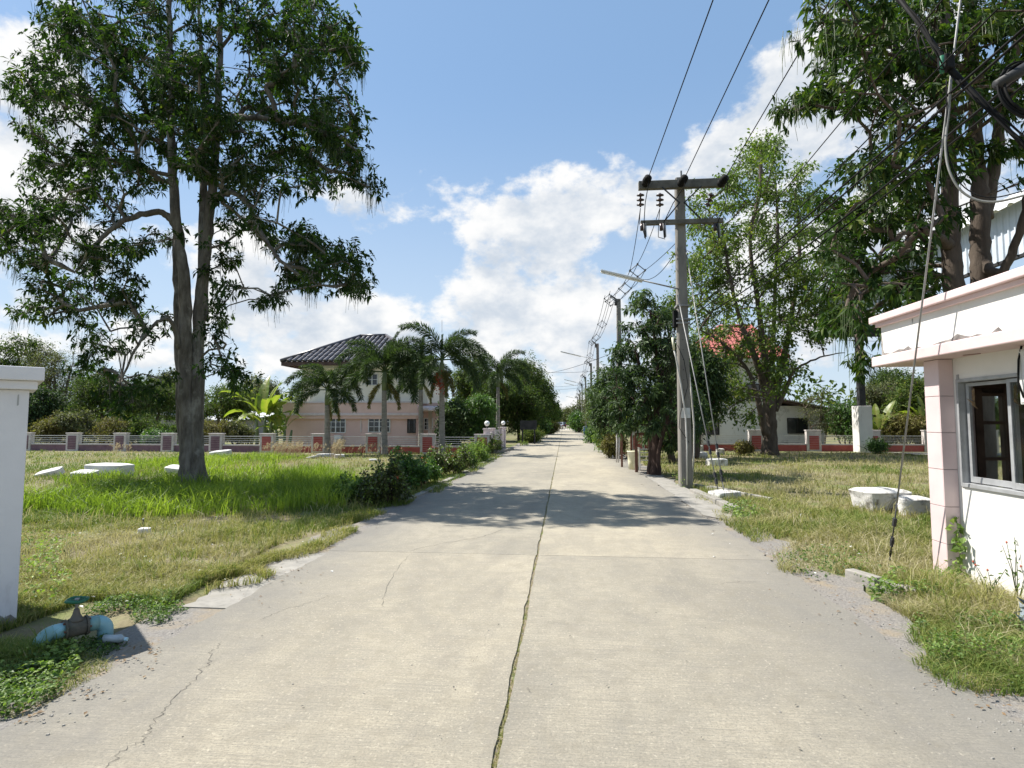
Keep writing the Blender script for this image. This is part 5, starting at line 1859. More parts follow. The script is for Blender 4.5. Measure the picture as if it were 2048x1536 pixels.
# parked cars far along the road
def far_car(x, y, mat, label):
    t = thing('parked_car', label, 'car', (x, y, 0), 'cars parked far along the road')
    w = .86
    side = [(-2.1, .35), (-2.15, .75), (-2.0, .98), (-1.75, 1.02), (-1.35, 1.5), (.2, 1.52), (.85, 1.02), (1.9, .92), (2.15, .7), (2.1, .35)]
    V_ = [(x - w, y + a, z) for a, z in side] + [(x + w, y + a, z) for a, z in side]
    n = len(side)
    MB().add(V_, [(i, i + 1, n + i + 1, n + i) for i in range(n - 1)] + [tuple(reversed(range(n))), tuple(range(n, 2 * n)), (n - 1, 0, n, 2 * n - 1)]).build('body', mat, t, .06)
    MB().add([(x - .68, y - 1.74, 1.06), (x + .68, y - 1.74, 1.06), (x + .6, y - 1.42, 1.45), (x - .6, y - 1.42, 1.45)], [(0, 1, 2, 3)]).build('rear_window', 'dark_glass', t)
    for sx in (-1, 1):
        MB().add([(x + sx * (w + .006), y - 1.45, 1.05), (x + sx * (w + .006), y + .6, 1.05), (x + sx * (w + .006), y + .15, 1.44), (x + sx * (w + .006), y - 1.2, 1.44)], [(0, 1, 2, 3)]).build('side_window', 'dark_glass', t)
        MB().box(x + sx * .68 - .14, x + sx * .68 + .14, y - 2.19, y - 2.13, .68, .88).build('tail_light', 'tail_red', t)
        for dy in (-1.3, 1.35):
            MB().lathe((x + sx * .72 - .1, y + dy, .33), [(.2, 0), (.33, .02), (.33, .2), (.2, .22)], 16, 'X').build('wheel', 'tyre', t)
    return t


for px, py, Y, mt, lb in ((1119, 857, 128, 'car_silver', 'silver car parked far away on the left roadside'), (1113, 858, 122, 'car_dark', 'dark car parked half hidden left of the silver one'), (1126, 855, 150, 'car_dark', 'dark vehicle standing beyond the silver car')):
    far_car(P(px, py, Y).x, Y, mt, lb)

# ================================================================== big trees
def TP(px, py, Y, r):
    return (tuple(P(px, py, Y)), r)


b0 = G(384, 972)
LY = b0.y
tA = [((b0.x - .08, LY, -.1), 0.232), TP(376, 900, LY, 0.194), TP(371, 780, LY, 0.172), TP(370, 640, LY - .1, 0.159), TP(366, 540, LY - .1, 0.142), TP(354, 450, LY - .2, 0.125), TP(345, 330, LY - .2, 0.107), TP(343, 180, LY - .3, 0.086), TP(338, 20, LY - .3, 0.065), TP(345, -110, LY - .2, 0.034)]
tB = [((b0.x + .10, LY + .1, -.1), 0.224), TP(392, 900, LY + .1, 0.185), TP(395, 780, LY + .15, 0.168), TP(397, 660, LY + .2, 0.159), TP(407, 540, LY + .2, 0.146), TP(420, 420, LY + .3, 0.125), TP(431, 300, LY + .3, 0.103), TP(438, 150, LY + .4, 0.082), TP(442, 0, LY + .4, 0.060), TP(450, -120, LY + .4, 0.034)]
tC = [((b0.x - .16, LY + .3, -.1), .16), TP(362, 860, LY + .35, .10), TP(356, 720, LY + .4, .085), TP(352, 560, LY + .5, .085), TP(350, 470, LY + .6, .07), TP(346, 380, LY + .9, .05), TP(330, 290, LY + 1.2, .03)]
tD = [TP(407, 640, LY + .3, .13), TP(406, 500, LY + .6, .115), TP(408, 380, LY + .9, .10), TP(410, 240, LY + 1.1, .08), TP(400, 80, LY + 1.3, .05), TP(395, -60, LY + 1.4, .03)]
limb1 = [TP(356, 455, LY - .1, .12), TP(330, 428, LY - .3, .085), TP(290, 428, LY - .6, .075), TP(235, 450, LY - 1.0, .06), TP(190, 490, LY - 1.2, .045), TP(150, 545, LY - 1.4, .03)]
limb2 = [TP(428, 250, LY + .3, .11), TP(460, 235, LY + .1, .085), TP(520, 236, LY - .3, .065), TP(600, 240, LY - .6, .04), TP(660, 265, LY - .8, .025)]
limb3 = [TP(425, 410, LY + .2, .10), TP(450, 385, LY - .1, .075), TP(490, 400, LY - .5, .06), TP(525, 470, LY - .9, .05), TP(570, 530, LY - 1.2, .04), TP(640, 570, LY - 1.4, .025)]
limb4 = [TP(362, 700, LY - .1, .09), TP(340, 640, LY - .5, .05), TP(310, 650, LY - .8, .04), TP(270, 700, LY - 1.1, .03), TP(240, 770, LY - 1.2, .02)]
ells = [(370, -90, 170, 40, 9), (170, -40, 90, 30, 5),
        (390, 50, 310, 90, 62), (160, 80, 110, 60, 18), (600, 90, 110, 80, 26), (670, 110, 40, 60, 8),
        (90, 160, 80, 50, 11), (250, 170, 140, 70, 30), (420, 170, 120, 70, 26), (590, 190, 120, 60, 24), (680, 250, 50, 40, 9),
        (60, 190, 40, 25, 4), (170, 270, 110, 55, 20), (330, 280, 120, 60, 24), (480, 280, 110, 55, 22), (620, 300, 90, 45, 15), (700, 310, 35, 30, 5),
        (120, 350, 70, 40, 10), (240, 350, 90, 40, 12), (430, 350, 70, 35, 12), (560, 370, 90, 30, 8), (680, 370, 60, 30, 6),
        (80, 430, 70, 35, 9), (170, 420, 70, 40, 9), (20, 460, 45, 50, 12), (300, 480, 60, 30, 4), (480, 400, 40, 30, 4),
        (500, 450, 50, 25, 5), (570, 470, 70, 25, 10), (650, 520, 80, 35, 17), (600, 560, 50, 35, 6), (700, 570, 30, 30, 5), (545, 600, 20, 25, 2),
        (120, 510, 90, 40, 11), (220, 520, 70, 40, 9), (80, 600, 50, 40, 5), (180, 600, 80, 45, 10), (270, 590, 50, 40, 4), (230, 680, 60, 35, 6), (300, 640, 40, 30, 3),
        (440, 520, 40, 35, 4), (450, 610, 35, 40, 4), (190, 740, 40, 25, 4), (250, 790, 35, 30, 5), (290, 760, 35, 30, 3), (430, 700, 30, 30, 3), (455, 760, 30, 30, 3)]
make_tree('alstonia_tree', 'tall multi-stemmed tree with grey trunks and hanging pods on the left lawn', [tA, tB, tC, tD, limb1, limb2, limb3, limb4],
          px_clumps(ells, LY - .2, 1.35, 1.5), 'leaf_alstonia', 'bark_grey', clump_r=.40, twigs=8, leaves=7, L=.17, Wd=.058, zmin=2.6, pods=.75, flare=.35, droop=.35, arch=.10)

RY = 10.2
rb0 = Vector((P(1912, 800, RY).x, RY, 0))
sA = [((rb0.x, RY, -.1), 0.221), TP(1910, 640, RY, 0.170), TP(1905, 520, RY, 0.149), TP(1900, 430, RY, 0.136), TP(1898, 330, RY, 0.119), TP(1895, 180, RY - .1, 0.102), TP(1890, 30, RY - .2, 0.076), TP(1880, -150, RY - .2, 0.043)]
sB = [((rb0.x + .45, RY + .2, -.1), 0.212), TP(1962, 640, RY + .2, 0.170), TP(1962, 520, RY + .2, 0.153), TP(1960, 430, RY + .2, 0.145), TP(1955, 340, RY + .3, 0.119), TP(1950, 180, RY + .3, 0.093), TP(1945, 20, RY + .3, 0.068), TP(1950, -150, RY + .2, 0.034)]
sC = [TP(1966, 440, RY + .3, .13), TP(1990, 330, RY + .3, .10), TP(2010, 200, RY + .2, .08), TP(2040, 60, RY, .06), TP(2060, -100, RY, .03)]
sD = [TP(1960, 520, RY + .2, .09), TP(2000, 545, RY - .2, .07), TP(2035, 480, RY - .4, .06), TP(2060, 380, RY - .6, .05), TP(2100, 250, RY - .8, .03)]
sE = [TP(1898, 490, RY - .1, .10), TP(1870, 470, RY - .3, .06), TP(1820, 460, RY - .7, .045), TP(1770, 500, RY - 1.0, .03), TP(1730, 560, RY - 1.2, .018)]
sF = [TP(1896, 220, RY - .1, .10), TP(1850, 170, RY - .4, .07), TP(1790, 100, RY - .6, .055), TP(1730, 45, RY - .8, .035)]
ells = [(1900, -120, 180, 60, 20), (1720, 20, 80, 35, 12), (1690, 70, 80, 35, 12), (1800, 60, 90, 60, 20), (1900, 60, 110, 70, 26), (2020, 70, 90, 80, 20),
        (1740, 130, 100, 45, 16), (1850, 160, 90, 60, 20), (1980, 190, 90, 50, 12), (1650, 190, 55, 20, 8), (1600, 215, 28, 14, 4), (1710, 200, 60, 25, 7),
        (1790, 240, 50, 30, 5), (1870, 270, 70, 40, 8), (2020, 290, 60, 40, 5), (1810, 320, 70, 40, 10), (1880, 350, 50, 30, 3), (1730, 360, 60, 35, 8), (1690, 410, 45, 30, 6),
        (1780, 400, 80, 40, 13), (1850, 430, 40, 30, 3), (1720, 460, 70, 35, 10), (1800, 470, 60, 35, 8), (1680, 500, 40, 30, 5), (1740, 530, 70, 35, 10),
        (1820, 540, 45, 25, 6), (1690, 580, 50, 35, 7), (1780, 585, 70, 25, 10), (1850, 575, 30, 20, 3), (1730, 640, 35, 25, 5), (1690, 640, 35, 30, 5), (1725, 700, 18, 20, 2), (2040, 390, 25, 25, 1), (1960, 100, 60, 60, 10)]
make_tree('alstonia_tree', 'tall tree with drooping glossy leaves rising behind the guard booth', [sA, sB, sC, sD, sE, sF], px_clumps(ells, RY - .3, 1.1), 'leaf_alstonia', 'bark_brown',
          clump_r=.33, twigs=6, leaves=7, L=.175, Wd=.055, zmin=2.9, pods=.5, droop=.7, arch=.08, tint_bias=.20)

mb = G(1540, 908)
MY = mb.y
mA = [((mb.x, MY, -.1), .40), TP(1540, 860, MY, .33), TP(1538, 815, MY, .31), TP(1535, 770, MY, .20), TP(1528, 700, MY, .16), TP(1515, 600, MY, .12), TP(1500, 480, MY, .09), TP(1520, 380, MY, .11), TP(1522, 280, MY, .05)]
mB = [TP(1542, 820, MY, .24), TP(1556, 760, MY + .3, .20), TP(1575, 680, MY + .3, .14), TP(1590, 580, MY + .5, .10), TP(1600, 480, MY + .6, .09), TP(1590, 380, MY + .6, .04)]
mC = [TP(1536, 800, MY, .21), TP(1512, 720, MY - .3, .16), TP(1480, 640, MY - .5, .11), TP(1462, 560, MY - .6, .08), TP(1445, 460, MY - .8, .06)]
mD = [TP(1540, 800, MY + .2, .22), TP(1545, 700, MY + .8, .13), TP(1550, 580, MY + 1.0, .09), TP(1555, 450, MY + 1.1, .08), TP(1550, 350, MY + 1.1, .04)]
mE = [TP(1532, 870, MY - .4, .20), TP(1515, 800, MY - .7, .13), TP(1495, 740, MY - .9, .09), TP(1450, 690, MY - 1.4, .06), TP(1400, 660, MY - 1.8, .03)]
mF = [TP(1550, 820, MY, .16), TP(1575, 770, MY - .3, .11), TP(1590, 740, MY - .5, .07), TP(1640, 715, MY - .8, .04), TP(1690, 705, MY - 1.0, .02)]
ells = [(1520, 300, 45, 25, 7), (1500, 350, 60, 35, 11), (1560, 360, 60, 40, 11), (1450, 400, 50, 35, 7), (1540, 420, 80, 40, 15), (1620, 420, 60, 45, 11), (1430, 470, 55, 35, 9), (1500, 490, 80, 40, 14),
        (1590, 500, 80, 45, 15), (1660, 480, 45, 50, 8), (1410, 550, 50, 35, 8), (1480, 570, 70, 40, 12), (1560, 590, 80, 45, 14), (1640, 570, 60, 45, 10), (1420, 620, 50, 35, 7), (1500, 650, 70, 40, 11),
        (1580, 660, 70, 40, 10), (1650, 650, 45, 35, 6), (1430, 690, 50, 30, 7), (1500, 720, 60, 35, 10), (1570, 720, 50, 30, 7), (1400, 740, 35, 30, 5), (1450, 760, 60, 30, 9), (1520, 780, 50, 25, 6), (1420, 810, 40, 25, 4), (1480, 820, 40, 20, 3), (1390, 690, 30, 30, 4), (1385, 520, 35, 40, 6), (1370, 600, 30, 30, 5), (1690, 560, 30, 50, 6), (1680, 640, 35, 30, 5), (1400, 430, 30, 30, 4)]
make_tree('broadleaf_tree', 'airy bright green tree with forked trunk before the white house', [mA, mB, mC, mD, mE, mF], px_clumps(ells, MY, 2.2, 1.35), 'leaf_bright', 'bark_brown',
          clump_r=.62, twigs=9, leaves=8, L=.21, Wd=.10, zmin=2.5, whorl=False, flare=.35, droop=.25, tip_r=.011)

gb0 = G(1307, 948)
GY = gb0.y
nA = [((gb0.x + .05, GY, -.1), .15), TP(1310, 900, GY, .12), TP(1314, 840, GY, .11), TP(1318, 760, GY, .09), TP(1310, 680, GY, .06), TP(1300, 620, GY, .03)]
nB = [((gb0.x - .10, GY + .15, -.1), .11), TP(1303, 900, GY + .1, .09), TP(1300, 840, GY + .2, .08), TP(1285, 760, GY + .3, .06), TP(1270, 690, GY + .4, .03)]
nC = [((gb0.x + .12, GY - .1, -.1), .09), TP(1318, 900, GY - .1, .07), TP(1335, 830, GY - .1, .06), TP(1350, 750, GY - .2, .04), TP(1355, 690, GY - .2, .02)]
ells = [(1300, 605, 40, 18, 7), (1285, 640, 50, 25, 12), (1330, 650, 45, 30, 11), (1265, 690, 45, 25, 11), (1320, 700, 60, 35, 16), (1250, 740, 40, 25, 10), (1310, 750, 60, 35, 16), (1360, 740, 30, 40, 8),
        (1225, 790, 30, 20, 7), (1270, 795, 50, 30, 13), (1340, 800, 50, 35, 14), (1240, 830, 30, 20, 6), (1300, 840, 50, 25, 12), (1355, 850, 35, 35, 10), (1270, 850, 35, 12, 5), (1330, 880, 35, 15, 5)]
make_tree('mango_tree', 'dense dark mango tree behind the nearest pole at the roadside', [nA, nB, nC], px_clumps(ells, GY + .1, .75), 'leaf_mango', 'bark_dark',
          clump_r=.36, twigs=8, leaves=8, L=.20, Wd=.055, zmin=1.4, droop=.75, tip_r=.007)

# ================================================================== middle and far trees
def stree(name, label, px, Y, top_py, wpx, n, leafmat, L=.26, Wd=.12, cl=.8, lo=None, stems=2, group=None, tint=0., twigs=7, leaves=6, cat='tree', bark='bark_brown', flat=.85, r0=.16, seed=None):
    """background tree sized from its outline: centre column, distance, top row, width in pixels"""
    b = Vector((P(px, 850, Y).x, Y, 0))
    H = P(px, top_py, Y).z
    w = wpx * Y / FPX / 2
    zl_ = 0.25 * H if lo is None else lo
    hh = (H - zl_) / 2
    n = int(n * 2.3)
    leaves = leaves + 2
    lobes = [((0, 0, zl_ + hh), (w * .72, w * .72 * flat, hh * .98), 1.0)]
    for k in range(5):
        a = rng.random() * 6.28
        lobes.append(((math.cos(a) * w * .5, math.sin(a) * w * .4, zl_ + hh * rng.uniform(.45, 1.45)), (w * .48, w * .42, hh * .45), .45))
    return simple_tree(name, label, b, lobes, n, leafmat, bark, L, Wd, cl, twigs, leaves, r0, group, cat, stems, tint)


GT = 'wild trees behind the left fence'
stree('wild_tree', 'dark round tree top just above the gate pillar at the far left', 15, 46, 668, 190, 80, 'leaf_wild', .26, .11, .85, group=GT, r0=.2)
stree('wild_tree', 'greyish feathery tree right of the gate pillar behind the fence', 118, 44, 682, 150, 62, 'leaf_olive', .17, .06, .85, group=GT, r0=.2)
stree('wild_tree', 'lower shaggy tree left of the big tree trunk behind the fence', 205, 42, 742, 150, 56, 'leaf_wild', .20, .09, .8, group=GT)
stree('wild_tree', 'wide green tree directly left of the big tree trunk', 300, 44, 752, 150, 58, 'leaf_wild', .21, .09, .8, group=GT, tint=.08)
stree('wild_tree', 'pale olive tree behind the big tree trunk', 365, 54, 735, 130, 50, 'leaf_olive', .25, .10, 1.0, group=GT)
stree('wild_tree', 'green tree between the big trunk and the banana plant', 450, 48, 765, 120, 50, 'leaf_wild', .24, .10, .9, group=GT, tint=.1)
stree('wild_tree', 'far hazy tree top above the banana plant', 515, 60, 752, 90, 36, 'leaf_olive', .3, .13, 1.0, group=GT)
stree('wild_tree', 'dark low tree in the shade right beside the gate pillar', 62, 38, 775, 110, 60, 'leaf_mango', .24, .10, .7, lo=.3, group=GT)
GB = 'bushes of the thicket behind the left fence'
for i, (px, Y, top, w, mt, lb) in enumerate(((100, 36.5, 828, 90, 'leaf_dry', 'straw coloured bush behind the fence nearest the gate pillar'), (165, 37, 822, 90, 'leaf_olive', 'olive bush behind the second plum fence pillar'),
                                     (230, 36, 835, 85, 'leaf_dry', 'yellowish vine covered bush behind the third plum fence pillar'), (290, 36, 830, 80, 'leaf_wild', 'green bush behind the fence left of the big trunk'),
                                     (335, 35.4, 852, 70, 'leaf_wild', 'low dark bush spilling over the fence at the big trunk'), (420, 37, 842, 80, 'leaf_dry', 'yellowish bush right of the big trunk behind the fence'), (470, 38, 846, 70, 'leaf_olive', 'pale bush left of the banana plant'))):
    stree('bush', lb, px, Y, top, w, 36, mt, .17, .07, .5, lo=.1, stems=3, cat='bush', group=GB, r0=.04)
stree('bush', 'small dark bush in front of the fence left of the big tree trunk', 322, 31.6, 866, 62, 26, 'leaf_green', .16, .07, .4, lo=.1, stems=3, cat='bush', r0=.03)

# behind the pink house and along the left side of the road
GR = 'trees along the left roadside'
stree('roadside_tree', 'tall yellow-green tree behind the pink house and third palm', 945, 50, 702, 90, 80, 'leaf_wild', .22, .09, .85, group=GR, tint=.12)
stree('roadside_tree', 'dark tree behind the farthest palm', 985, 47, 742, 90, 80, 'leaf_wild', .22, .09, .8, group=GR, lo=.6)
stree('roadside_tree', 'big round green tree at the left roadside beyond the gate wall', 1052, 55, 708, 108, 150, 'leaf_wild', .22, .09, .85, group=GR, lo=1.0, tint=.06)
stree('roadside_tree', 'dark lower tree in front of the big round roadside tree', 1040, 48, 770, 90, 80, 'leaf_wild', .2, .09, .75, group=GR, lo=.4)
stree('roadside_tree', 'tree at the left roadside just behind the big round one', 1082, 72, 752, 60, 80, 'leaf_wild', .3, .13, 1.0, group=GR, lo=.6)
stree('roadside_tree', 'darker tree at the left roadside before the parked cars', 1090, 92, 782, 52, 70, 'leaf_wild', .36, .15, 1.1, group=GR, lo=.6)
stree('roadside_tree', 'farther tree on the left above the parked cars', 1101, 135, 812, 36, 60, 'leaf_wild', .45, .2, 1.3, group=GR, lo=.6)
stree('roadside_tree', 'small far tree at the left end of the road', 1113, 210, 826, 26, 50, 'leaf_wild', .6, .28, 1.6, group=GR, lo=.6)
stree('roadside_tree', 'pale far tree closing the road at the horizon', 1124, 330, 832, 26, 50, 'leaf_olive', .8, .4, 2.2, group=GR, lo=.6)
stree('bush', 'straw coloured dry bush at the left roadside before the cars', 1100, 74, 846, 26, 36, 'leaf_dry', .22, .1, .5, lo=.1, stems=3, cat='bush', r0=.03)
stree('bush', 'green bush below the big round roadside tree', 1078, 58, 838, 34, 50, 'leaf_green', .22, .1, .55, lo=.1, stems=3, cat='bush', r0=.03)
stree('bush', 'pale weedy bush beside the dark roadside board', 1062, 43.5, 856, 40, 40, 'leaf_wild', .14, .05, .4, lo=.05, stems=3, cat='bush', r0=.02, tint=.2)
stree('shrub', 'glossy dark round shrub behind the fence right of the pink house', 908, 33.2, 800, 62, 75, 'leaf_mango', .17, .085, .42, lo=.15, stems=3, cat='shrub', r0=.04, tint=.15)
stree('shrub', 'bright green bamboo-like shrub right of the dark glossy shrub', 955, 33.6, 786, 58, 75, 'leaf_green', .22, .05, .45, lo=.15, stems=3, cat='shrub', r0=.04, tint=.12)

# right side of the road
GQ = 'trees along the right roadside'
stree('roadside_tree', 'dark tree mass behind the nearest pole and guy wires', 1385, 26.5, 672, 100, 110, 'leaf_mango', .22, .08, .6, group=GQ, lo=.8)
stree('roadside_tree', 'low dark tree filling the gap left of the white house', 1350, 24.0, 780, 100, 90, 'leaf_mango', .2, .07, .5, group=GQ, lo=.5)
stree('roadside_tree', 'leafy tree left of the mango behind the second pole', 1222, 27, 740, 60, 64, 'leaf_mango', .22, .07, .55, group=GQ, lo=1.0, tint=.12)
stree('roadside_tree', 'grey green feathery tree between the third and fourth poles', 1195, 64, 770, 46, 60, 'leaf_olive', .26, .10, .9, group=GQ, lo=1.0)
stree('roadside_tree', 'small grey green tree beyond the fifth pole', 1160, 105, 803, 42, 60, 'leaf_olive', .34, .15, 1.0, group=GQ, lo=.4)
stree('roadside_tree', 'far pale tree on the right end of the road', 1142, 170, 816, 30, 50, 'leaf_olive', .5, .22, 1.4, group=GQ, lo=.4)
stree('roadside_tree', 'tiny far tree beside the horizon on the right', 1136, 260, 830, 26, 40, 'leaf_wild', .7, .3, 1.8, group=GQ, lo=.4)
stree('roadside_tree', 'green banana-like tree behind the blue drums', 1158, 86, 828, 34, 50, 'leaf_green', .36, .13, .7, group=GQ, lo=.4)
stree('bush', 'bright weedy bush at the foot of the third pole', 1196, 44, 852, 34, 46, 'leaf_green', .2, .07, .45, lo=.1, stems=3, cat='bush', r0=.02, tint=.2)
stree('bush', 'straggling weed bush between road and second pole', 1212, 31, 860, 34, 46, 'leaf_weed', .16, .05, .4, lo=.05, stems=3, cat='bush', r0=.02, tint=.1)
stree('bush', 'dry brown bush under the second pole', 1228, 26, 876, 30, 36, 'leaf_dry', .14, .05, .35, lo=.05, stems=3, cat='bush', r0=.02)
GH = 'trees behind the right fence'
stree('wild_tree', 'thin greyish shrub tree right of the white house', 1640, 36.5, 768, 90, 16, 'leaf_olive', .13, .05, .55, group=GH, lo=.6, r0=.05, stems=3)
stree('wild_tree', 'green bushy shrub left of the hall pedestal', 1690, 36, 800, 70, 30, 'leaf_green', .18, .07, .6, group=GH, lo=.3, r0=.05, stems=3)
stree('wild_tree', 'dark round tree far behind the hall pedestal', 1795, 60, 735, 100, 80, 'leaf_wild', .28, .12, 1.0, group=GH)
stree('wild_tree', 'grey olive tree right behind the hall pedestal', 1768, 42, 762, 90, 60, 'leaf_olive', .2, .07, .8, group=GH, lo=.8)
stree('wild_tree', 'green tree left beside the booth column behind the fence', 1836, 38, 752, 80, 70, 'leaf_wild', .22, .09, .8, group=GH, tint=.1, lo=.5)
stree('wild_tree', 'yellowish thicket behind the fence next to the booth', 1805, 36, 830, 90, 50, 'leaf_dry', .16, .07, .5, group=GH, lo=.2, r0=.04, stems=3)
stree('wild_tree', 'tree beyond the hall hidden mostly by the booth', 1920, 42, 740, 120, 60, 'leaf_wild', .24, .1, .9, group=GH, lo=.5)
stree('bush', 'small dark bush before the fence beside the hall pedestal', 1756, 31.5, 880, 30, 8, 'leaf_green', .14, .06, .3, lo=.05, stems=3, cat='bush', r0=.02)
stree('bush', 'dark weedy bush at the fence left of the forked tree', 1487, 29.4, 888, 20, 16, 'leaf_dry', .13, .06, .25, lo=.05, stems=3, cat='bush', r0=.02)

def far_wood(label, x0, x1, y0, y1, h, n, mat):
    X = x0 + rng.random(n) * (x1 - x0)
    Y = y0 + rng.random(n) * (y1 - y0)
    top = h * (.55 + .75 * vnoise(X, Y, .09, 3) * vnoise(X, Y, .35, 4) * 1.6)
    Z = rng.random(n) ** .8 * top
    V, F = leaf_arrays(np.stack([X, Y, Z], 1), rng.normal(size=(n, 3)), rng.uniform(.5, 1.1, n), rng.uniform(.3, .6, n))
    o = np_mesh('far_wood', V, F, mat, tint=np.repeat(rng.random(n) ** 1.4 * .9 + (vnoise(X, Y, .2, 8) - .5) * .4, 5))
    return setp(o, label, 'woodland', None, 'stuff')


far_wood('belt of far green trees along the left horizon', -150, -9, 66, 92, 6.0, 26000, 'leaf_wild')
far_wood('belt of far green trees along the right horizon', 8, 110, 66, 92, 5.0, 20000, 'leaf_wild')
far_wood('distant low woodland on both sides of the road end', -60, 60, 300, 330, 9.0, 5000, 'leaf_olive')

# ================================================================== palms
def frond_mesh(name, Lf, arch, seed, wid=.42, brush=True):
    r = np.random.default_rng(seed)
    n = 64
    s = np.linspace(0, 1, n)
    ang = arch[0] - (arch[0] - arch[1]) * s ** 1.25
    dx, dz = np.cos(ang) * Lf / n, np.sin(ang) * Lf / n
    C = np.stack([np.cumsum(dx), np.zeros(n), np.cumsum(dz)], 1)
    Tn = np.stack([np.cos(ang), np.zeros(n), np.sin(ang)], 1)
    V_, F_, tint = [], [], []
    m = MB().tube([Vector(c) for c in C[::4]], list(np.linspace(.028, .006, len(C[::4]))), 5)
    V_ = [tuple(v) for v in m.v]
    for f in m.f:
        for k in range(1, len(f) - 1):
            F_.append((f[0], f[k], f[k + 1]))
    tint = [.7] * len(V_)
    side = np.array([0, 1.0, 0])
    for i in range(9, n):
        up = np.cross(Tn[i], side) * -1
        up = np.cross(side, Tn[i])
        prof = math.sin(min(1, .18 + s[i]) * math.pi * .86) ** .7
        for j in range(9):
            a = (j / 9) * 2 * math.pi + r.normal() * .3
            rad = side * math.cos(a) + up * math.sin(a)
            d = Tn[i] * .75 + rad * .9 + r.normal(size=3) * .10
            d /= np.linalg.norm(d)
            ln = wid * prof * r.uniform(.75, 1.15)
            p = C[i] + Tn[i] * r.uniform(-.02, .02)
            e = p + d * ln + np.array([0, 0, -1]) * ln * ln * .45
            mid = p + d * ln * .5
            w_ = np.cross(d, r.normal(size=3))
            w_ = w_ / np.linalg.norm(w_) * .015
            o = len(V_)
            V_ += [tuple(p), tuple(mid + w_), tuple(mid - w_), tuple(e)]
            F_ += [(o, o + 1, o + 2), (o + 2, o + 1, o + 3)]
            tt = r.random() * .6 + (.1 if a < math.pi else 0)
            tint += [tt] * 4
    me_o = np_mesh(name, np.array(V_), np.array(F_), 'leaf_palm', None, tint=tint)
    me = me_o.data
    bpy.data.objects.remove(me_o)
    return me


FR = [frond_mesh('frond', 2.3, (R(82), R(-15)), 1), frond_mesh('frond', 2.4, (R(64), R(-58)), 2), frond_mesh('frond', 2.3, (R(40), R(-80)), 3), frond_mesh('frond', 2.0, (R(5), R(-90)), 4), frond_mesh('frond', 2.1, (R(88), R(55)), 5, .25)]


DEAD = frond_mesh('dead_frond', 1.9, (R(-40), R(-89)), 9, .30)
DEAD.materials.clear()
DEAD.materials.append(MATS['leaf_dry'])


def palm(label, px, basepy, crown_py, Y, sc, plan, seed, fruit=False, tx=0):
    r = random.Random(seed)
    b = Vector((P(px, basepy, Y).x, Y, 0))
    t = thing('foxtail_palm', label, 'palm tree', b, 'palms before the pink house')
    c = P(px + tx, crown_py, Y)
    zc = c.z
    shaft = .85 * sc
    pts, rr = [], []
    n = 22
    for i in range(n + 1):
        s = i / n
        pts.append(Vector((b.x + (c.x - b.x) * s, Y, -.1 + (zc - shaft + .1) * s)))
        rr.append((.165 - .05 * s + (.03 * (1 - s) ** 6)) * (1.03 if i % 2 else .98))
    MB().tube(pts, rr, 14).build('trunk', 'palm_trunk', t, smooth=True)
    MB().tube([Vector((c.x, Y, zc - shaft)), Vector((c.x, Y, zc - shaft * .6)), Vector((c.x, Y, zc))], [.12, .135, .07], 12).build('crownshaft', 'palm_shaft', t, smooth=True)
    for (kind, az, s) in plan:
        o = bpy.data.objects.new('frond', FR[kind])
        COL.objects.link(o)
        o.parent = t
        o.location = Vector((c.x, Y, zc - .05)) - Vector(t.location)
        o.rotation_euler = (r.gauss(0, .06), 0, R(az))
        k = s * sc
        o.scale = (k, k, k)
    for k in range(r.choice((1, 2, 3))):
        o = bpy.data.objects.new('dead_frond', DEAD)
        COL.objects.link(o)
        o.parent = t
        o.location = Vector((c.x, Y, zc - .5 * shaft)) - Vector(t.location)
        o.rotation_euler = (r.gauss(0, .1), 0, r.random() * 6.28)
        o.scale = (sc * .75,) * 3
    if fruit:
        m = MB()
        for k in range(90):
            p = Vector((c.x + r.gauss(-.05, .14), Y - .15 + r.gauss(0, .1), zc - shaft - .30 + r.gauss(0, .22)))
            m.lathe(p, [(.008, -.035), (.03, -.01), (.03, .012), (.008, .035)], 5)
        m.build('fruit_cluster', 'fruit_red', t)['kind'] = 'stuff'
    return t


ring = lambda k0, n, off, kind, s: [(kind, off + i * 360 / n, s) for i in range(n)]
palm('shortest foxtail palm, leftmost before the pink house', 655, 906, 778, 28.3, .98, [(0, 175, 1), (0, 20, 1.0), (0, 260, .9), (1, 190, 1.1), (1, 10, 1.1), (1, 80, 1), (1, 300, 1), (2, 165, 1.15), (2, 345, 1.15), (2, 230, 1.1), (3, 195, 1.1), (3, 310, 1.1), (3, 30, 1)], 1)
palm('middle foxtail palm before the pink house with drooping crown', 769, 909, 742, 28.1, 1.18, [(4, 60, .9), (0, 60, 1.0), (0, 95, 1.05), (0, 185, 1.0), (0, 355, 1.05), (1, 150, 1.1), (1, 215, 1.05), (1, 330, 1.05), (1, 30, 1.1), (2, 180, 1.1), (2, 0, 1.15), (2, 260, 1.0), (3, 205, 1.2), (3, 335, 1.2), (3, 100, 1)], 2)
palm('tallest foxtail palm with red fruit, right of the middle one', 884, 907, 718, 28.3, 1.15, [(0, 178, 1.2), (0, 5, .95), (4, 90, .6), (1, 165, .95), (1, 25, 1.05), (1, 320, 1.0), (2, 195, 1.2), (2, 350, 1.15), (2, 60, 1.0), (3, 170, 1.25), (3, 345, 1.2), (3, 250, 1.1), (3, 215, 1.1)], 3, True)
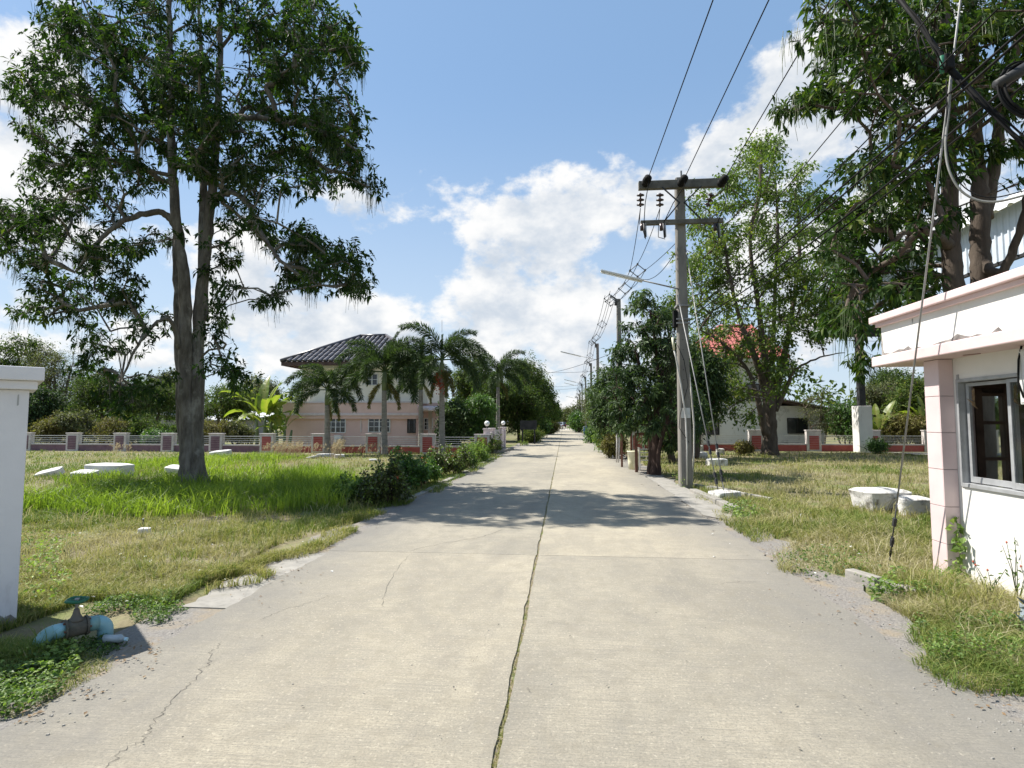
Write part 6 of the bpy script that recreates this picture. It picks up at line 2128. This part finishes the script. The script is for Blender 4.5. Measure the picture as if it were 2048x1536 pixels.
palm('farthest foxtail palm beyond the gate wall', 996, 872, 748, 40.5, 1.12, [(4, 100, .45), (0, 150, 1.0), (0, 350, 1.1), (1, 200, 1.0), (1, 20, 1.1), (1, 310, 1.0), (2, 180, 1.1), (2, 355, 1.1), (2, 90, 1.1), (3, 190, 1.1), (3, 340, 1.15), (3, 260, 1.1)], 4)
palm('slender foxtail palm half hidden behind the tallest palm', 842, 900, 752, 33.5, 1.0, [(4, 80, 1.3), (0, 60, .8), (1, 175, 1.0), (1, 30, 1.0), (2, 190, 1.1), (2, 350, 1.0), (3, 170, 1.1), (3, 10, 1.1), (3, 270, 1.1)], 5)

# ================================================================== banana plants
def banana_leaf(Lb, Wb, curve, seed):
    r = np.random.default_rng(seed)
    n = 14
    V_, F_, tint = [], [], []
    ang = curve[0]
    p = np.zeros(3)
    for i in range(n + 1):
        s = i / n
        a = curve[0] + (curve[1] - curve[0]) * s ** 1.4
        w = Wb * (math.sin(max(0, (s - .16) / .84) ** .6 * math.pi) ** .55 if s > .16 else .02)
        w = max(w, .012)
        fold = .30 * w
        V_ += [tuple(p + np.array([0, -w, fold * r.uniform(.2, 1)])), tuple(p), tuple(p + np.array([0, w, fold * r.uniform(.2, 1)]))]
        tint += [r.uniform(.2, .7), .9, r.uniform(.2, .7)]
        p = p + np.array([math.cos(a), 0, math.sin(a)]) * Lb / n
    for i in range(n):
        for k in range(2):
            if s and r.random() < .05:
                continue
            a = i * 3 + k
            F_ += [(a, a + 1, a + 4), (a, a + 4, a + 3)]
    o = np_mesh('leaf', np.array(V_), np.array(F_), 'leaf_banana', None, tint=tint)
    me = o.data
    bpy.data.objects.remove(o)
    return me


BL = [banana_leaf(2.2, .26, (R(82), R(40)), 1), banana_leaf(2.1, .27, (R(70), R(-20)), 2), banana_leaf(1.9, .25, (R(50), R(-60)), 3)]


def banana(label, px, Y, base_py_z, h, plan, sc=1.0):
    b = Vector((P(px, 860, Y).x, Y, 0))
    t = thing('banana_plant', label, 'banana plant', b)
    for dx in (-.25, .2, .55):
        MB().tube([b + Vector((dx, 0, -.1)), b + Vector((dx * 1.1, .05, h * .5)), b + Vector((dx * 1.3, 0, h))], [.12, .1, .06], 10).build('stem', 'palm_shaft', t, smooth=True)
    for (k, az, dx, z, s) in plan:
        o = bpy.data.objects.new('leaf', BL[k])
        COL.objects.link(o)
        o.parent = t
        o.location = (dx, 0, h * z)
        o.rotation_euler = (random.gauss(0, .25), 0, R(az))
        o.scale = (s * sc,) * 3
    return t


banana('bright green banana plant left of the pink house', 522, 35.0, 0, 2.0, [(0, 160, -.3, .9, 1), (0, 100, 0, 1, 1), (0, 20, .3, .95, 1), (0, 60, .6, 1, .95), (0, 200, -.4, .9, .9), (1, 175, -.4, .9, 1.1), (1, 150, -.2, .95, 1), (1, 10, .6, .9, 1.1), (1, 350, .4, .8, 1), (1, 230, 0, .8, 1), (1, 300, .3, .85, 1), (2, 185, -.4, .8, 1.1), (2, 5, .6, .75, 1.1), (2, 250, .1, .7, 1), (2, 330, .5, .7, 1), (2, 140, -.4, .75, 1), (0, 130, -.5, 1, 1.1), (0, 45, .5, 1, 1.1), (1, 195, -.6, 1, 1.2), (1, 335, .7, .9, 1.2), (0, 80, .2, 1.1, 1.1)], 1.2)
banana('lower banana plant right beside the pink house corner', 562, 34.6, 0, 1.1, [(0, 120, 0, 1, .9), (0, 40, .2, 1, .9), (1, 180, -.2, .9, 1), (1, 20, .3, .9, .9), (2, 200, -.3, .8, .9), (2, 300, .2, .8, .9)], .9)
banana('small banana plant beside the hall pedestal behind the fence', 1756, 36.0, 0, .9, [(0, 60, 0, 1, 1.0), (0, 20, .1, 1, 1.1), (1, 10, .1, .9, 1.2), (1, 200, -.1, .9, .8), (2, 330, .2, .8, 1)], .95)
banana('tall banana leaf pair seen by the guard booth edge', 1842, 36.0, 0, 1.6, [(0, 100, 0, 1, 1), (1, 180, 0, 1, 1), (1, 200, 0, .8, 1), (2, 170, 0, .8, 1)], .9)

# ================================================================== hedge shrubs along the road
def hedge(label, px, py, w, d, h, mat, n, flowers=0, L=.075, Wd=.045, tint=0.):
    c = G(px, py)
    t = thing('hedge_shrub', label, 'shrub', c)
    c = c + Vector((0, d * .4, 0))
    m = MB()
    for k in range(14):
        a = random.random() * 6.28
        m.tube([c + Vector((random.gauss(0, w * .12), random.gauss(0, d * .12), -.05)), c + Vector((math.cos(a) * w * .35, math.sin(a) * d * .35, h * .75))], [.012, .005], 4)
    m.build('stems', 'bark_dark', t)
    ns = 26
    sub = np.array(ball_clumps((0, 0, h * .42), (w / 2, d / 2, h * .5), ns, lo=-.5, shell=.35))
    ii = rng.integers(0, ns, n)
    srad = (rng.uniform(.10, .24, ns) * (w + h) * .55)[ii]
    pos = sub[ii] + unit(rng.normal(size=(n, 3))) * (rng.random((n, 1)) ** .5) * srad[:, None]
    pos[:, 2] = np.maximum(pos[:, 2], .01)
    nz = rng.random(ns)[ii]
    # young shoots sticking out
    m_ = n // 6
    sh_ = rng.integers(0, ns, m_ // 12 + 1)
    k_ = sh_[rng.integers(0, len(sh_), m_)]
    pos[:m_] = sub[k_] + np.stack([rng.normal(size=m_) * .035, rng.normal(size=m_) * .035, rng.random(m_) * h * .55], 1)
    pos = pos + np.array(c)
    D = rng.normal(size=(n, 3)) + np.array([0, 0, .5])
    s = rng.uniform(.6, 1.25, n)
    V, F = leaf_arrays(pos, D, L * s, Wd * s)
    np_mesh('foliage', V, F, mat, t, tint=np.repeat(rng.random(n) ** 1.3 + tint + (nz - .5) * .3, 5))
    if flowers:
        ctr = pos[rng.choice(np.where(pos[:, 2] > c.z + h * .55)[0], flowers)]
        k = 16
        fp = np.repeat(ctr, k, 0) + rng.normal(size=(flowers * k, 3)) * .022
        V, F = leaf_arrays(fp, rng.normal(size=(flowers * k, 3)) + np.array([0, 0, .8]), .028, .02)
        np_mesh('flowers', V, F, 'petal_red', t, tint=np.repeat(rng.random(flowers * k), 5))['kind'] = 'stuff'
    return t


hedge('dark reddish hedge shrub nearest the camera at the left road edge', 755, 1012, .95, 1.1, .72, 'leaf_ixora', 6200, 4)
hedge('green shrub just behind the nearest dark hedge shrub', 802, 985, .9, 1.4, .78, 'leaf_green', 4600, 0, .085, .05)
hedge('bright leafy low shrub left of the nearest dark hedge shrub', 690, 1005, .7, .8, .42, 'leaf_weed', 2600, 0, .085, .05, .15)
hedge('hedge shrub with red flowers, left of the flowering pair', 862, 955, .85, 1.4, .72, 'leaf_ixora', 4600, 12, tint=.12)
hedge('hedge shrub with red flowers, right of the flowering pair', 905, 950, .8, 1.5, .72, 'leaf_ixora', 4200, 10, tint=.12)
hedge('low green shrub filling the gap before the flowering hedge pair', 838, 972, .8, 1.3, .52, 'leaf_green', 3200, 0, .08, .045)
hedge('low mixed green shrub behind the flowering hedge pair', 925, 940, .9, 2.0, .62, 'leaf_weed', 3600, 3, .08, .045)
hedge('grassy green shrub between flowering hedge and gate wall', 948, 925, 1.0, 3.0, .75, 'leaf_weed', 4200, 2, .10, .04, .15)
hedge('last reddish hedge shrub before the white gate wall', 982, 908, .9, 2.4, .85, 'leaf_ixora', 3600, 5, .085, .05, .12)

# ================================================================== grass and weeds
def frustum_points(n, x_of, ya, yb, power=1.6):
    u = rng.random(n)
    e = 1 - power
    Y = (ya ** e + u * (yb ** e - ya ** e)) ** (1 / e)
    lo, hi = x_of(Y)
    X = lo + rng.random(n) * (hi - lo)
    return X, Y


def lawn(name, label, n, x_of, ya, yb, tint_bias, hmul=1.0, mask=None, power=1.6, seed=1):
    X, Y = frustum_points(n, x_of, ya, yb, power)
    keep = np.ones(n, bool)
    cl = vnoise(X, Y, 2.2, seed) * .6 + vnoise(X, Y, 6.0, seed + 1) * .4
    big = vnoise(X, Y, .35, seed + 2)
    keep &= rng.random(n) < np.clip((cl - .22) * 3.0, .03, 1)
    if mask is not None:
        keep &= mask(X, Y)
    X, Y, cl, big = X[keep], Y[keep], cl[keep], big[keep]
    k = len(X)
    h = (.035 + .085 * rng.random(k) ** 1.5 + .22 * np.maximum(0, cl - .48)) * hmul * (1 + .012 * Y)
    w = .0045 * (1 + Y / 7.0) * rng.uniform(.7, 1.3, k)
    lean = rng.uniform(.2, 1.25, k)
    B = np.stack([X, Y, np.full(k, -.045)], 1)
    V, F = blade_arrays(B, h, w, lean)
    t = tint_bias + (big - .5) * 1.5 + (cl - .5) * .9 + (vnoise(X, Y, 1.1, seed + 3) - .5) * .6 + rng.normal(size=k) * .25
    o = np_mesh(name, V, F, 'grass_lawn', tint=np.repeat(t, 5))
    return setp(o, label, 'grass', None, 'stuff')


lx = lambda Y: (-1.05 * Y - 1.2, np.where(Y < 9.3, -3.72, -3.42) + (vnoise(Y, Y * 0, 1.3, 8) - .5) * .5)
lm = lambda X, Y: ~((X > -4.5) & (Y < 5.05) & (Y > 4.0) & (X > -4.6)) & (Y < 33.5 + (X + 26) * .0)
lawn('lawn_grass', 'short yellow-green grass of the left lawn', 190000, lx, 3.2, 29.6, .46, 1.0, lm, 1.75, 5)
rx = lambda Y: (np.where((Y > 10) & (Y < 18), 3.22, 3.08) + (vnoise(Y, Y * 0, 1.1, 9) - .5) * .5, np.minimum(.86 * Y + .6, 26))
rm = lambda X, Y: ~((X > 4.0) & (Y < 6.8)) & ~((X > 15.5) & (Y > 29.5) & (Y < 32) & ((X > 17.3) | (Y > 31.2)))
lawn('lawn_grass', 'dry short grass of the plot right of the road', 170000, rx, 3.0, 32.0, .36, 1.1, rm, 1.6, 15)

lawn('weedy_grass', 'scattered taller stalks over the left lawn', 15000, lx, 3.4, 27, .55, 2.3, lambda X, Y: lm(X, Y) & (vnoise(X, Y, .8, 66) > .52), 1.6, 65)
lawn('weedy_grass', 'scattered taller dry stalks over the right plot', 15000, rx, 3.2, 30, .15, 2.4, lambda X, Y: rm(X, Y) & (vnoise(X, Y, .8, 67) > .5), 1.5, 68)


# tall bright grass around the big tree
def inpoly(X, Y, poly):
    c = np.zeros(len(X), bool)
    j = len(poly) - 1
    for i in range(len(poly)):
        xi, yi = poly[i]
        xj, yj = poly[j]
        c ^= ((yi > Y) != (yj > Y)) & (X < (xj - xi) * (Y - yi) / (yj - yi + 1e-9) + xi)
        j = i
    return c


def tall(name, label, pxpoly, n, hh, tint0, mat='grass_tall', lean=(.1, .7), wmul=1.0, seed=3, thr=.25, az=None):
    poly = [tuple(G(*p)[:2]) for p in pxpoly]
    xs_, ys_ = [p[0] for p in poly], [p[1] for p in poly]
    # more blades towards the viewer
    y0_, y1_ = min(ys_), max(ys_)
    u = rng.random(n)
    Y = (y0_ ** -.6 + u * (y1_ ** -.6 - y0_ ** -.6)) ** (1 / -.6)
    X = min(xs_) + rng.random(n) * (max(xs_) - min(xs_))
    cl = vnoise(X, Y, .9, seed) * .6 + vnoise(X, Y, 3.0, seed + 1) * .4
    ed = (vnoise(X, Y, 1.6, seed + 6) - .5) * .9
    k = inpoly(X + ed, Y + ed * .8, poly) & (cl > thr * rng.random(n) * 2)
    X, Y, cl = X[k], Y[k], cl[k]
    m = len(X)
    h = hh * (.25 + 1.05 * cl) * rng.uniform(.45, 1.2, m)
    w = .0065 * (1 + Y / 16) * wmul * rng.uniform(.7, 1.3, m)
    B = np.stack([X, Y, np.full(m, -.045)], 1)
    a_ = None if az is None else az + rng.normal(size=m) * .7
    V, F = blade_arrays(B, h, w, rng.uniform(lean[0], lean[1], m), a_)
    t = tint0 + (cl - .5) * 1.1 + (vnoise(X, Y, .5, seed + 9) - .5) * .9 + rng.normal(size=m) * .28
    o = np_mesh(name, V, F, mat, tint=np.repeat(t, 5))
    return setp(o, label, 'grass', None, 'stuff')


tall('tall_grass', 'bright tall grass around the foot of the big tree', [(40, 1005), (150, 985), (300, 972), (430, 945), (560, 935), (650, 955), (700, 990), (690, 1015), (560, 1020), (430, 1030), (300, 1035), (180, 1030), (60, 1025)], 30000, .52, .46, wmul=1.7, lean=(.15, 1.0), thr=.47)
tall('tall_grass', 'tall grass strip among the white slabs behind the big tree', [(150, 950), (260, 925), (360, 915), (520, 908), (620, 915), (560, 925), (420, 935), (330, 945), (240, 962), (130, 968)], 15000, .36, .25, seed=31, wmul=1.5, lean=(.2, 1.0), thr=.42)
tall('tall_grass', 'darker tall grass left of the nearest hedge shrub', [(560, 960), (640, 945), (720, 965), (700, 1000), (640, 1010), (570, 1000)], 14000, .55, .1, seed=41)
tall('roadside_grass', 'drooping pale roadside grass tufts before the nearest hedge shrub', [(560, 1095), (620, 1060), (700, 1025), (760, 1022), (745, 1045), (690, 1070), (640, 1100), (560, 1135), (480, 1165), (440, 1180), (470, 1130)], 15000, .26, .6, 'grass_lawn', (.5, 1.2), .9, 51, .2, R(-60))
tall('roadside_grass', 'dark green grass tuft hanging over the road edge near the pipe', [(345, 1195), (370, 1165), (400, 1160), (415, 1180), (395, 1205), (360, 1210)], 2600, .20, 1.1, 'grass_lawn', (.4, 1.1), .8, 61, .1)
tall('roadside_grass', 'green grassy verge beside the flowering hedge', [(760, 1015), (850, 965), (920, 935), (975, 908), (1000, 905), (985, 925), (930, 955), (870, 985), (810, 1010)], 9000, .18, .9, 'grass_lawn', (.4, 1.2), 1.2, 71, .2)
tall('roadside_grass', 'grass verge beyond the gate wall on the left', [(1040, 880), (1100, 858), (1108, 858), (1075, 878), (1045, 892)], 6000, .35, .7, 'grass_lawn', (.3, 1.0), 2.2, 73, .1)
tall('roadside_grass', 'weedy grass verge along the right road edge toward the poles', [(1240, 905), (1225, 905), (1195, 882), (1165, 862), (1175, 858), (1215, 875), (1250, 895)], 9000, .40, .6, 'grass_lawn', (.3, 1.0), 2.0, 75, .1)
tall('dry_grass', 'long dry grass tufts on the right verge before the booth', [(1530, 1120), (1580, 1085), (1650, 1050), (1750, 1040), (1850, 1060), (1865, 1135), (1830, 1150), (1750, 1150), (1660, 1140), (1580, 1135)], 26000, .25, .28, 'grass_lawn', (.4, 1.3), .8, 81, .3)
tall('dry_grass', 'straw grass between the kerb stones and the booth wall', [(1760, 1195), (1850, 1160), (1930, 1160), (2048, 1170), (2090, 1210), (1990, 1245), (1880, 1240), (1800, 1225)], 14000, .20, .12, 'grass_lawn', (.4, 1.3), .7, 85, .3)
tall('dry_grass', 'long grass mixed into the creeper of the lower right corner', [(1790, 1300), (1830, 1245), (1930, 1225), (2060, 1235), (2110, 1290), (2110, 1390), (2040, 1375), (1960, 1340), (1860, 1320)], 14000, .18, .5, 'grass_lawn', (.4, 1.3), .7, 95, .3)
tall('roadside_grass', 'short green grass mixed into the weeds of the bottom left corner', [(-80, 1300), (60, 1295), (150, 1325), (110, 1385), (60, 1420), (-20, 1440), (-120, 1440)], 14000, .11, .7, 'grass_lawn', (.4, 1.3), .6, 97, .3)
tall('dry_grass', 'dry verge grass beside the guy wire anchor', [(1415, 985), (1500, 985), (1560, 1030), (1570, 1070), (1510, 1085), (1470, 1040)], 9000, .20, .35, 'grass_lawn', (.4, 1.2), 1.0, 87, .3)
# feathery seed heads before the fence
def plumes(label, pxs, n, h, mat='grass_plume'):
    P0 = []
    for _ in range(n):
        px = random.uniform(*random.choice(pxs))
        Y = random.uniform(25, 28)
        P0.append((P(px, 880, Y).x, Y, 0))
    B = np.array(P0)
    hh = h * rng.uniform(.6, 1.15, n)
    az = rng.normal(size=n) * .5
    V1, F1 = blade_arrays(B, hh, np.full(n, .010), rng.uniform(.1, .4, n), az)
    k = 10
    tip = V1.reshape(-1, 5, 3)[:, 4]
    d = tip - V1.reshape(-1, 5, 3)[:, 3]
    pb_ = np.repeat(tip, k, 0) - np.repeat(d, k, 0) * rng.random((n * k, 1)) * .5
    V2, F2 = leaf_arrays(pb_, np.repeat(unit(d), k, 0) + rng.normal(size=(n * k, 3)) * .35 + np.array([.4, 0, 0]), .09, .02)
    o = np_mesh('seed_grass', np.concatenate([V1, V2]), np.concatenate([F1, F2 + len(V1)]), mat, tint=np.concatenate([rng.random(len(V1)) * .4, rng.random(len(V2))]))
    return setp(o, label, 'grass', None, 'stuff')


plumes('pale feathery seed grass before the fence left of the palms', [(525, 660), (540, 600)], 260, .62)
plumes('tuft of tan feathery grass beside the leftmost palm', [(662, 682)], 150, .75)
plumes('thin seed grass before the red fence pillars', [(690, 800), (700, 760), (215, 260)], 90, .55)

# broadleaf weeds
def weeds(label, pxpoly, n, L, h, tint0, mat='leaf_weed', seed=5, thr=.3):
    poly = [tuple(G(*p)[:2]) for p in pxpoly]
    xs_, ys_ = [p[0] for p in poly], [p[1] for p in poly]
    X = min(xs_) + rng.random(n) * (max(xs_) - min(xs_))
    Y = min(ys_) + rng.random(n) * (max(ys_) - min(ys_))
    cl = vnoise(X, Y, 3.5, seed) * .6 + vnoise(X, Y, 9.0, seed + 1) * .4
    ed = (vnoise(X, Y, 3.0, seed + 4) - .5) * .35
    k = inpoly(X + ed, Y + ed, poly) & (cl > thr)
    X, Y, cl = X[k], Y[k], cl[k]
    m = len(X)
    Z = -.04 + rng.random(m) ** .7 * h * (.3 + 1.1 * cl)
    pos = np.stack([X, Y, Z], 1)
    D = rng.normal(size=(m, 3)) * np.array([1, 1, .45]) + np.array([0, 0, .15])
    s = rng.uniform(.55, 1.3, m)
    V, F = leaf_arrays(pos, D, L * s, L * .55 * s)
    t = tint0 + (Z / max(h, .01) - .4) * .5 + rng.normal(size=m) * .22
    o = np_mesh('weeds', V, F, mat, tint=np.repeat(t, 5))
    return setp(o, label, 'weeds', None, 'stuff')


weeds('low green weeds in the bottom left corner', [(-80, 1290), (60, 1285), (160, 1310), (150, 1350), (110, 1385), (60, 1420), (-20, 1440), (-120, 1440)], 10000, .035, .12, .5, seed=5, thr=.42)
weeds('shaded green weeds under the water pipe', [(60, 1290), (150, 1275), (230, 1275), (215, 1305), (130, 1330), (70, 1320)], 2600, .03, .06, .35, seed=6, thr=.3)
weeds('bright weeds climbing beside the gate pillar', [(40, 1215), (30, 1120), (60, 1060), (110, 1085), (130, 1170), (120, 1220)], 7000, .045, .22, .75, seed=7, thr=.35)
weeds('leafy ground cover behind the pipe elbow', [(170, 1225), (240, 1190), (320, 1185), (330, 1235), (290, 1265), (215, 1255)], 5200, .03, .10, .45, seed=8, thr=.35)
weeds('spreading green creeper in the lower right corner', [(1770, 1310), (1830, 1255), (1930, 1225), (2060, 1235), (2110, 1290), (2110, 1400), (2040, 1385), (1960, 1350), (1860, 1330)], 12000, .030, .17, .38, seed=9, thr=.47)
weeds('lobed green weeds at the foot of the booth column', [(1740, 1180), (1790, 1160), (1860, 1150), (1930, 1165), (1935, 1200), (1850, 1200), (1750, 1205)], 2600, .055, .20, .5, seed=10, thr=.45)
weeds('green weeds beside the guy wire anchor', [(1440, 1015), (1500, 1005), (1530, 1030), (1490, 1045), (1455, 1035)], 1600, .06, .16, .6, seed=12, thr=.35)
weeds('small green weeds in the dirt near the right kerb', [(1540, 1125), (1640, 1090), (1760, 1130), (1740, 1175), (1610, 1150)], 1500, .035, .15, .3, seed=13, thr=.48)
weeds('yellowish weed at the foot of the nearest pole', [(1352, 966), (1366, 960), (1372, 975), (1358, 980)], 500, .05, .30, .9, seed=14, thr=.1)
weeds('leafy patch in the lawn right of the tree base', [(180, 985), (260, 975), (330, 982), (300, 1000), (210, 1000)], 2600, .09, .28, .5, seed=15, thr=.35)

# one climbing vine on the booth wall
vn = thing('climbing_vine', 'green lobed vine climbing the corner of the booth wall', 'vine', G(1922, 1165))
base = Vector((4.14, 6.46, 0))
pts = [base + Vector((.0, .02 * math.sin(k), k * .075)) for k in range(9)]
MB().tube(pts, .005, 5).build('stem', 'palm_shaft', vn)
n = 46
pos = np.array([tuple(pts[random.randrange(1, 9)] + Vector((random.gauss(-.02, .03), random.gauss(0, .035), random.gauss(0, .03)))) for _ in range(n)])
V, F = leaf_arrays(pos, rng.normal(size=(n, 3)) + np.array([-.6, -.3, -.3]), .075, .07)
np_mesh('leaves', V, F, 'leaf_weed', vn, tint=np.repeat(rng.uniform(.5, 1, n), 5))
for i, (px, py, h) in enumerate(((1980, 1205, .38), (2036, 1205, .55))):
    q = G(px, py)
    t = thing('weed_stalk', ['leafy weed stalk with red buds before the booth wall', 'taller thin weed stalk with red buds at the right edge'][i], 'weed', q)
    m = MB()
    tips = []
    for k in range(6):
        e = q + Vector((random.gauss(0, .06), random.gauss(0, .05), h * random.uniform(.6, 1.1)))
        m.tube([q, (q + e) / 2 + Vector((random.gauss(0, .02), 0, .03)), e], [.004, .003, .002], 4)
        tips.append(e)
    m.build('stems', 'leaf_weed', t)
    n = 26
    pos = np.array([tuple(q.lerp(random.choice(tips), random.uniform(.35, 1))) for _ in range(n)])
    V, F = leaf_arrays(pos, rng.normal(size=(n, 3)), .05, .018)
    np_mesh('leaves', V, F, 'leaf_weed', t, tint=np.repeat(rng.random(n) * .5, 5))
    m = MB()
    for e in tips[:3]:
        m.lathe(e, [(.003, -.012), (.011, 0), (.003, .012)], 6)
    m.build('buds', 'fruit_red', t)

# ================================================================== litter: dry leaves, pebbles, seam plants
def scatter_leaves(label, pts, n, L, mat='dead_leaf', zz=.006):
    P0 = []
    for _ in range(n):
        a, b, s = random.choice(pts)
        q = G(random.gauss(a, s), random.gauss(b, s * .45))
        P0.append((q.x, q.y, zz + random.random() * .008))
    B = np.array(P0)
    D = rng.normal(size=(n, 3)) * np.array([1, 1, .12])
    s = rng.uniform(.4, 1.3, n)
    V, F = leaf_arrays(B, D, L * s, L * .5 * s, nrm=np.tile(np.array([0, 0, 1.0]), (n, 1)) + rng.normal(size=(n, 3)) * .2, droop=0)
    o = np_mesh('leaf_litter', V, F, mat)
    return setp(o, label, 'leaf litter', None, 'stuff')


scatter_leaves('dry fallen leaves along the left road edge', [(600, 1130, 40), (560, 1150, 30), (720, 1045, 20), (480, 1190, 40), (250, 1330, 40), (150, 1390, 40), (60, 1440, 25), (290, 1300, 20), (870, 985, 15)], 200, .03)
scatter_leaves('dry fallen leaves and husks on the right gravel edge', [(1700, 1210, 40), (1740, 1240, 40), (1640, 1160, 40), (1870, 1340, 40), (1980, 1400, 30), (1330, 968, 25), (1290, 975, 20), (1540, 1100, 20), (1400, 1000, 15)], 240, .03)
scatter_leaves('sparse dark leaf bits strewn on the road', [(1050, 1230, 60), (1400, 1450, 250), (700, 1300, 250), (1250, 1250, 150), (1700, 1400, 120), (760, 1450, 200)], 55, .02, 'crack_dark')
scatter_leaves('pale straw and scraps on the left lawn', [(200, 1060, 90), (330, 1070, 90), (450, 1100, 90), (120, 1050, 60), (230, 1180, 60)], 160, .05, 'paper_white', .0)
scatter_leaves('pale straw bits in the dry right verge', [(1600, 1060, 90), (1700, 1080, 60), (1750, 1110, 60)], 120, .05, 'paper_white', .0)


def pebbles(label, pts, n, r):
    m = MB()
    for _ in range(n):
        a, b, s = random.choice(pts)
        q = G(random.gauss(a, s), random.gauss(b, s * .5))
        k = r * random.uniform(.35, 1.3)
        m.obox((q.x, q.y, (-.002 if XL < q.x < XR else -.02)), (k * 2.4, k * 1.8, k * 1.1), random.random() * 3, .6)
    return setp(m.build('pebbles', 'kerb_concrete'), label, 'pebbles', None, 'stuff')


pebbles('loose grey pebbles on the left gravel shoulder', [(260, 1325, 28), (180, 1380, 28), (350, 1240, 20), (90, 1430, 28), (520, 1150, 20)], 220, .006)
pebbles('loose grey pebbles on the right gravel shoulder', [(1620, 1180, 40), (1700, 1230, 40), (1780, 1290, 40), (1900, 1370, 50), (2010, 1450, 40), (1330, 970, 30), (1300, 985, 30)], 260, .006)
pebbles('scattered small stones on the concrete road', [(1700, 1430, 150), (1150, 1350, 300), (600, 1400, 200), (900, 1200, 200)], 60, .005)

# small plants and dry bits in the centre seam
ns_ = 3000
Y = (2.0 ** -.8 + rng.random(ns_) * (26 ** -.8 - 2.0 ** -.8)) ** (1 / -.8)
g_ = vnoise(Y, Y * 0, 2.2, 77)
k = rng.random(ns_) < (.25 + g_)
Y = Y[k]
X = XS + rng.normal(size=len(Y)) * .009
B = np.stack([X, Y, np.full(len(Y), -.012)], 1)
V, F = blade_arrays(B, rng.uniform(.008, .022, len(Y)), .003 * (1 + Y / 10), rng.uniform(.3, 1.3, len(Y)))
setp(np_mesh('seam_plants', V, F, 'grass_lawn', tint=np.repeat(rng.uniform(.05, .75, len(Y)), 5)), 'tiny dry plants growing in the centre seam of the road', 'weeds', None, 'stuff')
